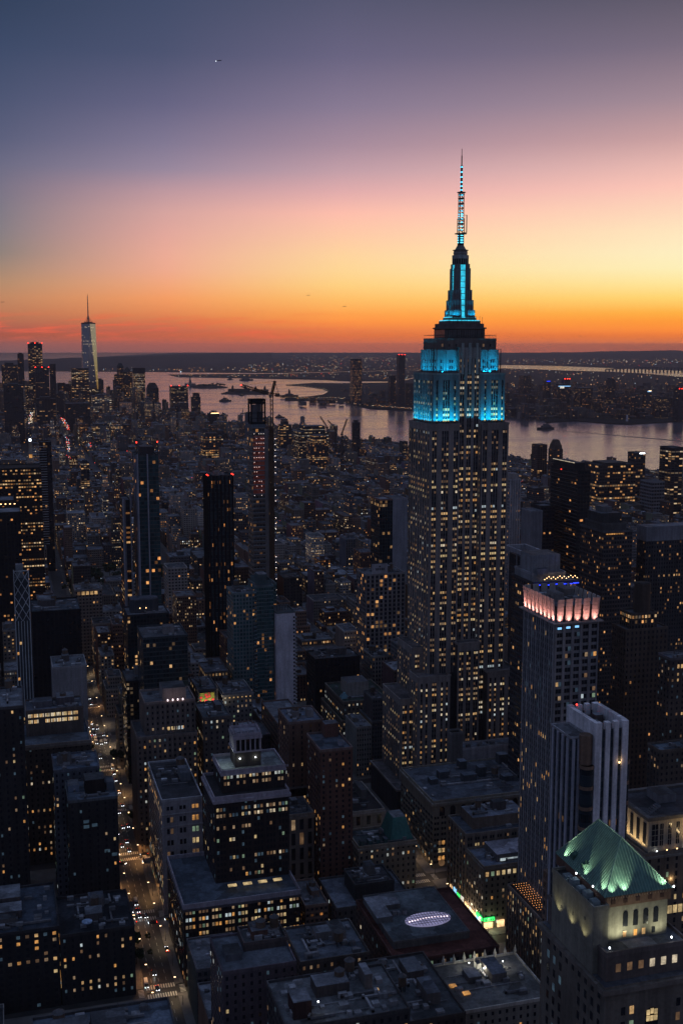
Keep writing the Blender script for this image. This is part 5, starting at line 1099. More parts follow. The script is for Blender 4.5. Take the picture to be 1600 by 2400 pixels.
def knox(b):
    ST = (.40, .35, .27)
    w = b.part('wall'); w.box(262, 310, 422, 452, 104, 118.6, ST); b.tiers.append((262, 310, 422, 452, 104, 120))
    q = MB(); q.ring(260.6, 311, 420.6, 453, 118.6, 120.2, 2.2, (.12, .115, .11)); b.add('cornice', q)
    b.part('roof').face([(262, 422, 119.2), (310, 422, 119.2), (310, 452, 119.2), (262, 452, 119.2)], (.05, .052, .06))
    q = MB()
    for i in range(10):
        x = 263.6+i*4.0; ww = 3.0 if i == 0 else 1.6; q.box(x, x+ww, 421.86, 421.99, 106.4, 116.4, bot=True)
    for i in range(5): q.box(261.86, 261.99, 424+i*5.4, 426.4+i*5.4, 106.4, 116.4, bot=True)
    b.split('tall_window', q, 6, ('window_dark',))
    f = MB()
    for i in range(10):
        x = 263.6+i*4.0; ww = 3.0 if i == 0 else 1.6
        for k in range(1, 4): f.box(x, x+ww, 421.8, 421.855, 106.4+k*2.5-.1, 106.4+k*2.5+.1, ST)
        f.box(x+ww/2-.08, x+ww/2+.08, 421.8, 421.855, 106.4, 116.4, ST)
    b.add('window_bar', f)
    for i in range(8):
        x = 265.5+i*5; q = MB(); q.cyl(x, 420.6, .25, 104.4, 104.9, (1, 1, 1), 8); b.add('ledge_lamp', q, ('white_lamp' if i % 3 == 0 else 'warm_lamp',))
    lamp('AREA', b.root, (284, 419.6, 104.6), b.o, 5200, (1, .70, .34), shape='RECTANGLE', size=42, size_y=.5, spread=radians(140), aim=(284, 421, 112))
    lamp('AREA', b.root, (259.8, 436, 104.6), b.o, 1500, (1, .70, .34), shape='RECTANGLE', size=.5, size_y=22, spread=radians(140), aim=(261, 436, 112))
    lamp('POINT', b.root, (272, 418.4, 92), b.o, 260, (1, .68, .34), shadow_soft_size=.4); lamp('POINT', b.root, (286, 418.4, 92), b.o, 200, (1, .68, .34), shadow_soft_size=.4)
    q = MB()
    for i in range(16): q.box(260.6+i*2.6, 262.6+i*2.6, 418.8, 419.0, 76, 79.6, bot=True)
    b.split('shop_floor_window', q, 6, ('window_gold',))
    b.bulk(275, 284, 436, 446, 119.2, 123, (.16, .165, .18)); b.bulk(290, 306, 428, 434, 119.2, 121, (.1, .105, .12))
    for i in range(6): b.bulk(264+i*1.7, 265.2+i*1.7, 426+i*1.2, 429+i*1.2, 119.2, 120.3, (.22, .23, .25), 'air_unit')
simple('lit_cornice_building', 'stone block with floodlit tall windows under a dark cornice, lower right', [(259, 312, 419, 455, 0, 104, (.15, .125, .10), MAS(.18, bay=4.2, wh=2.2, tones=AMB), dict(roofc=(.1, .1, .1), cor=((.22, .2, .17), 1.0, .8)))], None, knox)
SKYLINE = [
 ('office_tower', 'dark tower with one bright row of windows at the left edge of the downtown skyline', 10, 78, 5300, 5354, 241, 'd', 0.1),
 ('office_tower', 'slim dark tower behind the left edge of the downtown skyline', 83, 111, 5600, 5623, 287, 'd', 0.03),
 ('office_tower', 'tall flat topped tower with red roof lamps left of the glass spire tower', 122, 181, 5200, 5248, 333, 'd', 0.3),
 ('office_tower', 'dark mid height tower just right of the flat topped tower with red lamps', 143, 198, 5000, 5045, 233, 'd', 0.08),
 ('office_tower', 'slim dark tower standing alone against the bay in the downtown skyline', 205, 230, 5100, 5121, 247, 'd', 0.06),
 ('office_tower', 'wide evenly lit tower at the left foot of the glass spire tower', 292, 363, 5050, 5109, 229, 'd', 0.42),
 ('office_tower', 'dark wedge roofed tower at the right foot of the glass spire tower', 423, 453, 5400, 5426, 170, 'd', 0.05),
 ('office_tower', 'small dark sloped tower left of the wide evenly lit tower', 245, 275, 5300, 5325, 161, 'd', 0.05),
 ('office_tower', 'low dark tower touching the wide evenly lit tower', 271, 297, 5200, 5222, 153, 'd', 0.05),
 ('office_tower', 'dark tower with stepped left shoulder beyond the avenue of lamps', 515, 546, 5600, 5627, 190, 'd', 0.06),
 ('office_tower', 'dark tower with a truncated pyramid roof in the downtown skyline', 540, 570, 5650, 5676, 225, 'd', 0.1),
 ('office_tower', 'tower with a pointed pyramid roof beside the brightest lit tower', 562, 606, 5600, 5638, 200, 'd', 0.22),
 ('office_tower', 'brightest lit tower with dark top, right part of the downtown skyline', 601, 653, 5500, 5546, 220, 'd', 0.75),
 ('office_tower', 'domed dark tower right of the brightest lit tower', 661, 715, 5500, 5548, 136, 'd', 0.05),
 ('office_tower', 'broad tower with red roof lamps closest to the green statue', 745, 822, 5300, 5360, 142, 'd', 0.28),
 ('office_tower', 'stepped apartment tower at the right end of the downtown skyline', 792, 829, 5000, 5034, 122, 'd', 0.16),
 ('office_tower', 'large blank dark slab at the far left below the downtown skyline', 11, 74, 4000, 4051, 195, 'd', 0.02),
 ('office_tower', 'dark flat block in front of the glass spire tower', 224, 310, 4300, 4360, 117, 'd', 0.04),
 ('office_tower', 'pale lit low block right of the dark flat block downtown', 349, 424, 4700, 4760, 127, 'p', 0.4),
 ('office_tower', 'dark tower with bands of lit floors above the bright avenue', 123, 190, 4300, 4355, 135, 'd', 0.16),
 ('office_tower', 'narrow lit tower left of the bright avenue downtown', 93, 124, 4600, 4625, 171, 'd', 0.35),
 ('office_tower', 'dark blocky tower between the bright avenues downtown', 207, 234, 4600, 4623, 142, 'd', 0.05),
 ('office_building', 'dark block on the riverside with a lit roof edge', 691, 728, 4000, 4033, 91, 'd', 0.08),
 ('office_building', 'grey riverside block left of the unfinished tower top', 760, 782, 3700, 3721, 110, 'g', 0.03),
 ('office_building', 'long lit riverside block right of the unfinished tower top', 780, 813, 3300, 3333, 95, 'd', 0.3),
 ('office_building', 'wide lit stepped riverside block below the luffing cranes', 760, 841, 3000, 3060, 110, 'd', 0.42),
 ('office_building', 'blocky lit riverside building under the wide lit stepped block', 739, 783, 2800, 2844, 100, 'd', 0.4),
 ('office_building', 'blank dark block on the riverside left of the cyan tower', 912, 930, 3000, 3019, 118, 'd', 0.01),
 ('office_building', 'squared brown block on the near river bank right of the cyan tower', 1117, 1140, 2300, 2330, 108, 'b', 0.05),
 ('office_building', 'chamfered brown block beside the squared brown river bank block', 1131, 1152, 2250, 2277, 111, 'b', 0.04),
 ('office_building', 'very long low warehouse with rows of lit windows, right side', 1048, 1123, 1900, 1960, 105, 'd', 0.5),
 ('office_building', 'lit office block rising above the river at the right edge', 1133, 1157, 1800, 1838, 143, 'd', 0.34),
 ('office_building', 'pale square gridded block below the long lit warehouse', 1066, 1091, 1750, 1787, 90, 'p', 0.02),
 ('office_building', 'roofs with a bright lamp above the long lit warehouse', 1181, 1202, 2000, 2031, 115, 'd', 0.15),
 ('office_building', 'bright lit low block in the middle distance, far left avenue', 288, 335, 3900, 3940, 59, 'd', 0.7),
 ('office_building', 'lit block of warm windows beside the broad riverside towers', 651, 698, 4300, 4343, 42, 'd', 0.45),
 ('office_building', 'block of bright gold windows in the middle distance left of the unfinished tower', 537, 592, 3200, 3251, 73, 'd', 0.55),
 ('office_tower', 'office block speckled with warm windows far left behind the balcony tower', 145, 161, 2300, 2318, 96, 'd', 0.5),
]
ACROSS = [
 ('riverside_tower', 'tall curved glass tower across the river with a boxy crown', 1894, 1947, 6250, 6306, 239, 'd', 0.2),
 ('riverside_tower', 'tallest slim tower across the river with red roof lamps', 2078, 2114, 6000, 6039, 274, 'd', 0.03),
 ('riverside_tower', 'mid height tower left of the tallest slim tower across the river', 2062, 2095, 6100, 6136, 161, 'd', 0.06),
 ('riverside_tower', 'dark block of towers beyond the left edge of the cyan tower', 2130, 2162, 6000, 6035, 122, 'd', 0.04),
 ('riverside_tower', 'dark slim tower across the river with a blue lit roof edge', 2880, 2904, 4800, 4838, 116, 'd', 0.1),
 ('riverside_tower', 'dark tower across the river with a green and blue lit screen', 2677, 2748, 5300, 5360, 126, 'd', 0.08),
 ('riverside_tower', 'dark tower with red lamps behind the screen topped tower', 2816, 2846, 5500, 5541, 151, 'd', 0.04),
 ('riverside_tower', 'tall dark rounded tower alone across the river, right side', 2799, 2827, 5000, 5040, 162, 'd', 0.1),
 ('riverside_tower', 'dark brown tower with red lamps at the right edge across the river', 2796, 2824, 4400, 4445, 139, 'd', 0.02),
 ('riverside_tower', 'pair of dark blocks behind the riverside lamps across the river', 2697, 2762, 5100, 5160, 122, 'd', 0.12),
 ('riverside_tower', 'dark wide tower nearest the right of the cyan crown across the river', 2769, 2816, 5900, 5960, 161, 'd', 0.06),
 ('riverside_tower', 'dark tower with a violet lit roof across the river', 2759, 2786, 5600, 5636, 140, 'd', 0.08),
 ('riverside_tower', 'speckled apartment tower between the screen topped and rounded towers', 2679, 2709, 4900, 4943, 75, 'd', 0.16),
 ('riverside_tower', 'speckled apartment tower left of the blue edged tower', 2798, 2843, 4800, 4860, 90, 'd', 0.14),
 ('riverside_tower', 'speckled apartment tower right of the blue edged tower', 2837, 2871, 4600, 4654, 90, 'd', 0.14),
]
# ------------------------------------------------------------------ downtown skyline and the far bank, tower by tower
CK = dict(d=(.045, .043, .047), p=(.17, .17, .18), b=(.10, .075, .065), g=(.15, .16, .19))
for i, (n, l, x0, x1, y0, y1, z, c, lit) in enumerate(SKYLINE+ACROSS):
    R = random.Random(i*7+3)
    low = 'warehouse' in l or 'gold windows' in l or 'low block' in l
    cw, ch = (R.choice(((4.5, 4.2), (6, 4.2), (9, 4.2))) if y0 > 3500 or not low else (5.5, 6.0))
    st = sty(cw, ch, .8, .5, lit, R.uniform(.05, .3), bright=1.0)
    b = B(n, l, (x0+x1)/2, y0)
    w = x1-x0
    if 'pyramid' in l or 'pointed' in l:
        b.tier(x0, x1, y0, y1, 0, z, CK[c], st, par=0)
        q = MB(); q.prism([(x0, y0), (x1, y0), (x1, y1), (x0, y1)], z, z+w*.55, (.05, .06, .065), scale=.45 if 'truncated' in l else .02); b.add('pyramid_roof', q)
    elif 'domed' in l or 'chamfered' in l:
        b.tier(x0, x1, y0, y1, 0, z*.93, CK[c], st, par=0)
        q = MB(); q.prism([(x0+w*.05, y0+1), (x1-w*.05, y0+1), (x1-w*.05, y1-1), (x0+w*.05, y1-1)], z*.93, z*1.02, CK[c], scale=.86); q.prism([(x0+w*.12, y0+4), (x1-w*.12, y0+4), (x1-w*.12, y1-4), (x0+w*.12, y1-4)], z*1.02, z*1.11, CK[c], scale=.6); b.add('dome', q)
    elif 'stepped' in l:
        b.tier(x0, x1, y0, y1, 0, z*.86, CK[c], st, par=0); b.tier(x0+w*.2, x1-w*.1, y0+3, y1-3, z*.86, z, CK[c], st, par=0)
    else:
        b.tier(x0, x1, y0, y1, 0, z, CK[c], st, par=0 if y0 > 2600 else 1.5)
        if R.random() < .7: b.bulk(x0+w*.2, x1-w*.25, y0+4, y1-4, z, z+R.uniform(4, 9), (.05, .05, .055))
    if ' red ' in l:
        q = MB(); s = y0/2600
        for xx in (x0+1, x1-1, (x0+x1)/2): q.box(xx-s, xx+s, y0-.6, y0+s, z+.3, z+.3+1.6*s, bot=True)
        b.split('aviation_light', q, 6, ('red_lamp',))
    if 'dark top' in l: q = MB(); q.box(x0-.4, x1+.4, y0-.4, y1+.4, z-24, z, (.03, .032, .04)); b.add('crown', q)
    if 'blue lit' in l or 'blue lit screen' in l: q = MB(); q.box(x0+2, x1-2, y0-1, y0-.2, z-5, z-1.5, bot=True); b.add('roof_sign', q, ('blue_sign',))
    if 'screen' in l and 'blue' in l: q = MB(); q.box(x0+10, x0+34, y0-1.5, y0-1.05, z-14, z-4, bot=True); b.add('lit_screen', q, ('cool_shop_window',))
    if 'violet' in l: q = MB(); q.box(x0+2, x1-2, y0-1, y0-.2, z-3, z-1, bot=True); b.add('roof_sign', q, ('blue_led',))
    if 'lit roof edge' in l or 'bright lamp' in l: q = MB(); q.box(x0+8, x1-2, y0-.8, y0-.2, z-1, z+1, bot=True); b.add('roof_light', q, ('warm_lamp' if 'edge' in l else 'white_lamp',))
    if 'boxy crown' in l: q = MB(); q.ring(x0+2, x1-2, y0+2, y1-2, z, z+12, 3, (.04, .042, .05)); b.add('crown', q)
    b.done()
# spire tower downtown: square base, square top turned an eighth turn, eight tall triangular faces
m_, g_ = newmat('mirror_glass'); po = g_.n('ShaderNodeNewGeometry').outputs['Position']
zz = g_.sep(po)[2]; fl = g_.m('FRACT', g_.m('DIVIDE', zz, 4.1)); cell = g_.xyz(g_.m('FLOOR', g_.m('DIVIDE', g_.sep(po)[0], 4)), g_.m('FLOOR', g_.m('DIVIDE', zz, 4.1)), g_.m('FLOOR', g_.m('DIVIDE', g_.sep(po)[1], 4)))
wv = g_.white(cell).outputs['Value']; rw = g_.white(g_.xyz(1.0, g_.m('FLOOR', g_.m('DIVIDE', zz, 4.1)), 2.0)).outputs['Value']
on = g_.m('MULTIPLY', g_.m('LESS_THAN', wv, g_.m('MULTIPLY', g_.m('POWER', rw, 5.0), .30)), g_.m('LESS_THAN', g_.m('ABSOLUTE', g_.m('SUBTRACT', fl, .5)), .28))
bsdf(g_, RGBA((.27, .265, .28)), .08, .8, .95, RGBA((1, .72, .42)), g_.m('MULTIPLY', on, .5)); m_.cycles.emission_sampling = 'NONE'; M['mirror_glass'] = m_
b = B('skyscraper', 'tallest downtown tower, faceted glass with a needle spire', 372, 5110)
HERO.append((340, 405, 5080, 5140, 415, 'spire'))
q = MB(); ro = radians(7); cx, cy, r = 372, 5110, 43.0
bp = [(cx+r*cos(ro+pi/4+i*pi/2), cy+r*sin(ro+pi/4+i*pi/2)) for i in range(4)]; tp = [((bp[i][0]+bp[(i+1) % 4][0])/2, (bp[i][1]+bp[(i+1) % 4][1])/2) for i in range(4)]
q.prism(bp, 0, 57, (.1, .1, .1))
for i in range(4):
    j = (i+1) % 4; q.face([(*bp[i], 57), (*bp[j], 57), (*tp[i], 415)]); q.face([(*bp[j], 57), (*tp[j], 415), (*tp[i], 415)])
q.face([(*p, 415) for p in tp]); b.add('glass_shaft', q, ('mirror_glass',))
q = MB(); q.prism([(cx+(p[0]-cx)*1.0, cy+(p[1]-cy)*1.0) for p in tp], 415.01, 420, (.05, .05, .055)); q.cyl(cx, cy, 19, 421, 424, (.12, .12, .12), 20); q.cyl(cx, cy, 3.4, 420, 440, (.10, .10, .12), 10, r2=2.4); q.cyl(cx, cy, 2.4, 440, 500, (.12, .12, .14), 8, r2=1.6); q.cyl(cx, cy, 1.6, 500, 540, (.12, .12, .14), 8, r2=.6)
for i in range(6): q.bar((cx+16*cos(i*pi/3), cy+16*sin(i*pi/3), 422), (cx, cy, 452), .9, (.1, .1, .1))
b.add('spire', q)
q = MB()
for z in (440, 455, 470, 485, 500, 514, 526): q.cyl(cx, cy, 2.7, z, z+2.5, (.5, .5, .5), 8)
q2 = b.add('spire_ring', q, ('pale_metal',)); b.tiers.append((342, 402, 5080, 5140, 0, 415)); b.done()

# ------------------------------------------------------------------ ordinary city fabric on the street grid
AVE = [(-300, -112), (-68, 54), (78, 216), (246, 526), (556, 800), (830, 1074), (1104, 1348), (1378, 1622), (1652, 1896), (1926, 2130)]
def shore(y):
    P = [(-500, 2250), (690, 2160), (1500, 1990), (2390, 1640), (3100, 1330), (4017, 1010), (4800, 720), (5500, 560), (6050, 420), (6400, 158), (6420, 0)]
    for (a, p), (c, q) in zip(P, P[1:]):
        if a <= y <= c: return p+(q-p)*(y-a)/(c-a)
    return -999
RF = random.Random(11)
FILL = []
def clear(x0, x1, y0, y1, pad=1.0):
    for h in HERO:
        if x0 < h[1]+pad and x1 > h[0]-pad and y0 < h[3]+pad and y1 > h[2]-pad: return False
    return True
def sight(x0, x1, y0, y1):
    """highest roof that keeps the named things behind in view"""
    return None
WC = [(.10, .066, .055), (.13, .075, .06), (.16, .135, .115), (.2, .18, .16), (.08, .075, .08), (.24, .225, .21), (.12, .125, .135), (.055, .052, .055), (.18, .12, .095), (.30, .285, .27)]
def zone(x, y):
    r = RF.random()
    if y < 560: return RF.uniform(24, 46)
    if y < 700: return RF.uniform(24, 50)
    if y < 960: return RF.uniform(26, 58) if r < .85 else RF.uniform(55, 72)
    if y < 1400: return (RF.uniform(24, 58) if r < .88 else RF.uniform(55, 90)) if x < 560 else (RF.uniform(22, 60) if r < .85 else RF.uniform(60, 105))
    if y < 2100: return RF.uniform(18, 52) if r < .92 else RF.uniform(50, 75)
    if y < 3700: return RF.uniform(11, 26) if r < .87 else RF.uniform(25, 55)
    if y < 4500: return RF.uniform(18, 45) if r < .75 else RF.uniform(45, 80)
    if y < 4900: return RF.uniform(25, 70) if r < .7 else RF.uniform(60, 110)
    return RF.uniform(35, 100) if r < .6 else RF.uniform(80, 150)
k = 0
y = 225
while y < 6350:
    ya, yb = y+9, y+72; big = y > 2200
    if y > 1400 and y < 1640: park = True
    else: park = False
    if y > 4900: ya, yb = y+5, y+76
    sh = shore((ya+yb)/2)
    for (ax0, ax1) in AVE:
        if ax0 > sh-20 or ax0 < -310: continue
        x = ax0 if ax0 > -300 else -70
        if ax1 < -70: continue
        while x < ax1-7:
            w = RF.uniform(11, 24) if y < 1300 else (RF.uniform(8, 24) if y < 2200 else RF.uniform(8, 30))
            if RF.random() < .12: w *= 1.8
            xe = min(ax1, x+w)
            if ax1-xe < 7: xe = ax1
            halves = [(ya, ya+(yb-ya)*.48), (ya+(yb-ya)*.52, yb)] if RF.random() < .8 else [(ya, yb)]
            for (ha, hb) in halves:
                p = prj((x+xe)/2, ha, 0); pt = prj((x+xe)/2, ha, 60)
                if not (-140 < p[0] < 1740 and pt[1] < 2500): continue
                if xe > sh-25: continue
                if park and 78 < x < 210: continue
                if y > 4750 and p[0] < -60: continue
                if not clear(x, xe, ha, hb): continue
                h = zone(x, ha); sb = RF.random() < .45 and xe-x > 14 and h > 30
                c = RF.choice(WC); v = RF.uniform(.75, 1.2); c = tuple(q*v for q in c)
                FILL.append(dict(x0=x, x1=xe-.4, y0=ha, y1=hb, h=h, c=c, sb=sb, s=k)); k += 1
            x = xe
    y += 81
def cap_for_view(f):
    """keep ordinary roofs in the first rows below the sight lines to the avenues and named buildings behind"""
    x0, x1, y0 = f['x0'], f['x1'], f['y0']; mid = prj((x0+x1)/2, y0, f['h'])
    for (px0, px1, ymin) in SIGHT:
        if px0 < mid[0] < px1 and y0 < 2600:
            for _ in range(40):
                if prj((x0+x1)/2, y0, f['h'])[1] >= ymin(mid[0], y0) or f['h'] < 9: break
                f['h'] *= .93
SIGHT = []
FILL = [f for f in FILL if not (f['x1'] < 56 and f['y0'] < 540 and f['x1'] > 0)]
for f in FILL:
    if f['y0'] < 545 and f['x0'] < 216: f['h'] = min(f['h'], 30)
    if f['y0'] < 540: f['h'] = min(f['h'], 38)
    if f['y0'] < 540 and f['x0'] < 56: f['h'] = min(f['h'], 14)
    if f['x1'] > 30 and f['x0'] < 60 and 540 < f['y0'] < 1300: f['h'] = min(f['h'], 34 if f['y0'] < 760 else 58)
    if 70 < f['x0'] < 100 and 700 < f['y0'] < 1300: f['h'] = min(f['h'], 62)
# which roofs show largest: a coarse painter's pass, nearest last
import numpy as np
GW, GH = 400, 600
def hull(ps):
    ps = sorted(set(ps))
    def half(q):
        r = []
        for p in q:
            while len(r) > 1 and (r[-1][0]-r[-2][0])*(p[1]-r[-2][1])-(r[-1][1]-r[-2][1])*(p[0]-r[-2][0]) <= 0: r.pop()
            r.append(p)
        return r
    a, c = half(ps), half(ps[::-1]); return a[:-1]+c[:-1]
idb = -np.ones((GH, GW), int)
items = [(-1, t) for n, t in PAINT]+[(i, (f['x0'], f['x1'], f['y0'], f['y1'], 0, f['h'])) for i, f in enumerate(FILL)]
items.sort(key=lambda q: -(hypot((q[1][0]+q[1][1])/2, q[1][2])))
for idx, t in items:
    P = [prj(x, yy, zz) for x in t[:2] for yy in t[2:4] for zz in t[4:6]]
    if min(p[2] for p in P) < 5: continue
    h = hull([(p[0]/4, p[1]/4) for p in P])
    xa, xb = max(0, int(min(p[0] for p in h))), min(GW-1, int(max(p[0] for p in h))+1); yc, yd = max(0, int(min(p[1] for p in h))), min(GH-1, int(max(p[1] for p in h))+1)
    if xa >= xb or yc >= yd: continue
    X, Y = np.meshgrid(np.arange(xa, xb)+.5, np.arange(yc, yd)+.5); mk = np.ones(X.shape, bool)
    for (ax, ay), (bx, by) in zip(h, h[1:]+h[:1]): mk &= (bx-ax)*(Y-ay)-(by-ay)*(X-ax) >= 0
    idb[yc:yd, xa:xb][mk] = idx
cnt = np.bincount(idb[idb >= 0].ravel(), minlength=len(FILL))
NOWN = 297-len([o for o in S.objects if o.get('category') == 'building'])
own = set(int(i) for i in np.argsort(-cnt)[:NOWN] if cnt[i] >= 3)
# landmarks used to say where an ordinary building stands
LM = []
for o in S.objects:
    if o.get('category') == 'building' and o.get('label'):
        t = [q for n, q in PAINT if n == o.name]
        if t: t = t[-1]; LM.append((prj((t[0]+t[1])/2, t[2], t[5]*.8), o, t))
SHORT = {'tallest limestone skyscraper, crown floodlit cyan, with a long lit antenna': 'cyan crowned skyscraper'}
NICK = [('pink', 'pink crowned tower'), ('broad white vertical', 'white striped tower'), ('green copper roof', 'green roofed tower'), ('bottom edge, beside', None), ('temple', 'temple topped block'), ('blank white side', 'white slab tower'), ('teal glass tower left', 'teal glass tower'), ('black glass tower', 'black glass tower'), ('white corner ribs', 'ribbed glass tower'), ('unfinished tower with', 'unfinished tower'), ('white diagonal lattice', 'lattice tower'), ('amber office windows, left', 'amber lit office block'), ('thin pale floor', 'banded dark tower'), ('open pale frame', 'frame topped tower'), ('wide dark apartment', 'dark apartment tower'), ('round turret', 'round turret tower'), ('floodlit tall windows', 'floodlit cornice building'), ('oval skylight', None), ('very long low warehouse', 'long lit warehouse'), ('stacked white balconies', 'balcony tower'), ('limestone skyscraper', 'cyan crowned skyscraper'), ('painted wall', 'red painted wall'), ('pale ribbed tower', 'pale ribbed tower'), ('blank grey right half', 'grey walled tower'), ('mansard', 'green mansard hotel'), ('blank grey crown', 'grey crowned tower'), ('octag', None)]
LM2 = []
for p, o, t in LM:
    for key, nick in NICK:
        if key in o['label']:
            if nick: LM2.append((p, nick))
            break
used = {}
def cname(c):
    l = sum(c)/3; r = c[0]/(c[2]+1e-6)
    if l < .062: return 'dark'
    if r > 1.55: return 'brick'
    if r > 1.18: return 'brown' if l < .15 else 'tan'
    return 'grey' if l < .21 else 'pale'
ORD = ['nearest', 'second nearest', 'third nearest', 'fourth nearest', 'fifth nearest', 'sixth nearest', 'seventh nearest', 'eighth nearest', 'ninth nearest', 'tenth nearest']+['%dth nearest' % i for i in range(11, 60)]
plan = {}
for i in sorted(own, key=lambda i: -cnt[i]):
    f = FILL[i]; f['tank'] = f['h'] < 75 and f['s'] % 3 == 0; f['shed'] = f['s'] % 2 == 0
    p = prj((f['x0']+f['x1'])/2, f['y0'], f['h'])
    best = min(LM2, key=lambda q: hypot(p[0]-q[0][0], (p[1]-q[0][1])*.8)); dx, dy = p[0]-best[0][0], p[1]-best[0][1]
    side = ('right of' if dx > 0 else 'left of') if abs(dx) > abs(dy) else ('below' if dy > 0 else 'beyond')
    key = (cname(f['c']), best[1], side); plan.setdefault(key, []).append((hypot(dx, dy), i))
LABEL = {}
for (cn, lm, side), L in plan.items():
    for n_, (d_, i) in enumerate(sorted(L)):
        f = FILL[i]; sz = 'tall' if f['h'] > 55 else ('low' if f['h'] < 26 else 'medium')
        rf = 'water tank' if f['tank'] else ('roof shed' if f['shed'] else 'flat roof')
        LABEL[i] = f"{sz} {cn} block, {rf}, {ORD[n_] if len(L) > 1 else 'only'} {cn} one {side} the {lm}"
def fabric(mb, t, c, st, R):
    x0, x1, y0, y1, z0, z1 = t; side = st if R.random() < .5 else None; sc = c if side else tuple(q*R.uniform(.7, 1.15) for q in R.choice((c, (.16, .10, .075), (.22, .2, .18))))
    mb.wall((x0, y0), (x1, y0), z0, z1, c, st); mb.wall((x1, y1), (x0, y1), z0, z1, c, st); mb.wall((x1, y0), (x1, y1), z0, z1, sc, side); mb.wall((x0, y1), (x0, y0), z0, z1, sc, side)
stuff = MB()
for i, f in enumerate(FILL):
    R = random.Random(f['s']); x0, x1, y0, y1, h, c = (f[k] for k in ('x0', 'x1', 'y0', 'y1', 'h', 'c'))
    far = y0 > 2000
    lit = R.choice((.03, .06, .12, .18, .32)) if y0 < 1000 else R.choice((.05, .10, .16, .24, .42))
    if y0 < 900: lit *= .8
    st = sty(R.choice((2.0, 2.4, 2.8, 3.4)), R.choice((3.1, 3.4, 3.7)), R.uniform(.34, .56), R.uniform(.38, .54), lit, R.choice((0, .08, .2, .3, .42)), bright=R.uniform(.5, 1.05)*(1.9 if far else (1.5 if y0 > 1000 else 1.0)), seed=f['s']*.37)
    rc = ROOFC[R.randrange(5)]; rv = R.uniform(.7, 1.6); rc = tuple(q*rv for q in rc)
    w, d = x1-x0, y1-y0
    tiers = [(x0, x1, y0, y1, 0, h)]
    if f['sb']: tiers = [(x0, x1, y0, y1, 0, h*.72), (x0+w*.14, x1-w*.14, y0+d*.16, y1-d*.1, h*.72+.01, h)]
    if i in own:
        r = empty('city_building', ((x0+x1)/2, (y0+y1)/2, 0), LABEL[i], 'building', 'ordinary city blocks between the towers'); o = tuple(r.location)
        wl, rfm = MB(), MB()
        for t in tiers:
            fabric(wl, t, c, st, R); rfm.face([(t[0], t[2], t[5]), (t[1], t[2], t[5]), (t[1], t[3], t[5]), (t[0], t[3], t[5])], rc)
            pc = tuple(min(.45, q*1.3+.02) for q in c); wl.ring(t[0]-.12, t[1]+.12, t[2]-.12, t[3]+.12, t[5]-.3, t[5]+1.0, .45, pc)  # parapet colour raised above the wall's to paint lit roof edges
        wl.obj('wall', r, o); rfm.obj('roof', r, o); t = tiers[-1]; w, d = t[1]-t[0], t[3]-t[2]
        if f['shed'] and w > 6:
            q = MB(); a, e = t[0]+w*R.uniform(.1, .5), t[2]+d*R.uniform(.3, .55); q.box(a, a+w*.34, e, e+d*.36, t[5], t[5]+R.uniform(3, 5), c, None, topc=rc); q.obj('roof_shed', r, o)
        if f['tank']:
            q = MB(); a, e = t[0]+w*R.uniform(.2, .8), t[2]+d*R.uniform(.2, .7)
            for an in range(4): q.bar((a+1.3*cos(an*pi/2), e+1.3*sin(an*pi/2), t[5]), (a+1.3*cos(an*pi/2), e+1.3*sin(an*pi/2), t[5]+2.4), .28, (.04, .04, .04))
            q.cyl(a, e, 1.9, t[5]+2.4, t[5]+6.2, (.12, .09, .07), 10); q.cyl(a, e, 2.1, t[5]+6.2, t[5]+7.6, (.1, .1, .1), 10, r2=.05); q.obj('water_tank', r, o)
        if y0 < 1500:
            q = MB()
            for _ in range(6):
                a, e, g0 = t[0]+1+R.random()*max(.1, w-4), t[2]+1+R.random()*max(.1, d-4), R.uniform(.08, .34); q.box(a, a+R.uniform(1, 2.8), e, e+R.uniform(1, 2.4), t[5], t[5]+R.uniform(.6, 1.8), (g0, g0, g0*1.1))
            tag(q.obj('roof_plant', r, o), kind='stuff')
    else:
        for t in tiers:
            fabric(stuff, t, c, st, R); stuff.face([(t[0], t[2], t[5]), (t[1], t[2], t[5]), (t[1], t[3], t[5]), (t[0], t[3], t[5])], rc)
            if y0 < 2600: pc = tuple(min(.45, q*1.3+.02) for q in c); stuff.ring(t[0]-.1, t[1]+.1, t[2]-.1, t[3]+.1, t[5]-.3, t[5]+.9, .5, pc)  # same lightened ring, lit roof edges put into the colour
        t = tiers[-1]; w, d = t[1]-t[0], t[3]-t[2]
        if y0 < 2400 and R.random() < .35:
            a, e = t[0]+w*R.uniform(.2, .8), t[2]+d*R.uniform(.2, .8); stuff.cyl(a, e, 1.8, t[5]+1.5, t[5]+5.6, (.12, .09, .07), 8); stuff.cyl(a, e, 1.95, t[5]+5.6, t[5]+6.9, (.1, .1, .1), 8, r2=.05)
        for _ in range(R.choice((1, 2, 2, 3)) if y0 < 4000 else 1):
            a, e = t[0]+w*R.uniform(.05, .7), t[2]+d*R.uniform(.1, .7); q = R.uniform(.05, .42); stuff.box(a, a+w*R.uniform(.1, .28), e, e+d*R.uniform(.12, .3), t[5], t[5]+R.uniform(1.2, 5), (q*.92, q*.95, q*1.05))
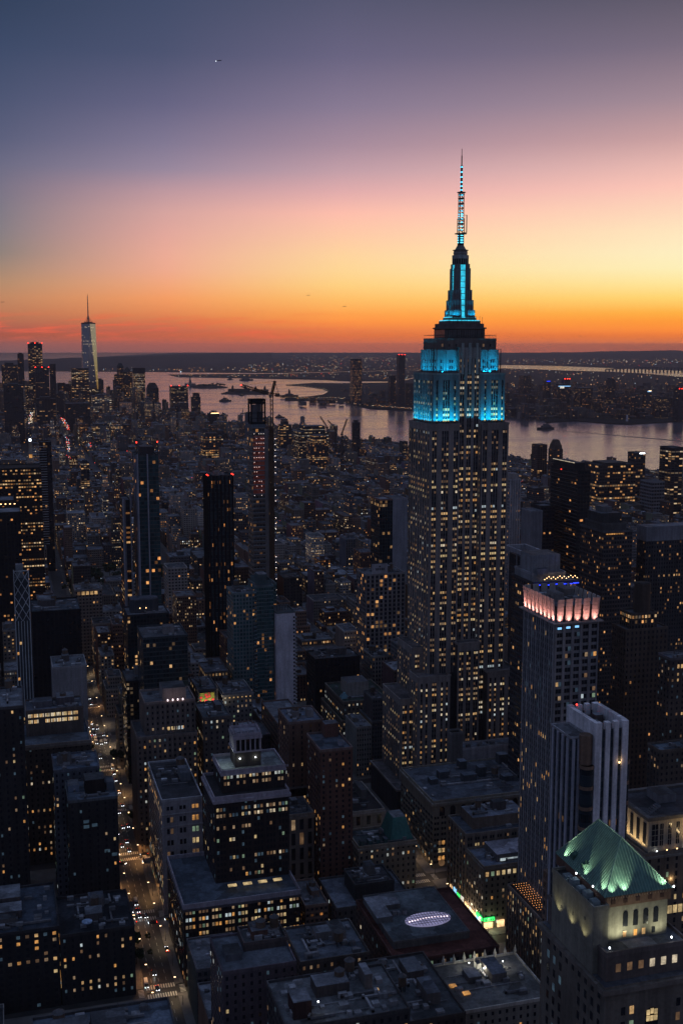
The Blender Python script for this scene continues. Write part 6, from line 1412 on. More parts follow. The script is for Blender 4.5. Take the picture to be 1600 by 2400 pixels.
# far bank blocks
for _ in range(900):
    px = RF.uniform(700, 1640) if RF.random() < .25 else RF.uniform(1170, 1640)
    py = RF.uniform(912, 984) if px > 1180 else RF.uniform(915, 952)
    if px < 800 and py > 905 and py < 940: continue
    X, Y = gz(px, py)
    if not clear(X-20, X+60, Y-10, Y+60): continue
    w = RF.uniform(18, 46); h = RF.uniform(10, 26) if RF.random() < .6 else RF.uniform(26, 75)
    if px < 1180: h = min(h, 24) if px < 850 else min(h, 70)
    cc = RF.choice(WC); stuff.box(X, X+w, Y, Y+RF.uniform(20, 50), 2, h, tuple(q*.6 for q in cc), sty(RF.choice((4, 5.5, 7)), 4, .7, .5, RF.choice((.02, .05, .10)), RF.choice((0, .2, .4)), bright=.9), topc=(.1, .1, .11))
tag(stuff.obj('far_city_blocks'), 'dense low roofs of the city stretching to the rivers', 'city blocks', kind='stuff')
# ------------------------------------------------------------------ ground, streets, rivers, far land
def sheet(name, pts, z, mat, depth=0.0):
    q = MB()
    if depth: q.prism(pts, z-depth, z, (.05, .05, .05))
    else: q.face([(*p, z) for p in pts])
    return tag(q.obj(name, mats=(mat,)), kind='structure')
m_, g_ = newmat('asphalt'); po = g_.n('ShaderNodeNewGeometry').outputs['Position']
kk = g_.m('MULTIPLY', g_.mapr(g_.noise(po, .08, 4.0, .6), .3, .7, .65, 1.35), g_.mapr(g_.noise(po, 1.4, 3.0, .6), .3, .7, .85, 1.15)); x_ = g_.n('ShaderNodeVectorMath', operation='SCALE'); x_.inputs[0].default_value = (.048, .046, .045); g_.put(x_.inputs['Scale'], kk); bsdf(g_, x_.outputs[0], .6, .35); M['asphalt'] = m_
M['paving'] = plain('paving', (.17, .16, .15), .8, .2, 0, .3, .15)
M['road_paint'] = plain('road_paint', (.52, .50, .45), .7, .2, 0, .25, .8)
M['land'] = plain('land', (.034, .033, .034), .95, .05, 0, .5, .002)
m_, g_ = newmat('water'); po = g_.n('ShaderNodeNewGeometry').outputs['Position']
mp = g_.n('ShaderNodeMapping'); g_.put(mp.inputs['Vector'], po); mp.inputs['Rotation'].default_value = (0, 0, AZ); mp.inputs['Scale'].default_value = (1, 2.2, 1)
n1 = g_.noise(mp.outputs[0], .028, 4.0, .6); n2 = g_.noise(mp.outputs[0], .16, 3.0, .6); n3 = g_.noise(mp.outputs[0], .0016, 4.0, .65)
hh = g_.m('ADD', g_.m('MULTIPLY', n1, 9.0), g_.m('MULTIPLY', n2, 2.2)); bp_ = g_.n('ShaderNodeBump'); bp_.inputs['Strength'].default_value = .55; bp_.inputs['Distance'].default_value = .22; g_.put(bp_.inputs['Height'], hh)
rg = g_.mapr(n3, .38, .66, .07, .24)
bsdf(g_, RGBA((.22, .19, .23)), rg, 1.0, .35, normal=bp_.outputs[0]); M['water'] = m_
sheet('water', [(60000*cos(i*pi/32), 60000*sin(i*pi/32)) for i in range(64)], -3.0, 'water')
sheet('ground', [(-2500, -600), (2250, -600), (2160, 690), (1990, 1500), (1640, 2390), (1330, 3100), (1010, 4017), (720, 4800), (560, 5500), (420, 6050), (158, 6400), (-150, 6350), (-700, 5600), (-1500, 4600), (-2500, 2500)], 0.0, 'asphalt', 5)
def land(name, pxs, z=1.5): return sheet(name, [gz(*p) for p in pxs], z, 'land', 4.4)
land('riverside_land', [(670, 902), (714, 905), (757, 911), (770, 918), (757, 925), (719, 930), (668, 932), (668, 938), (800, 938), (830, 949), (870, 958), (965, 962), (1080, 966), (1190, 967), (1268, 970), (1279, 990), (1345, 986), (1440, 993), (1480, 994), (1600, 986), (1760, 977), (1760, 892), (1600, 883.5), (1500, 875), (1420, 871), (1320, 868.5), (1250, 865.5), (1180, 863.5), (1090, 866), (1000, 879), (930, 896.5), (800, 898.5), (735, 897.5)])
land('peninsula', [(395, 878), (420, 883.5), (600, 886.5), (760, 890), (810, 893), (915, 893), (960, 886), (1060, 868), (1000, 867), (640, 876), (500, 877)], 1.2)
land('far_shore', [(-300, 866), (100, 870), (340, 871), (450, 872.5), (640, 874), (990, 866), (1060, 862.5), (1120, 857.5), (1180, 855), (1300, 857), (1400, 861), (1500, 865), (1620, 869), (1900, 880), (1900, 827.3), (1200, 826.6), (420, 826.6), (330, 831), (200, 838), (20, 845), (-300, 845)], .8)
isl = land('statue_island', [(444, 903), (452, 909.5), (500, 910), (534, 907.5), (520, 905), (480, 901.5)], 1.6)
isl2 = land('museum_island', [(518, 922.5), (540, 923.5), (600, 924), (628, 923.5), (630, 919.5), (600, 916), (560, 915), (533, 918)], 1.6)
def hills(name, prof, seed):
    q = MB(); R = random.Random(seed); n = len(prof)-1; rows = []
    for i in range(n*6+1):
        t = i/6; a = min(n-1, int(t)); f = t-a; pr = [prof[a][j]+(prof[a+1][j]-prof[a][j])*f for j in range(4)]
        px, d0, d1, z = pr; r = FW+RT*((px-800)/FPX); u = Vector((r.x, r.y, 0)).normalized()
        z *= R.uniform(.94, 1.05); rows.append([tuple(u*(d0+(d1-d0)*s))[:2]+(zz*z+.9,) for s, zz in ((0, 0), (.3, .55), (.55, .85), (.8, 1.0), (1.1, .9), (1.5, 0))])
    for a, c in zip(rows, rows[1:]):
        for j in range(5): q.face([a[j], c[j], c[j+1], a[j+1]])
    return tag(q.obj(name, mats=('land',)), kind='structure')
hills('hills', [(-80, 17000, 21500, 50), (20, 17000, 21500, 66), (80, 17000, 21500, 88), (200, 17000, 22000, 120), (320, 18000, 23500, 128), (430, 20000, 27000, 138), (520, 24000, 31000, 140), (640, 26000, 36000, 118)], 3)
hills('far_hills', [(1050, 30000, 40000, 60), (1200, 30000, 40000, 105), (1330, 30000, 40000, 128), (1450, 30000, 40000, 165), (1560, 30000, 40000, 185), (1700, 30000, 40000, 180)], 4)
# pavements of the near blocks and the markings of the avenues
pv = MB(); rp = MB()
for j in range(4, 26):
    ys = 225+(j-1)*81
    for a, c in AVE[1:7]: pv.box(a-4.5 if a != 246 else a-6, c+4.5 if c != 216 else c+6, ys+4.5, ys+76.5, 0, .15, (.2, .19, .18))
tag(pv.obj('pavement', mats=('paving',)), kind='structure')
for ys in [225+81*j for j in range(0, 16)]:
    for xa, xb in ((58.5, 73.5), (222.5, 239.5)):
        for yy in (ys+2.2, ys-6.2):
            for i in range(int((xb-xa)/1.25)): rp.box(xa+.3+i*1.25, xa+.95+i*1.25, yy, yy+4.0, .004, .008)
        for q in range(3):
            xl = xa+(xb-xa)*(q+1)/4
            for s in range(9): rp.box(xl-.09, xl+.09, ys+9+s*7.2, ys+12.5+s*7.2, .004, .008)
    for yy in (ys+4.7, ):
        pass
    for xx in (54.6, 75.2, 217.5, 242):
        for i in range(6): rp.box(xx, xx+2.8, ys-3.7+i*1.25, ys-3.1+i*1.25, .004, .008)
tag(rp.obj('road_markings', mats=('road_paint',)), kind='structure')
# ------------------------------------------------------------------ far lights, too many to count
R = random.Random(21)
lt = {k: MB() for k in ('a', 'w', 'c', 'r')}
def dot(px, py, k, s=.5, z=6):
    s *= .66
    X, Y = gz(px, py); d = hypot(X, Y); s *= d/1160
    lt[k].box(X-s/2, X+s/2, Y-s/2, Y+s/2, z, z+s, bot=True)
def pick(): return R.choices('awcr', (5, 4, 2, .6))[0]
def scat(n, x0, x1, y0, y1, s0=.35, s1=.75, ks=None):
    for _ in range(int(n*.72)): dot(R.uniform(x0, x1), R.uniform(y0, y1), R.choices('awcr', ks or (5, 4, 1.5, .4))[0], R.uniform(s0, s1))
scat(26, 30, 400, 846, 868, .3, .5); scat(30, 230, 420, 865.5, 870, .35, .8)
scat(70, 405, 640, 863, 872, .4, .95, (7, 3, 1, .3)); scat(120, 405, 800, 876, 885, .35, .8); scat(150, 580, 800, 852, 873, .35, .85); scat(70, 680, 800, 834, 852, .3, .6)
scat(300, 770, 1010, 836, 890, .3, .75); scat(60, 770, 960, 832, 850, .3, .55); scat(40, 840, 930, 838, 846, .3, .6)
scat(240, 1180, 1600, 836, 853, .3, .65); scat(80, 1300, 1600, 842, 858, .35, .8); scat(150, 1190, 1600, 868, 905, .35, .75); scat(170, 1190, 1600, 900, 940, .35, .8); scat(40, 1450, 1570, 908, 925, .6, 1.1, (1, 3, 3, .5))
for i in range(60): dot(1190+i*7+R.uniform(-3, 3), 978-abs(i-26)*.12+R.uniform(-5, 1), R.choice('awwc'), R.uniform(.4, .8), 5)
for i in range(40): dot(830+i*3.4, 950+i*.28+R.uniform(-3, .5), R.choice('awwa'), R.uniform(.4, .75), 5)
cur = [(676, 902.6), (714, 905.5), (757, 911.5), (769, 918), (757, 924.5), (719, 929.5), (690, 931.6)]
for a, c in zip(cur, cur[1:]):
    for s in range(5): t = s/5; dot(a[0]+(c[0]-a[0])*t, a[1]+(c[1]-a[1])*t, 'w', .36, 5)
for i in range(40): dot(690+i*3, 934.5+R.uniform(-1.5, 2), R.choice('aw'), R.uniform(.35, .6), 5)
dot(424, 874.5, 'c', 1.5, 8)
for i in range(24): dot(1180+R.uniform(0, 60), 867+R.uniform(-7, 2), R.choice('aw'), .5)
# the mid city: street glints between roofs
for _ in range(1300):
    y = R.uniform(1150, 4700) if R.random() < .7 else R.uniform(1000, 2400); X = R.uniform(.01, .62)*y
    if X > shore(y)-40: continue
    p = prj(X, y, 20)
    if not (0 < p[0] < 1600): continue
    z = R.uniform(8, 34); s = R.uniform(.25, .6)*hypot(X, y)/1160; lt[R.choices('awcr', (6, 3, 1.3, .5))[0]].box(X, X+s, y, y+s, z, z+s*.9, bot=True)
# lamps and traffic of the two avenues seen end-on downtown
for (xa, ya, xb, yb, n, ks) in ((70, 985, 75, 965, 40, (1, 6, 4, 1.2)), (68, 996, 76, 982, 24, (1, 6, 3, .4)), (146, 980, 160, 1006, 46, (1, 2, 2, 8)), (156, 1020, 162, 1058, 40, (1, 3, 3, 5)), (158, 1068, 164, 1076, 6, (0, 1, 1, 6)), (210, 1038, 214, 1050, 8, (0, 1, 1, 6))):
    for i in range(n):
        t = R.random(); px, py = xa+(xb-xa)*t+R.uniform(-3.5, 3.5), ya+(yb-ya)*t+R.uniform(-2, 2)
        X, Y = gz(px, py, 70 if ya < 1015 else 50); s = R.uniform(.3, .62)*hypot(X, Y)/1160; z = 70 if ya < 1015 else 50
        lt[R.choices('awcr', ks)[0]].box(X, X+s, Y, Y+s, z, z+s, bot=True)
M['light_amber'] = glow('light_amber', (1, .42, .12), 1.4); M['light_white'] = glow('light_white', (1, .80, .52), 1.3); M['light_cool'] = glow('light_cool', (.70, .86, 1), 1.4); M['light_red'] = glow('light_red', (1, .06, .04), 2.2)
allm = MB()
for i, kx in enumerate('awcr'):
    q = lt[kx]; o_ = len(allm.v); allm.v += q.v; allm.f += [tuple(j+o_ for j in f_) for f_ in q.f]; allm.mi += [i]*len(q.f); allm.uv += q.uv; allm.c += q.c; allm.s += q.s
tag(allm.obj('city_lights', mats=('light_amber', 'light_white', 'light_cool', 'light_red')), 'countless street and harbour lights scattered over the far city and shores', 'lights', kind='stuff')
# ------------------------------------------------------------------ things on the water and the far shore
def one(name, label, cat, loc, parts, group=None, rot=0):
    r = empty(name, loc, label, cat, group); r.rotation_euler = (0, 0, rot)
    for n, mb, mats in parts: mb.obj(n, r, (0, 0, 0), mats)
    return r
M['verdigris'] = plain('verdigris', (.10, .19, .16), .6, .3)
X, Y = gz(446, 905); q = MB(); pts = [(44*cos(i*pi/11)*(1 if i % 2 else .72), 44*sin(i*pi/11)*(1 if i % 2 else .72)) for i in range(22)]
q.prism(pts, 0, 20, (.2, .19, .18)); q.prism([(-10, -10), (10, -10), (10, 10), (-10, 10)], 20, 47, (.26, .25, .23), scale=.8)
s = MB(); s.cyl(0, 0, 6.2, 47, 62, (.1, .2, .17), 12, r2=4.6); s.cyl(0, 0, 4.6, 62, 75, (.1, .2, .17), 12, r2=3.6); s.cyl(0, 0, 1.7, 75, 77, (.1, .2, .17), 8); s.cyl(0, 0, 2.0, 77, 80.5, (.1, .2, .17), 10, r2=1.6)
for i in range(7): a = pi*i/6; s.bar((0, 0, 80), (3.6*cos(a), -.8, 80.4+2.4*sin(a)), .5)
s.bar((-3.2, 0, 74), (-5.4, -.5, 86), 1.7); s.cyl(-5.4, -.5, 1.5, 86, 87, (.1, .2, .17), 8); s.bar((3.2, 0, 73.5), (4.6, -2.6, 68), 1.6); s.box(3.4, 6.2, -4, -3.2, 65, 70)
t = MB(); t.cyl(-5.4, -.5, 1.0, 87, 90.5, (1, 1, 1), 8, r2=.2)
one('statue', 'tiny green robed statue with raised torch on its island plinth', 'statue', (X, Y, 1.6), [('plinth', q, ('facade',)), ('figure', s, ('verdigris',)), ('torch', t, ('warm_lamp',))])
_crown = {}
def crown_mesh(k):
    if k in _crown: return _crown[k]
    R = random.Random(k); q = MB()
    cl = [(R.gauss(0, .36), R.gauss(0, .36), R.uniform(-.38, .42), R.uniform(.22, .38)) for _ in range(11)]
    for _ in range(520):
        cx, cy, cz, r = R.choice(cl); v = Vector((R.gauss(0, 1), R.gauss(0, 1), R.gauss(0, 1))).normalized()*r*R.uniform(.75, 1.05)
        p = Vector((cx, cy, cz))+v; a = Vector((R.gauss(0, 1), R.gauss(0, 1), R.gauss(0, 1))).normalized()*.085; b_ = a.cross(v).normalized()*.085
        q.face([tuple(p-a-b_), tuple(p+a-b_), tuple(p+a+b_), tuple(p-a+b_)])
    _crown[k] = q.mesh('crown', mats=('foliage',)); return _crown[k]
tk = MB(); tk.cyl(0, 0, .035, 0, .62, (.05, .04, .03), 7, r2=.018)
for i in range(4): tk.bar((0, 0, .36+i*.05), (.22*cos(i*1.7), .22*sin(i*1.7), .62+i*.03), .02)
TRUNK = tk.mesh('trunk', mats=('bark',))
def tree(label, x, y, h, k, group, z=0):
    r = empty('tree', (x, y, z), label, 'tree', group); a = bpy.data.objects.new('trunk', TRUNK); c = bpy.data.objects.new('crown', crown_mesh(k))
    for o in (a, c): COL.objects.link(o); o.parent = r
    a.scale = (h, h, h); c.location = (0, 0, h*.66); c.scale = (h*.62, h*.62, h*.52); r.rotation_euler = (0, 0, k*1.3+x); return r
RT_ = random.Random(5)
for i in range(46): tree('dark tree in the unlit square where the street canyon ends', RT_.uniform(82, 205), RT_.uniform(1408, 1630), RT_.uniform(14, 21), i % 4, 'trees filling the dark square')
for i in range(22): tree('dark tree on the statue island', *(gz(RT_.uniform(456, 530), RT_.uniform(904, 908.5))), RT_.uniform(16, 26), i % 4, 'trees on the statue island', 1.6)
for i in range(20): tree('dark tree on the museum island', *(gz(RT_.uniform(535, 622), RT_.uniform(917, 922.5))), RT_.uniform(14, 24), i % 4, 'trees on the museum island', 1.6)
for (x, y, h, l) in ((56.6, 905, 10, 'street tree by the left kerb of the canyon, farthest of the street trees'), (75.6, 880, 11, 'dark round street tree on the right kerb of the street canyon'), (56.8, 594, 10, 'street tree beside the left kerb near the lower crossing, upper one'), (56.8, 578, 9, 'street tree lit yellow green by a lamp at the left kerb'), (75.8, 760, 9, 'street tree on the right kerb above the middle crossing')):
    tree(l, x, y, h, int(y) % 4, None, .15)
X, Y = gz(680, 933); q = MB(); q.box(-55, 55, -20, 20, 0, 16, (.12, .07, .05), sty(6, 8, .5, .6, .2)); q.prism([(-30, -20), (30, -20), (30, 20), (-30, 20)], 16, 26, (.06, .06, .065), scale=.5); t = MB(); t.box(-6, 6, -6, 6, 16, 40, (.12, .08, .06)); t.prism([(-6, -6), (6, -6), (6, 6), (-6, 6)], 40, 56, (.07, .09, .09), scale=.05)
one('railway_terminal', 'old brick waterfront terminal with a small clock cupola', 'building', (X, Y+24, 1.5), [('hall', q, ('facade',)), ('cupola', t, ('facade',))])
for (px, py, w, h, l) in ((560, 919, 150, 22, 'long low brick hall with towers on the museum island'), (610, 918.5, 110, 16, 'low hospital wing on the museum island right end')):
    X, Y = gz(px, py); q = MB(); q.box(-w/2, w/2, -20, 20, 0, h, (.10, .07, .06), sty(6, 6, .5, .5, .06))
    for xx in (-w*.3, w*.3): q.cyl(xx, 0, 8, h, h+16, (.08, .07, .065), 8); q.cyl(xx, 0, 7, h+16, h+26, (.06, .09, .08), 8, r2=.5)
    one('island_hall', l, 'building', (X, Y, 1.6), [('hall', q, ('facade',))])
# trestle bridge over the far bay
q = MB(); P = [gz(1430, 872.5), gz(1500, 868.8), (0, 0)]; a, c = gz(1418, 871), gz(1640, 872)
n = 26
for i in range(n+1):
    t = i/n; x, y = a[0]+(c[0]-a[0])*t, a[1]+(c[1]-a[1])*t; h = 28+22*min(1, t*3); q.box(x-7, x+7, y-7, y+7, -3, h, (.08, .07, .07))
    if i: q.bar(lp, (x, y, h), 13, (.10, .09, .09))
    lp = (x, y, h)
tag(q.obj('bridge'), 'long trestle bridge crossing the far bay at the right edge', 'bridge')
# boats
def boat(label, px, py, L, kind, rot, z=-3.0):
    X, Y = gz(px, py, -3); B_ = L*.24; q = MB(); hp = [(-L/2, -B_/2), (L*.28, -B_/2), (L/2, 0), (L*.28, B_/2), (-L/2, B_/2)]
    q.prism(hp, 0, L*.09+1, (.05, .05, .055)); pt = [('hull', q, ('facade',))]
    h0 = L*.09+1
    if kind == 'sail':
        t = MB(); t.bar((0, 0, h0), (0, 0, h0+L*1.15), .5, (.2, .2, .2)); t.face([(0, .1, h0+2), (-L*.42, .1, h0+2), (0, .1, h0+L*1.1)], (.4, .38, .38)); t.face([(-L*.42, -.1, h0+2), (0, -.1, h0+2), (0, -.1, h0+L*1.1)], (.4, .38, .38)); pt.append(('sail', t, ('facade',)))
    else:
        t = MB(); t.box(-L*.36, L*.2, -B_*.36, B_*.36, h0, h0+L*.07+2, (.14, .14, .15), sty(L*.06, 3, .6, .5, .2, .3)); t.box(-L*.2, L*.08, -B_*.28, B_*.28, h0+L*.07+2, h0+L*.12+4, (.12, .12, .13)); t.cyl(-L*.12, 0, L*.03, h0+L*.12+4, h0+L*.2+5, (.06, .05, .05), 8); pt.append(('cabin', t, ('facade',)))
    return one('boat', label, 'boat', (X, Y, z), pt, None, rot)
boat('ferry with a long wake right of the cyan tower', 1276, 1006, 74, 'ferry', pi+.1)
boat('ferry left of the crane boom over the bay', 529, 940.5, 78, 'ferry', .3); boat('small vessel just above the ferry near the museum island', 567, 927, 42, 'ferry', .2)
boat('pale sailing boat left of the unfinished tower crown', 570, 969.5, 24, 'sail', .5); boat('moored boat near the river bank left of the sailing boat', 525, 974.5, 42, 'ferry', .2)
boat('boat close to the river bank right of the crane mast', 656, 979, 44, 'ferry', 0); boat('boat entering from the far bank left of the curved glass tower', 797, 944.5, 44, 'ferry', 0); boat('barge off the harbour peninsula', 578, 892, 130, 'ferry', .1); boat('distant ship above the museum island', 540, 890, 60, 'ferry', .1)
wk = MB(); a, c = gz(1282, 1007, -3), gz(1620, 1036, -3)
dx, dy = c[0]-a[0], c[1]-a[1]; ln = hypot(dx, dy); nx, ny = -dy/ln, dx/ln
for s0, s1 in ((-1, 1),): wk.face([(a[0]-nx*2, a[1]-ny*2, -2.9), (c[0]-nx*22, c[1]-ny*22, -2.9), (c[0]+nx*22, c[1]+ny*22, -2.9), (a[0]+nx*2, a[1]+ny*2, -2.9)])
M['wake'] = plain('wake', (.02, .025, .035), .42, .5, 0, .3, .02); tag(wk.obj('wake', mats=('wake',)), kind='structure')
X, Y = gz(1468, 988); q = MB(); q.cyl(0, 0, 5, 0, 24, (.6, .58, .62), 12, r2=3.6); q.cyl(0, 0, 3.6, 24, 28, (.6, .58, .62), 12, r2=.8)
one('monument', 'pale upright monument on the pier across the river', 'monument', (X, Y, 1.5), [('column', q, ('facade',))])
# ------------------------------------------------------------------ cranes
M['crane_paint'] = plain('crane_paint', (.10, .062, .035), .5, .3)
def truss(q, a, b, w, n, col=(.10, .065, .04), t=.32):
    a, b = Vector(a), Vector(b); d_ = (b-a); u = d_.normalized().cross(Vector((0, 0, 1)))
    if u.length < .1: u = Vector((1, 0, 0))
    u = u.normalized()*w/2; v = d_.normalized().cross(u).normalized()*w/2; cs = [u+v, u-v, -u-v, -u+v]
    for o in cs: q.bar(tuple(a+o), tuple(b+o), t, col)
    for i in range(n):
        p0, p1 = a+d_*(i/n), a+d_*((i+1)/n)
        for k in range(4): q.bar(tuple(p0+cs[k]), tuple(p1+cs[(k+1) % 4]), t*.7, col)
bx, by = 270.5, 1183.5
q = MB(); truss(q, (bx, by, 0), (bx, by, 272), 2.6, 60, t=.42)
j = MB(); truss(j, (bx, by, 272), (bx-34, by-11, 282), 2.4, 14, t=.62)
k_ = MB(); truss(k_, (bx, by, 272), (bx+8, by+3, 272), 2.4, 3, t=.5); k_.box(bx+5, bx+9, by+1, by+5, 269.5, 272.5, (.1, .1, .1))
ap = MB(); truss(ap, (bx, by, 272), (bx+4, by+1, 286), 1.8, 6, t=.55); ap.bar((bx+4, by+1, 286), (bx+8, by+3, 272.6), .3, (.06, .05, .04)); ap.bar((bx+4, by+1, 286), (bx-32, by-10.4, 282), .2, (.06, .05, .04))
cb = MB(); cb.box(bx-3.2, bx-.8, by-4, by-1.6, 269, 272.2, (.12, .12, .12)); rl_ = MB(); rl_.box(bx-34.8, bx-33.8, by-11.6, by-10.6, 282, 283, bot=True)
cr = empty('tower_crane', (bx, by, 0), 'tall tower crane beside the unfinished tower, boom pointing left', 'crane')
for n_, mb, mt in (('mast', q, 'facade'), ('boom', j, 'facade'), ('counter_boom', k_, 'facade'), ('tower_head', ap, 'facade'), ('cab', cb, 'facade'), ('aviation_light', rl_, 'red_lamp')): mb.obj(n_, cr, (bx, by, 0), (mt,))
for (px, py, tx, ty, l, yy) in ((766, 1000, 750, 976, 'luffing crane at the river bank, left of a near identical one', 3050), (786, 1004, 768, 985, 'luffing crane at the river bank, right of a near identical one', 3040), (801, 1016, 813, 982, 'lone luffing crane at the river bank close to the blank dark block', 2950)):
    r = FW+RT*((px-800)/FPX)+UP*(-(py-1200)/FPX); t = yy/r.y; b0 = (r.x*t, yy, CAMZ+r.z*t); r = FW+RT*((tx-800)/FPX)+UP*(-(ty-1200)/FPX); t = yy/r.y; b1 = (r.x*t, yy, CAMZ+r.z*t)
    q = MB(); truss(q, (b0[0], yy, 0), b0, 3.4, 12, (.06, .05, .05), 1.0); j = MB(); truss(j, b0, b1, 2.6, 9, (.06, .05, .05), .9); k_ = MB(); k_.box(b0[0]-3, b0[0]+3, yy-3, yy+3, b0[2]-4, b0[2], (.06, .05, .05))
    c_ = empty('luffing_crane', (b0[0], yy, 0), l, 'crane')
    for n_, mb in (('mast', q), ('boom', j), ('cab', k_)): mb.obj(n_, c_, (b0[0], yy, 0))
# ------------------------------------------------------------------ traffic
def car_proto(kind):
    L, Wd, H = {'sedan': (4.7, 1.85, 1.45), 'taxi': (4.8, 1.85, 1.5), 'suv': (4.9, 2.0, 1.8), 'van': (6.4, 2.15, 2.7), 'bus': (12.2, 2.6, 3.2)}[kind]
    r = bpy.data.objects.new('parked_car', None); r.name = {'van': 'delivery_van', 'bus': 'city_bus'}.get(kind, 'car')
    l, w = L/2, Wd/2; bd = MB()
    def loft(sec, mb):      # cross sections along the length: (y, half width, z0, z1)
        pr = None
        for (yy, hw, z0, z1) in sec:
            cu = [(-hw, yy, z0), (-hw*.97, yy, z0+(z1-z0)*.7), (-hw*.82, yy, z1), (hw*.82, yy, z1), (hw*.97, yy, z0+(z1-z0)*.7), (hw, yy, z0)]
            if pr:
                for a in range(5): mb.face([pr[a], pr[a+1], cu[a+1], cu[a]])
            else: mb.face(cu)
            pr = cu
        mb.face(pr[::-1])
    if kind in ('sedan', 'taxi', 'suv'):
        hz = .62 if kind != 'suv' else .75; bz = hz+.28
        loft([(-l, w*.86, .32, hz), (-l+.35, w, .25, bz-.05), (-l*.35, w, .22, bz), (l*.55, w, .22, bz+.02), (l-.3, w*.98, .25, bz), (l, w*.88, .34, hz)], bd)
        gl = MB(); loft([(-l*.38, w*.80, bz, bz+.02), (-l*.05, w*.80, bz, H), (l*.42, w*.80, bz, H-.02), (l*.74, w*.78, bz, bz+.04)], gl)
    else:
        loft([(-l, w*.95, .4, 1.2 if kind == 'van' else H-.3), (-l+.9, w, .35, 1.45 if kind == 'van' else H), (-l+(1.7 if kind == 'van' else 1.2), w, .35, H), (l-.1, w, .35, H), (l, w*.97, .4, H-.1)], bd)
        gl = MB(); gl.box(-w*.86, w*.86, -l+.18, -l+1.5, 1.35, 2.1 if kind == 'van' else 2.4); 
        if kind == 'bus': gl.box(-w-.02, w+.02, -l+1.6, l-.6, 1.4, 2.4)
    parts = [('body', bd, 'car_'+('yellow' if kind == 'taxi' else ('white' if kind in ('van', 'bus') else 'dark'))), ('windows', gl, 'window_dark')]
    for sx in (-1, 1):
        for yy in (-l*.62, l*.6):
            q = MB(); n = 12; wx = sx*(w-.1); rr = .34 if kind != 'bus' else .48
            P = [[(wx+o, yy+rr*cos(2*pi*i/n), rr+rr*sin(2*pi*i/n)) for i in range(n)] for o in (-.11, .11)]
            for i in range(n): q.face([P[0][i], P[0][(i+1) % n], P[1][(i+1) % n], P[1][i]])
            q.face(P[0][::-1]); q.face(P[1]); parts.append(('wheel', q, 'tyre'))
        q = MB(); q.box(sx*w*.66-.22, sx*w*.66+.22, -l-.06, -l+.1, .52, .76, bot=True); parts.append(('headlight', q, 'headlamp'))
        q = MB(); q.box(sx*w*.70-.18, sx*w*.70+.18, l-.1, l+.06, .58, .80, bot=True); parts.append(('tail_light', q, 'taillamp'))
    if kind == 'taxi': q = MB(); q.box(-.35, .35, -.1, .2, H, H+.16, bot=True); parts.append(('roof_sign', q, 'warm_lamp'))
    for n_, mb, mt in parts:
        o = bpy.data.objects.new(n_, mb.mesh(n_, mats=(mt,))); o.parent = r
        r_parts.setdefault(kind, []).append(o)
    return r
r_parts = {}
M['car_dark'] = plain('car_dark', (.022, .024, .028), .25, .6, .2, .2); M['car_white'] = plain('car_white', (.45, .45, .45), .35, .5, 0, .2); M['car_yellow'] = plain('car_yellow', (.55, .30, .02), .35, .5, 0, .2); M['car_silver'] = plain('car_silver', (.22, .22, .23), .3, .6, .4)
M['tyre'] = plain('tyre', (.012, .012, .012), .9, .1); M['headlamp'] = glow('headlamp', (.86, .92, 1), 6.0); M['taillamp'] = glow('taillamp', (1, .05, .02), 5.0)
PROTO = {k: car_proto(k) for k in ('sedan', 'taxi', 'suv', 'van', 'bus')}
CARN = {'sedan': 'dark car', 'taxi': 'yellow taxi', 'suv': 'dark tall car', 'van': 'white delivery van', 'bus': 'white city bus'}
PL = {0: 'by the lowest crossing', 1: 'in the queue at the lower crossing', 2: 'between the two near crossings', 3: 'near the second crossing', 4: 'in the canyon above the second crossing', 5: 'in the middle of the canyon', 6: 'far up the canyon', 7: 'on the avenue at the green sign'}
cnt_ = {}
HL = []
def car(kind, x, y, rot=0.0, place=0, lights=False):
    p = PROTO[kind]; r = bpy.data.objects.new(p.name.split('.')[0], None); COL.objects.link(r); r.location = (x, y, .012); r.rotation_euler = (0, 0, rot)
    for o in r_parts[kind]:
        c = o.copy(); COL.objects.link(c); c.parent = r
    k = (kind, place); cnt_.setdefault(k, []).append(r); r['category'] = {'van': 'van', 'bus': 'bus', 'taxi': 'taxi'}.get(kind, 'car'); r['group'] = 'traffic in the street canyon' if place < 7 else 'traffic on the avenue at the green sign'
    if lights: HL.append((x, y, rot))
    return r
LN = [60.6, 64.3, 67.9, 71.5]
RC = random.Random(9)
for x, y, k, pl in ((LN[1], 551, 'sedan', 0), (LN[1]+.2, 566, 'suv', 0)): car(k, x, y, 0, pl, True)
car('van', 59.2, 556, 0, 0); car('sedan', 74.2, 588, pi, 2)
for x, y, k in ((LN[0], 629, 'taxi'), (LN[1], 629.5, 'sedan'), (LN[2], 628.5, 'suv'), (LN[1], 636, 'sedan'), (LN[0], 637, 'suv'), (LN[1]-.2, 646, 'van')): car(k, x, y, RC.uniform(-.03, .03), 1, True)
car('taxi', 80, 621, -pi/2, 1); car('sedan', 70.5, 619.5, -pi/2, 1)
car('sedan', 62, 701, .9, 3); car('suv', 76.5, 711, -pi/2, 3, True); car('van', 77.5, 700, -pi/2, 3)
for x, y, k in ((LN[0], 717, 'taxi'), (LN[0], 724, 'taxi'), (LN[2], 719, 'sedan'), (LN[1], 727, 'sedan'), (LN[2], 733, 'sedan'), (LN[1]-1, 748, 'suv'), (LN[2], 757, 'sedan'), (LN[3], 758, 'sedan'), (LN[0], 771, 'bus')): car(k, x, y, 0, 4, True)
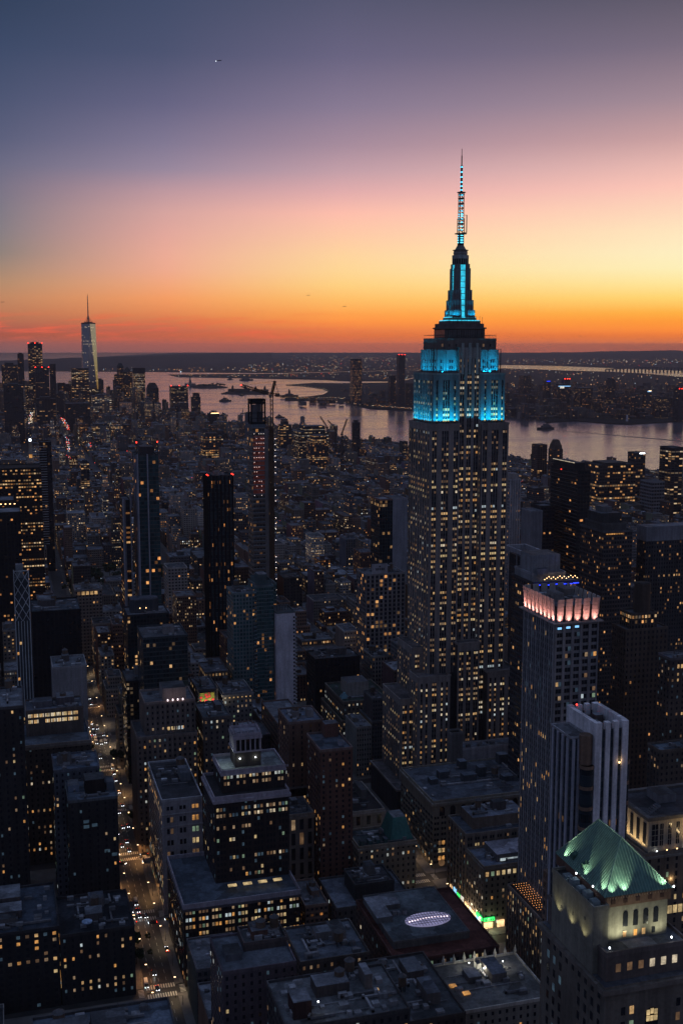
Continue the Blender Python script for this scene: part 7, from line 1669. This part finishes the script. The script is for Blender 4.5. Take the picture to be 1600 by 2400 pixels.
for y in (783, 797, 822, 836, 844, 851, 858): car(RC.choice(['sedan', 'sedan', 'suv', 'taxi']), RC.choice(LN), y+RC.uniform(-2, 2), 0, 5, True)
seen_ = []
for _ in range(30):
    y = RC.choice([RC.uniform(872, 1000), RC.uniform(930, 960), RC.uniform(1010, 1060), RC.uniform(1060, 1480)]); x = RC.choice(LN)
    if any(abs(y-b_) < 7 and abs(x-a_) < 2 for a_, b_ in seen_): continue
    seen_.append((x, y)); car(RC.choice(['sedan', 'sedan', 'suv', 'taxi', 'van']), x, y, RC.choice((0, 0, 0, pi)) if x == LN[3] else 0, 6, False)
for x, y, k, ro_ in ((238, 549, 'taxi', pi), (234, 556, 'sedan', pi), (240, 541, 'van', pi/2), (230, 570, 'sedan', pi), (236, 583, 'taxi', pi), (239, 533, 'suv', pi)): car(k, x, y, ro_, 7)
FROM = ['nearest', 'second nearest', 'third nearest', 'fourth nearest', 'fifth nearest', 'sixth nearest']
for (kind, pl), L in cnt_.items():
    L.sort(key=lambda o: o.location.y)
    for i, o in enumerate(L):
        o['label'] = f"{CARN[kind]} {PL[pl]}" if len(L) == 1 else f"{FROM[i] if i < 6 else str(i+1)+'th nearest'} {CARN[kind]} of those {PL[pl]}"
for i, (x, y, ro_) in enumerate(HL):
    if y > 660: continue
    fx = Vector((sin(ro_)*1, -cos(ro_), 0)); o = bpy.data.lights.new('headlight_beam', 'SPOT'); o.energy = 130; o.color = (.85, .95, 1); o.spot_size = radians(75); o.spot_blend = .9; o.shadow_soft_size = .2
    ob = bpy.data.objects.new('headlight_beam', o); COL.objects.link(ob); ob.location = (x+fx.x*2.7, y+fx.y*2.7, .75); ob.rotation_euler = (fx+Vector((0, 0, -.10))).to_track_quat('-Z', 'Y').to_euler()
# ------------------------------------------------------------------ street lamps and signals
po_, am, hd = MB(), MB(), MB()
po_.cyl(0, 0, .14, 0, 8.6, (.06, .06, .06), 8, r2=.08); am.bar((0, 0, 8.5), (2.4, 0, 9.1), .12, (.06, .06, .06)); hd.box(2.1, 3.0, -.22, .22, 8.95, 9.12, bot=True)
LMESH = (po_.mesh('pole'), am.mesh('arm'), hd.mesh('lamp_head', mats=('street_glow',)) if 'street_glow' in M else None)
M['street_glow'] = glow('street_glow', (1, .66, .34), 5.0); LMESH = (LMESH[0], LMESH[1], hd.mesh('lamp_head', mats=('street_glow',)))
def street_lamp(x, y, rz, label, group, e=900, col=(1, .66, .36)):
    r = empty('street_lamp', (x, y, .15), label, 'street lamp', group); r.rotation_euler = (0, 0, rz)
    for n, me in zip(('pole', 'arm', 'lamp_head'), LMESH): o = bpy.data.objects.new(n, me); COL.objects.link(o); o.parent = r
    if e > 1: ld = bpy.data.lights.new('lamp_light', 'SPOT'); ld.energy = e; ld.color = col; ld.spot_size = radians(150); ld.spot_blend = .6; ld.shadow_soft_size = .3; lo = bpy.data.objects.new('lamp_light', ld); COL.objects.link(lo); lo.parent = r; lo.location = (2.5, 0, 8.8)
    return r
RS = random.Random(4)
y, i = 533, 0
while y < 1480:
    for xx, rz, sd in ((57.2, 0, 'left'), (74.8, pi, 'right')):
        if y > 1000 and i % 2: continue
        street_lamp(xx, y+(0 if sd == 'left' else 11), rz, f"street lamp on the {sd} kerb of the canyon, number {i+1} up from the bottom crossing", 'street lamps along the canyon', (0 if (i+(sd == 'left')) % 2 else (5200 if 690 < y < 740 else 3400)*RS.uniform(.6, 1.2)), RS.choice(((1, .48, .17), (1, .55, .22), (1, .72, .42))))
    y += 27; i += 1
for i in range(7): street_lamp(243, 520+i*27, pi, f"street lamp on the shop side of the right hand avenue, number {i+1} from the crossing", 'street lamps at the green sign avenue', 1500)
for i in range(4): street_lamp(219, 533+i*27, 0, f"street lamp opposite the lit shops, number {i+1} from the crossing", 'street lamps at the green sign avenue', 1500)
sg = MB(); sg.cyl(0, 0, .1, 0, 5, (.05, .05, .05), 6); sg.bar((0, 0, 4.9), (3.6, 0, 5.3), .12, (.05, .05, .05)); bx_ = MB(); bx_.box(3.3, 3.7, -.18, .18, 4.4, 5.4, (.12, .09, .02)); lr_ = MB(); lr_.box(3.34, 3.66, -.25, -.19, 5.0, 5.3, bot=True)
SG = (sg.mesh('signal_pole'), bx_.mesh('signal_box'), lr_.mesh('signal_lens', mats=('red_lamp',)), lr_.mesh('signal_lens', mats=('green_sign',)))
for i, ys in enumerate((540, 621, 702, 783, 864, 945)):
    for xx, rz, sd in ((57.5, 0, 'left'), (74.5, pi, 'right')):
        r = empty('traffic_light', (xx, ys-7, .15), f"traffic light at the {sd} kerb of crossing {i+1} up the canyon", 'traffic light', 'traffic lights along the canyon'); r.rotation_euler = (0, 0, rz)
        for n, me in (('pole', SG[0]), ('signal_box', SG[1]), ('signal_lens', SG[2 if i % 2 else 3])): o = bpy.data.objects.new(n, me); COL.objects.link(o); o.parent = r
# ------------------------------------------------------------------ aircraft
def plane(label, px, py, dist, rot, lit=False):
    r = FW+RT*((px-800)/FPX)+UP*(-(py-1200)/FPX); p = r.normalized()*dist+Vector((0, 0, CAMZ)); q = MB(); q.bar((-19, 0, 0), (18, 0, 0), 4, (.08, .08, .09)); q.bar((-19, 0, 0), (-22, 0, .6), 2, (.08, .08, .09))
    w = MB(); w.face([(-4, 0, 0), (4, 0, 0), (10, 17, 1), (7, 17, 1)], (.1, .1, .1)); w.face([(4, 0, 0), (-4, 0, 0), (7, -17, 1), (10, -17, 1)], (.1, .1, .1)); t = MB(); t.face([(13, 0, 1), (18, 0, 1), (19.5, 0, 7), (17.5, 0, 7)], (.1, .1, .1)); t.face([(14, -6, 1), (14, 6, 1), (18, 6, 1), (18, -6, 1)], (.1, .1, .1))
    ps = [('fuselage', q, ('facade',)), ('wing', w, ('facade',)), ('tail', t, ('facade',))]
    if lit: l = MB(); l.cyl(-22, 0, 1.5, -5, -2, (1, 1, 1), 8); ps.append(('landing_light', l, ('white_lamp',)))
    one('aircraft', label, 'aircraft', tuple(p), ps, None, rot)
plane('tiny dark airliner low over the horizon at the right', 1359, 788, 16000, -.2); plane('tiny aircraft with a bright light high at upper left', 513, 142, 9000, -.4, True); plane('tiny dark airliner in the yellow sky left of the mast', 722, 692, 14000, -.3); plane('tiny dark airliner in the orange sky left of the mast', 807, 718, 14000, -.3); plane('tiny dark airliner at the left edge of the sky', 7, 708, 14000, -.3)
# ------------------------------------------------------------------ the evening air
HAZE = 3.5e-5
if HAZE:
    q = MB(); q.box(-66000, 66000, -3000, 66000, -5, 470, bot=True)
    m_, g_ = newmat('haze'); v = g_.n('ShaderNodeVolumePrincipled'); v.inputs['Color'].default_value = (.64, .56, .58, 1); v.inputs['Density'].default_value = HAZE; v.inputs['Anisotropy'].default_value = .2
    o = g_.n('ShaderNodeOutputMaterial'); g_.L.new(v.outputs[0], o.inputs['Volume']); M['haze'] = m_
    tag(q.obj('haze', mats=('haze',)), kind='stuff')
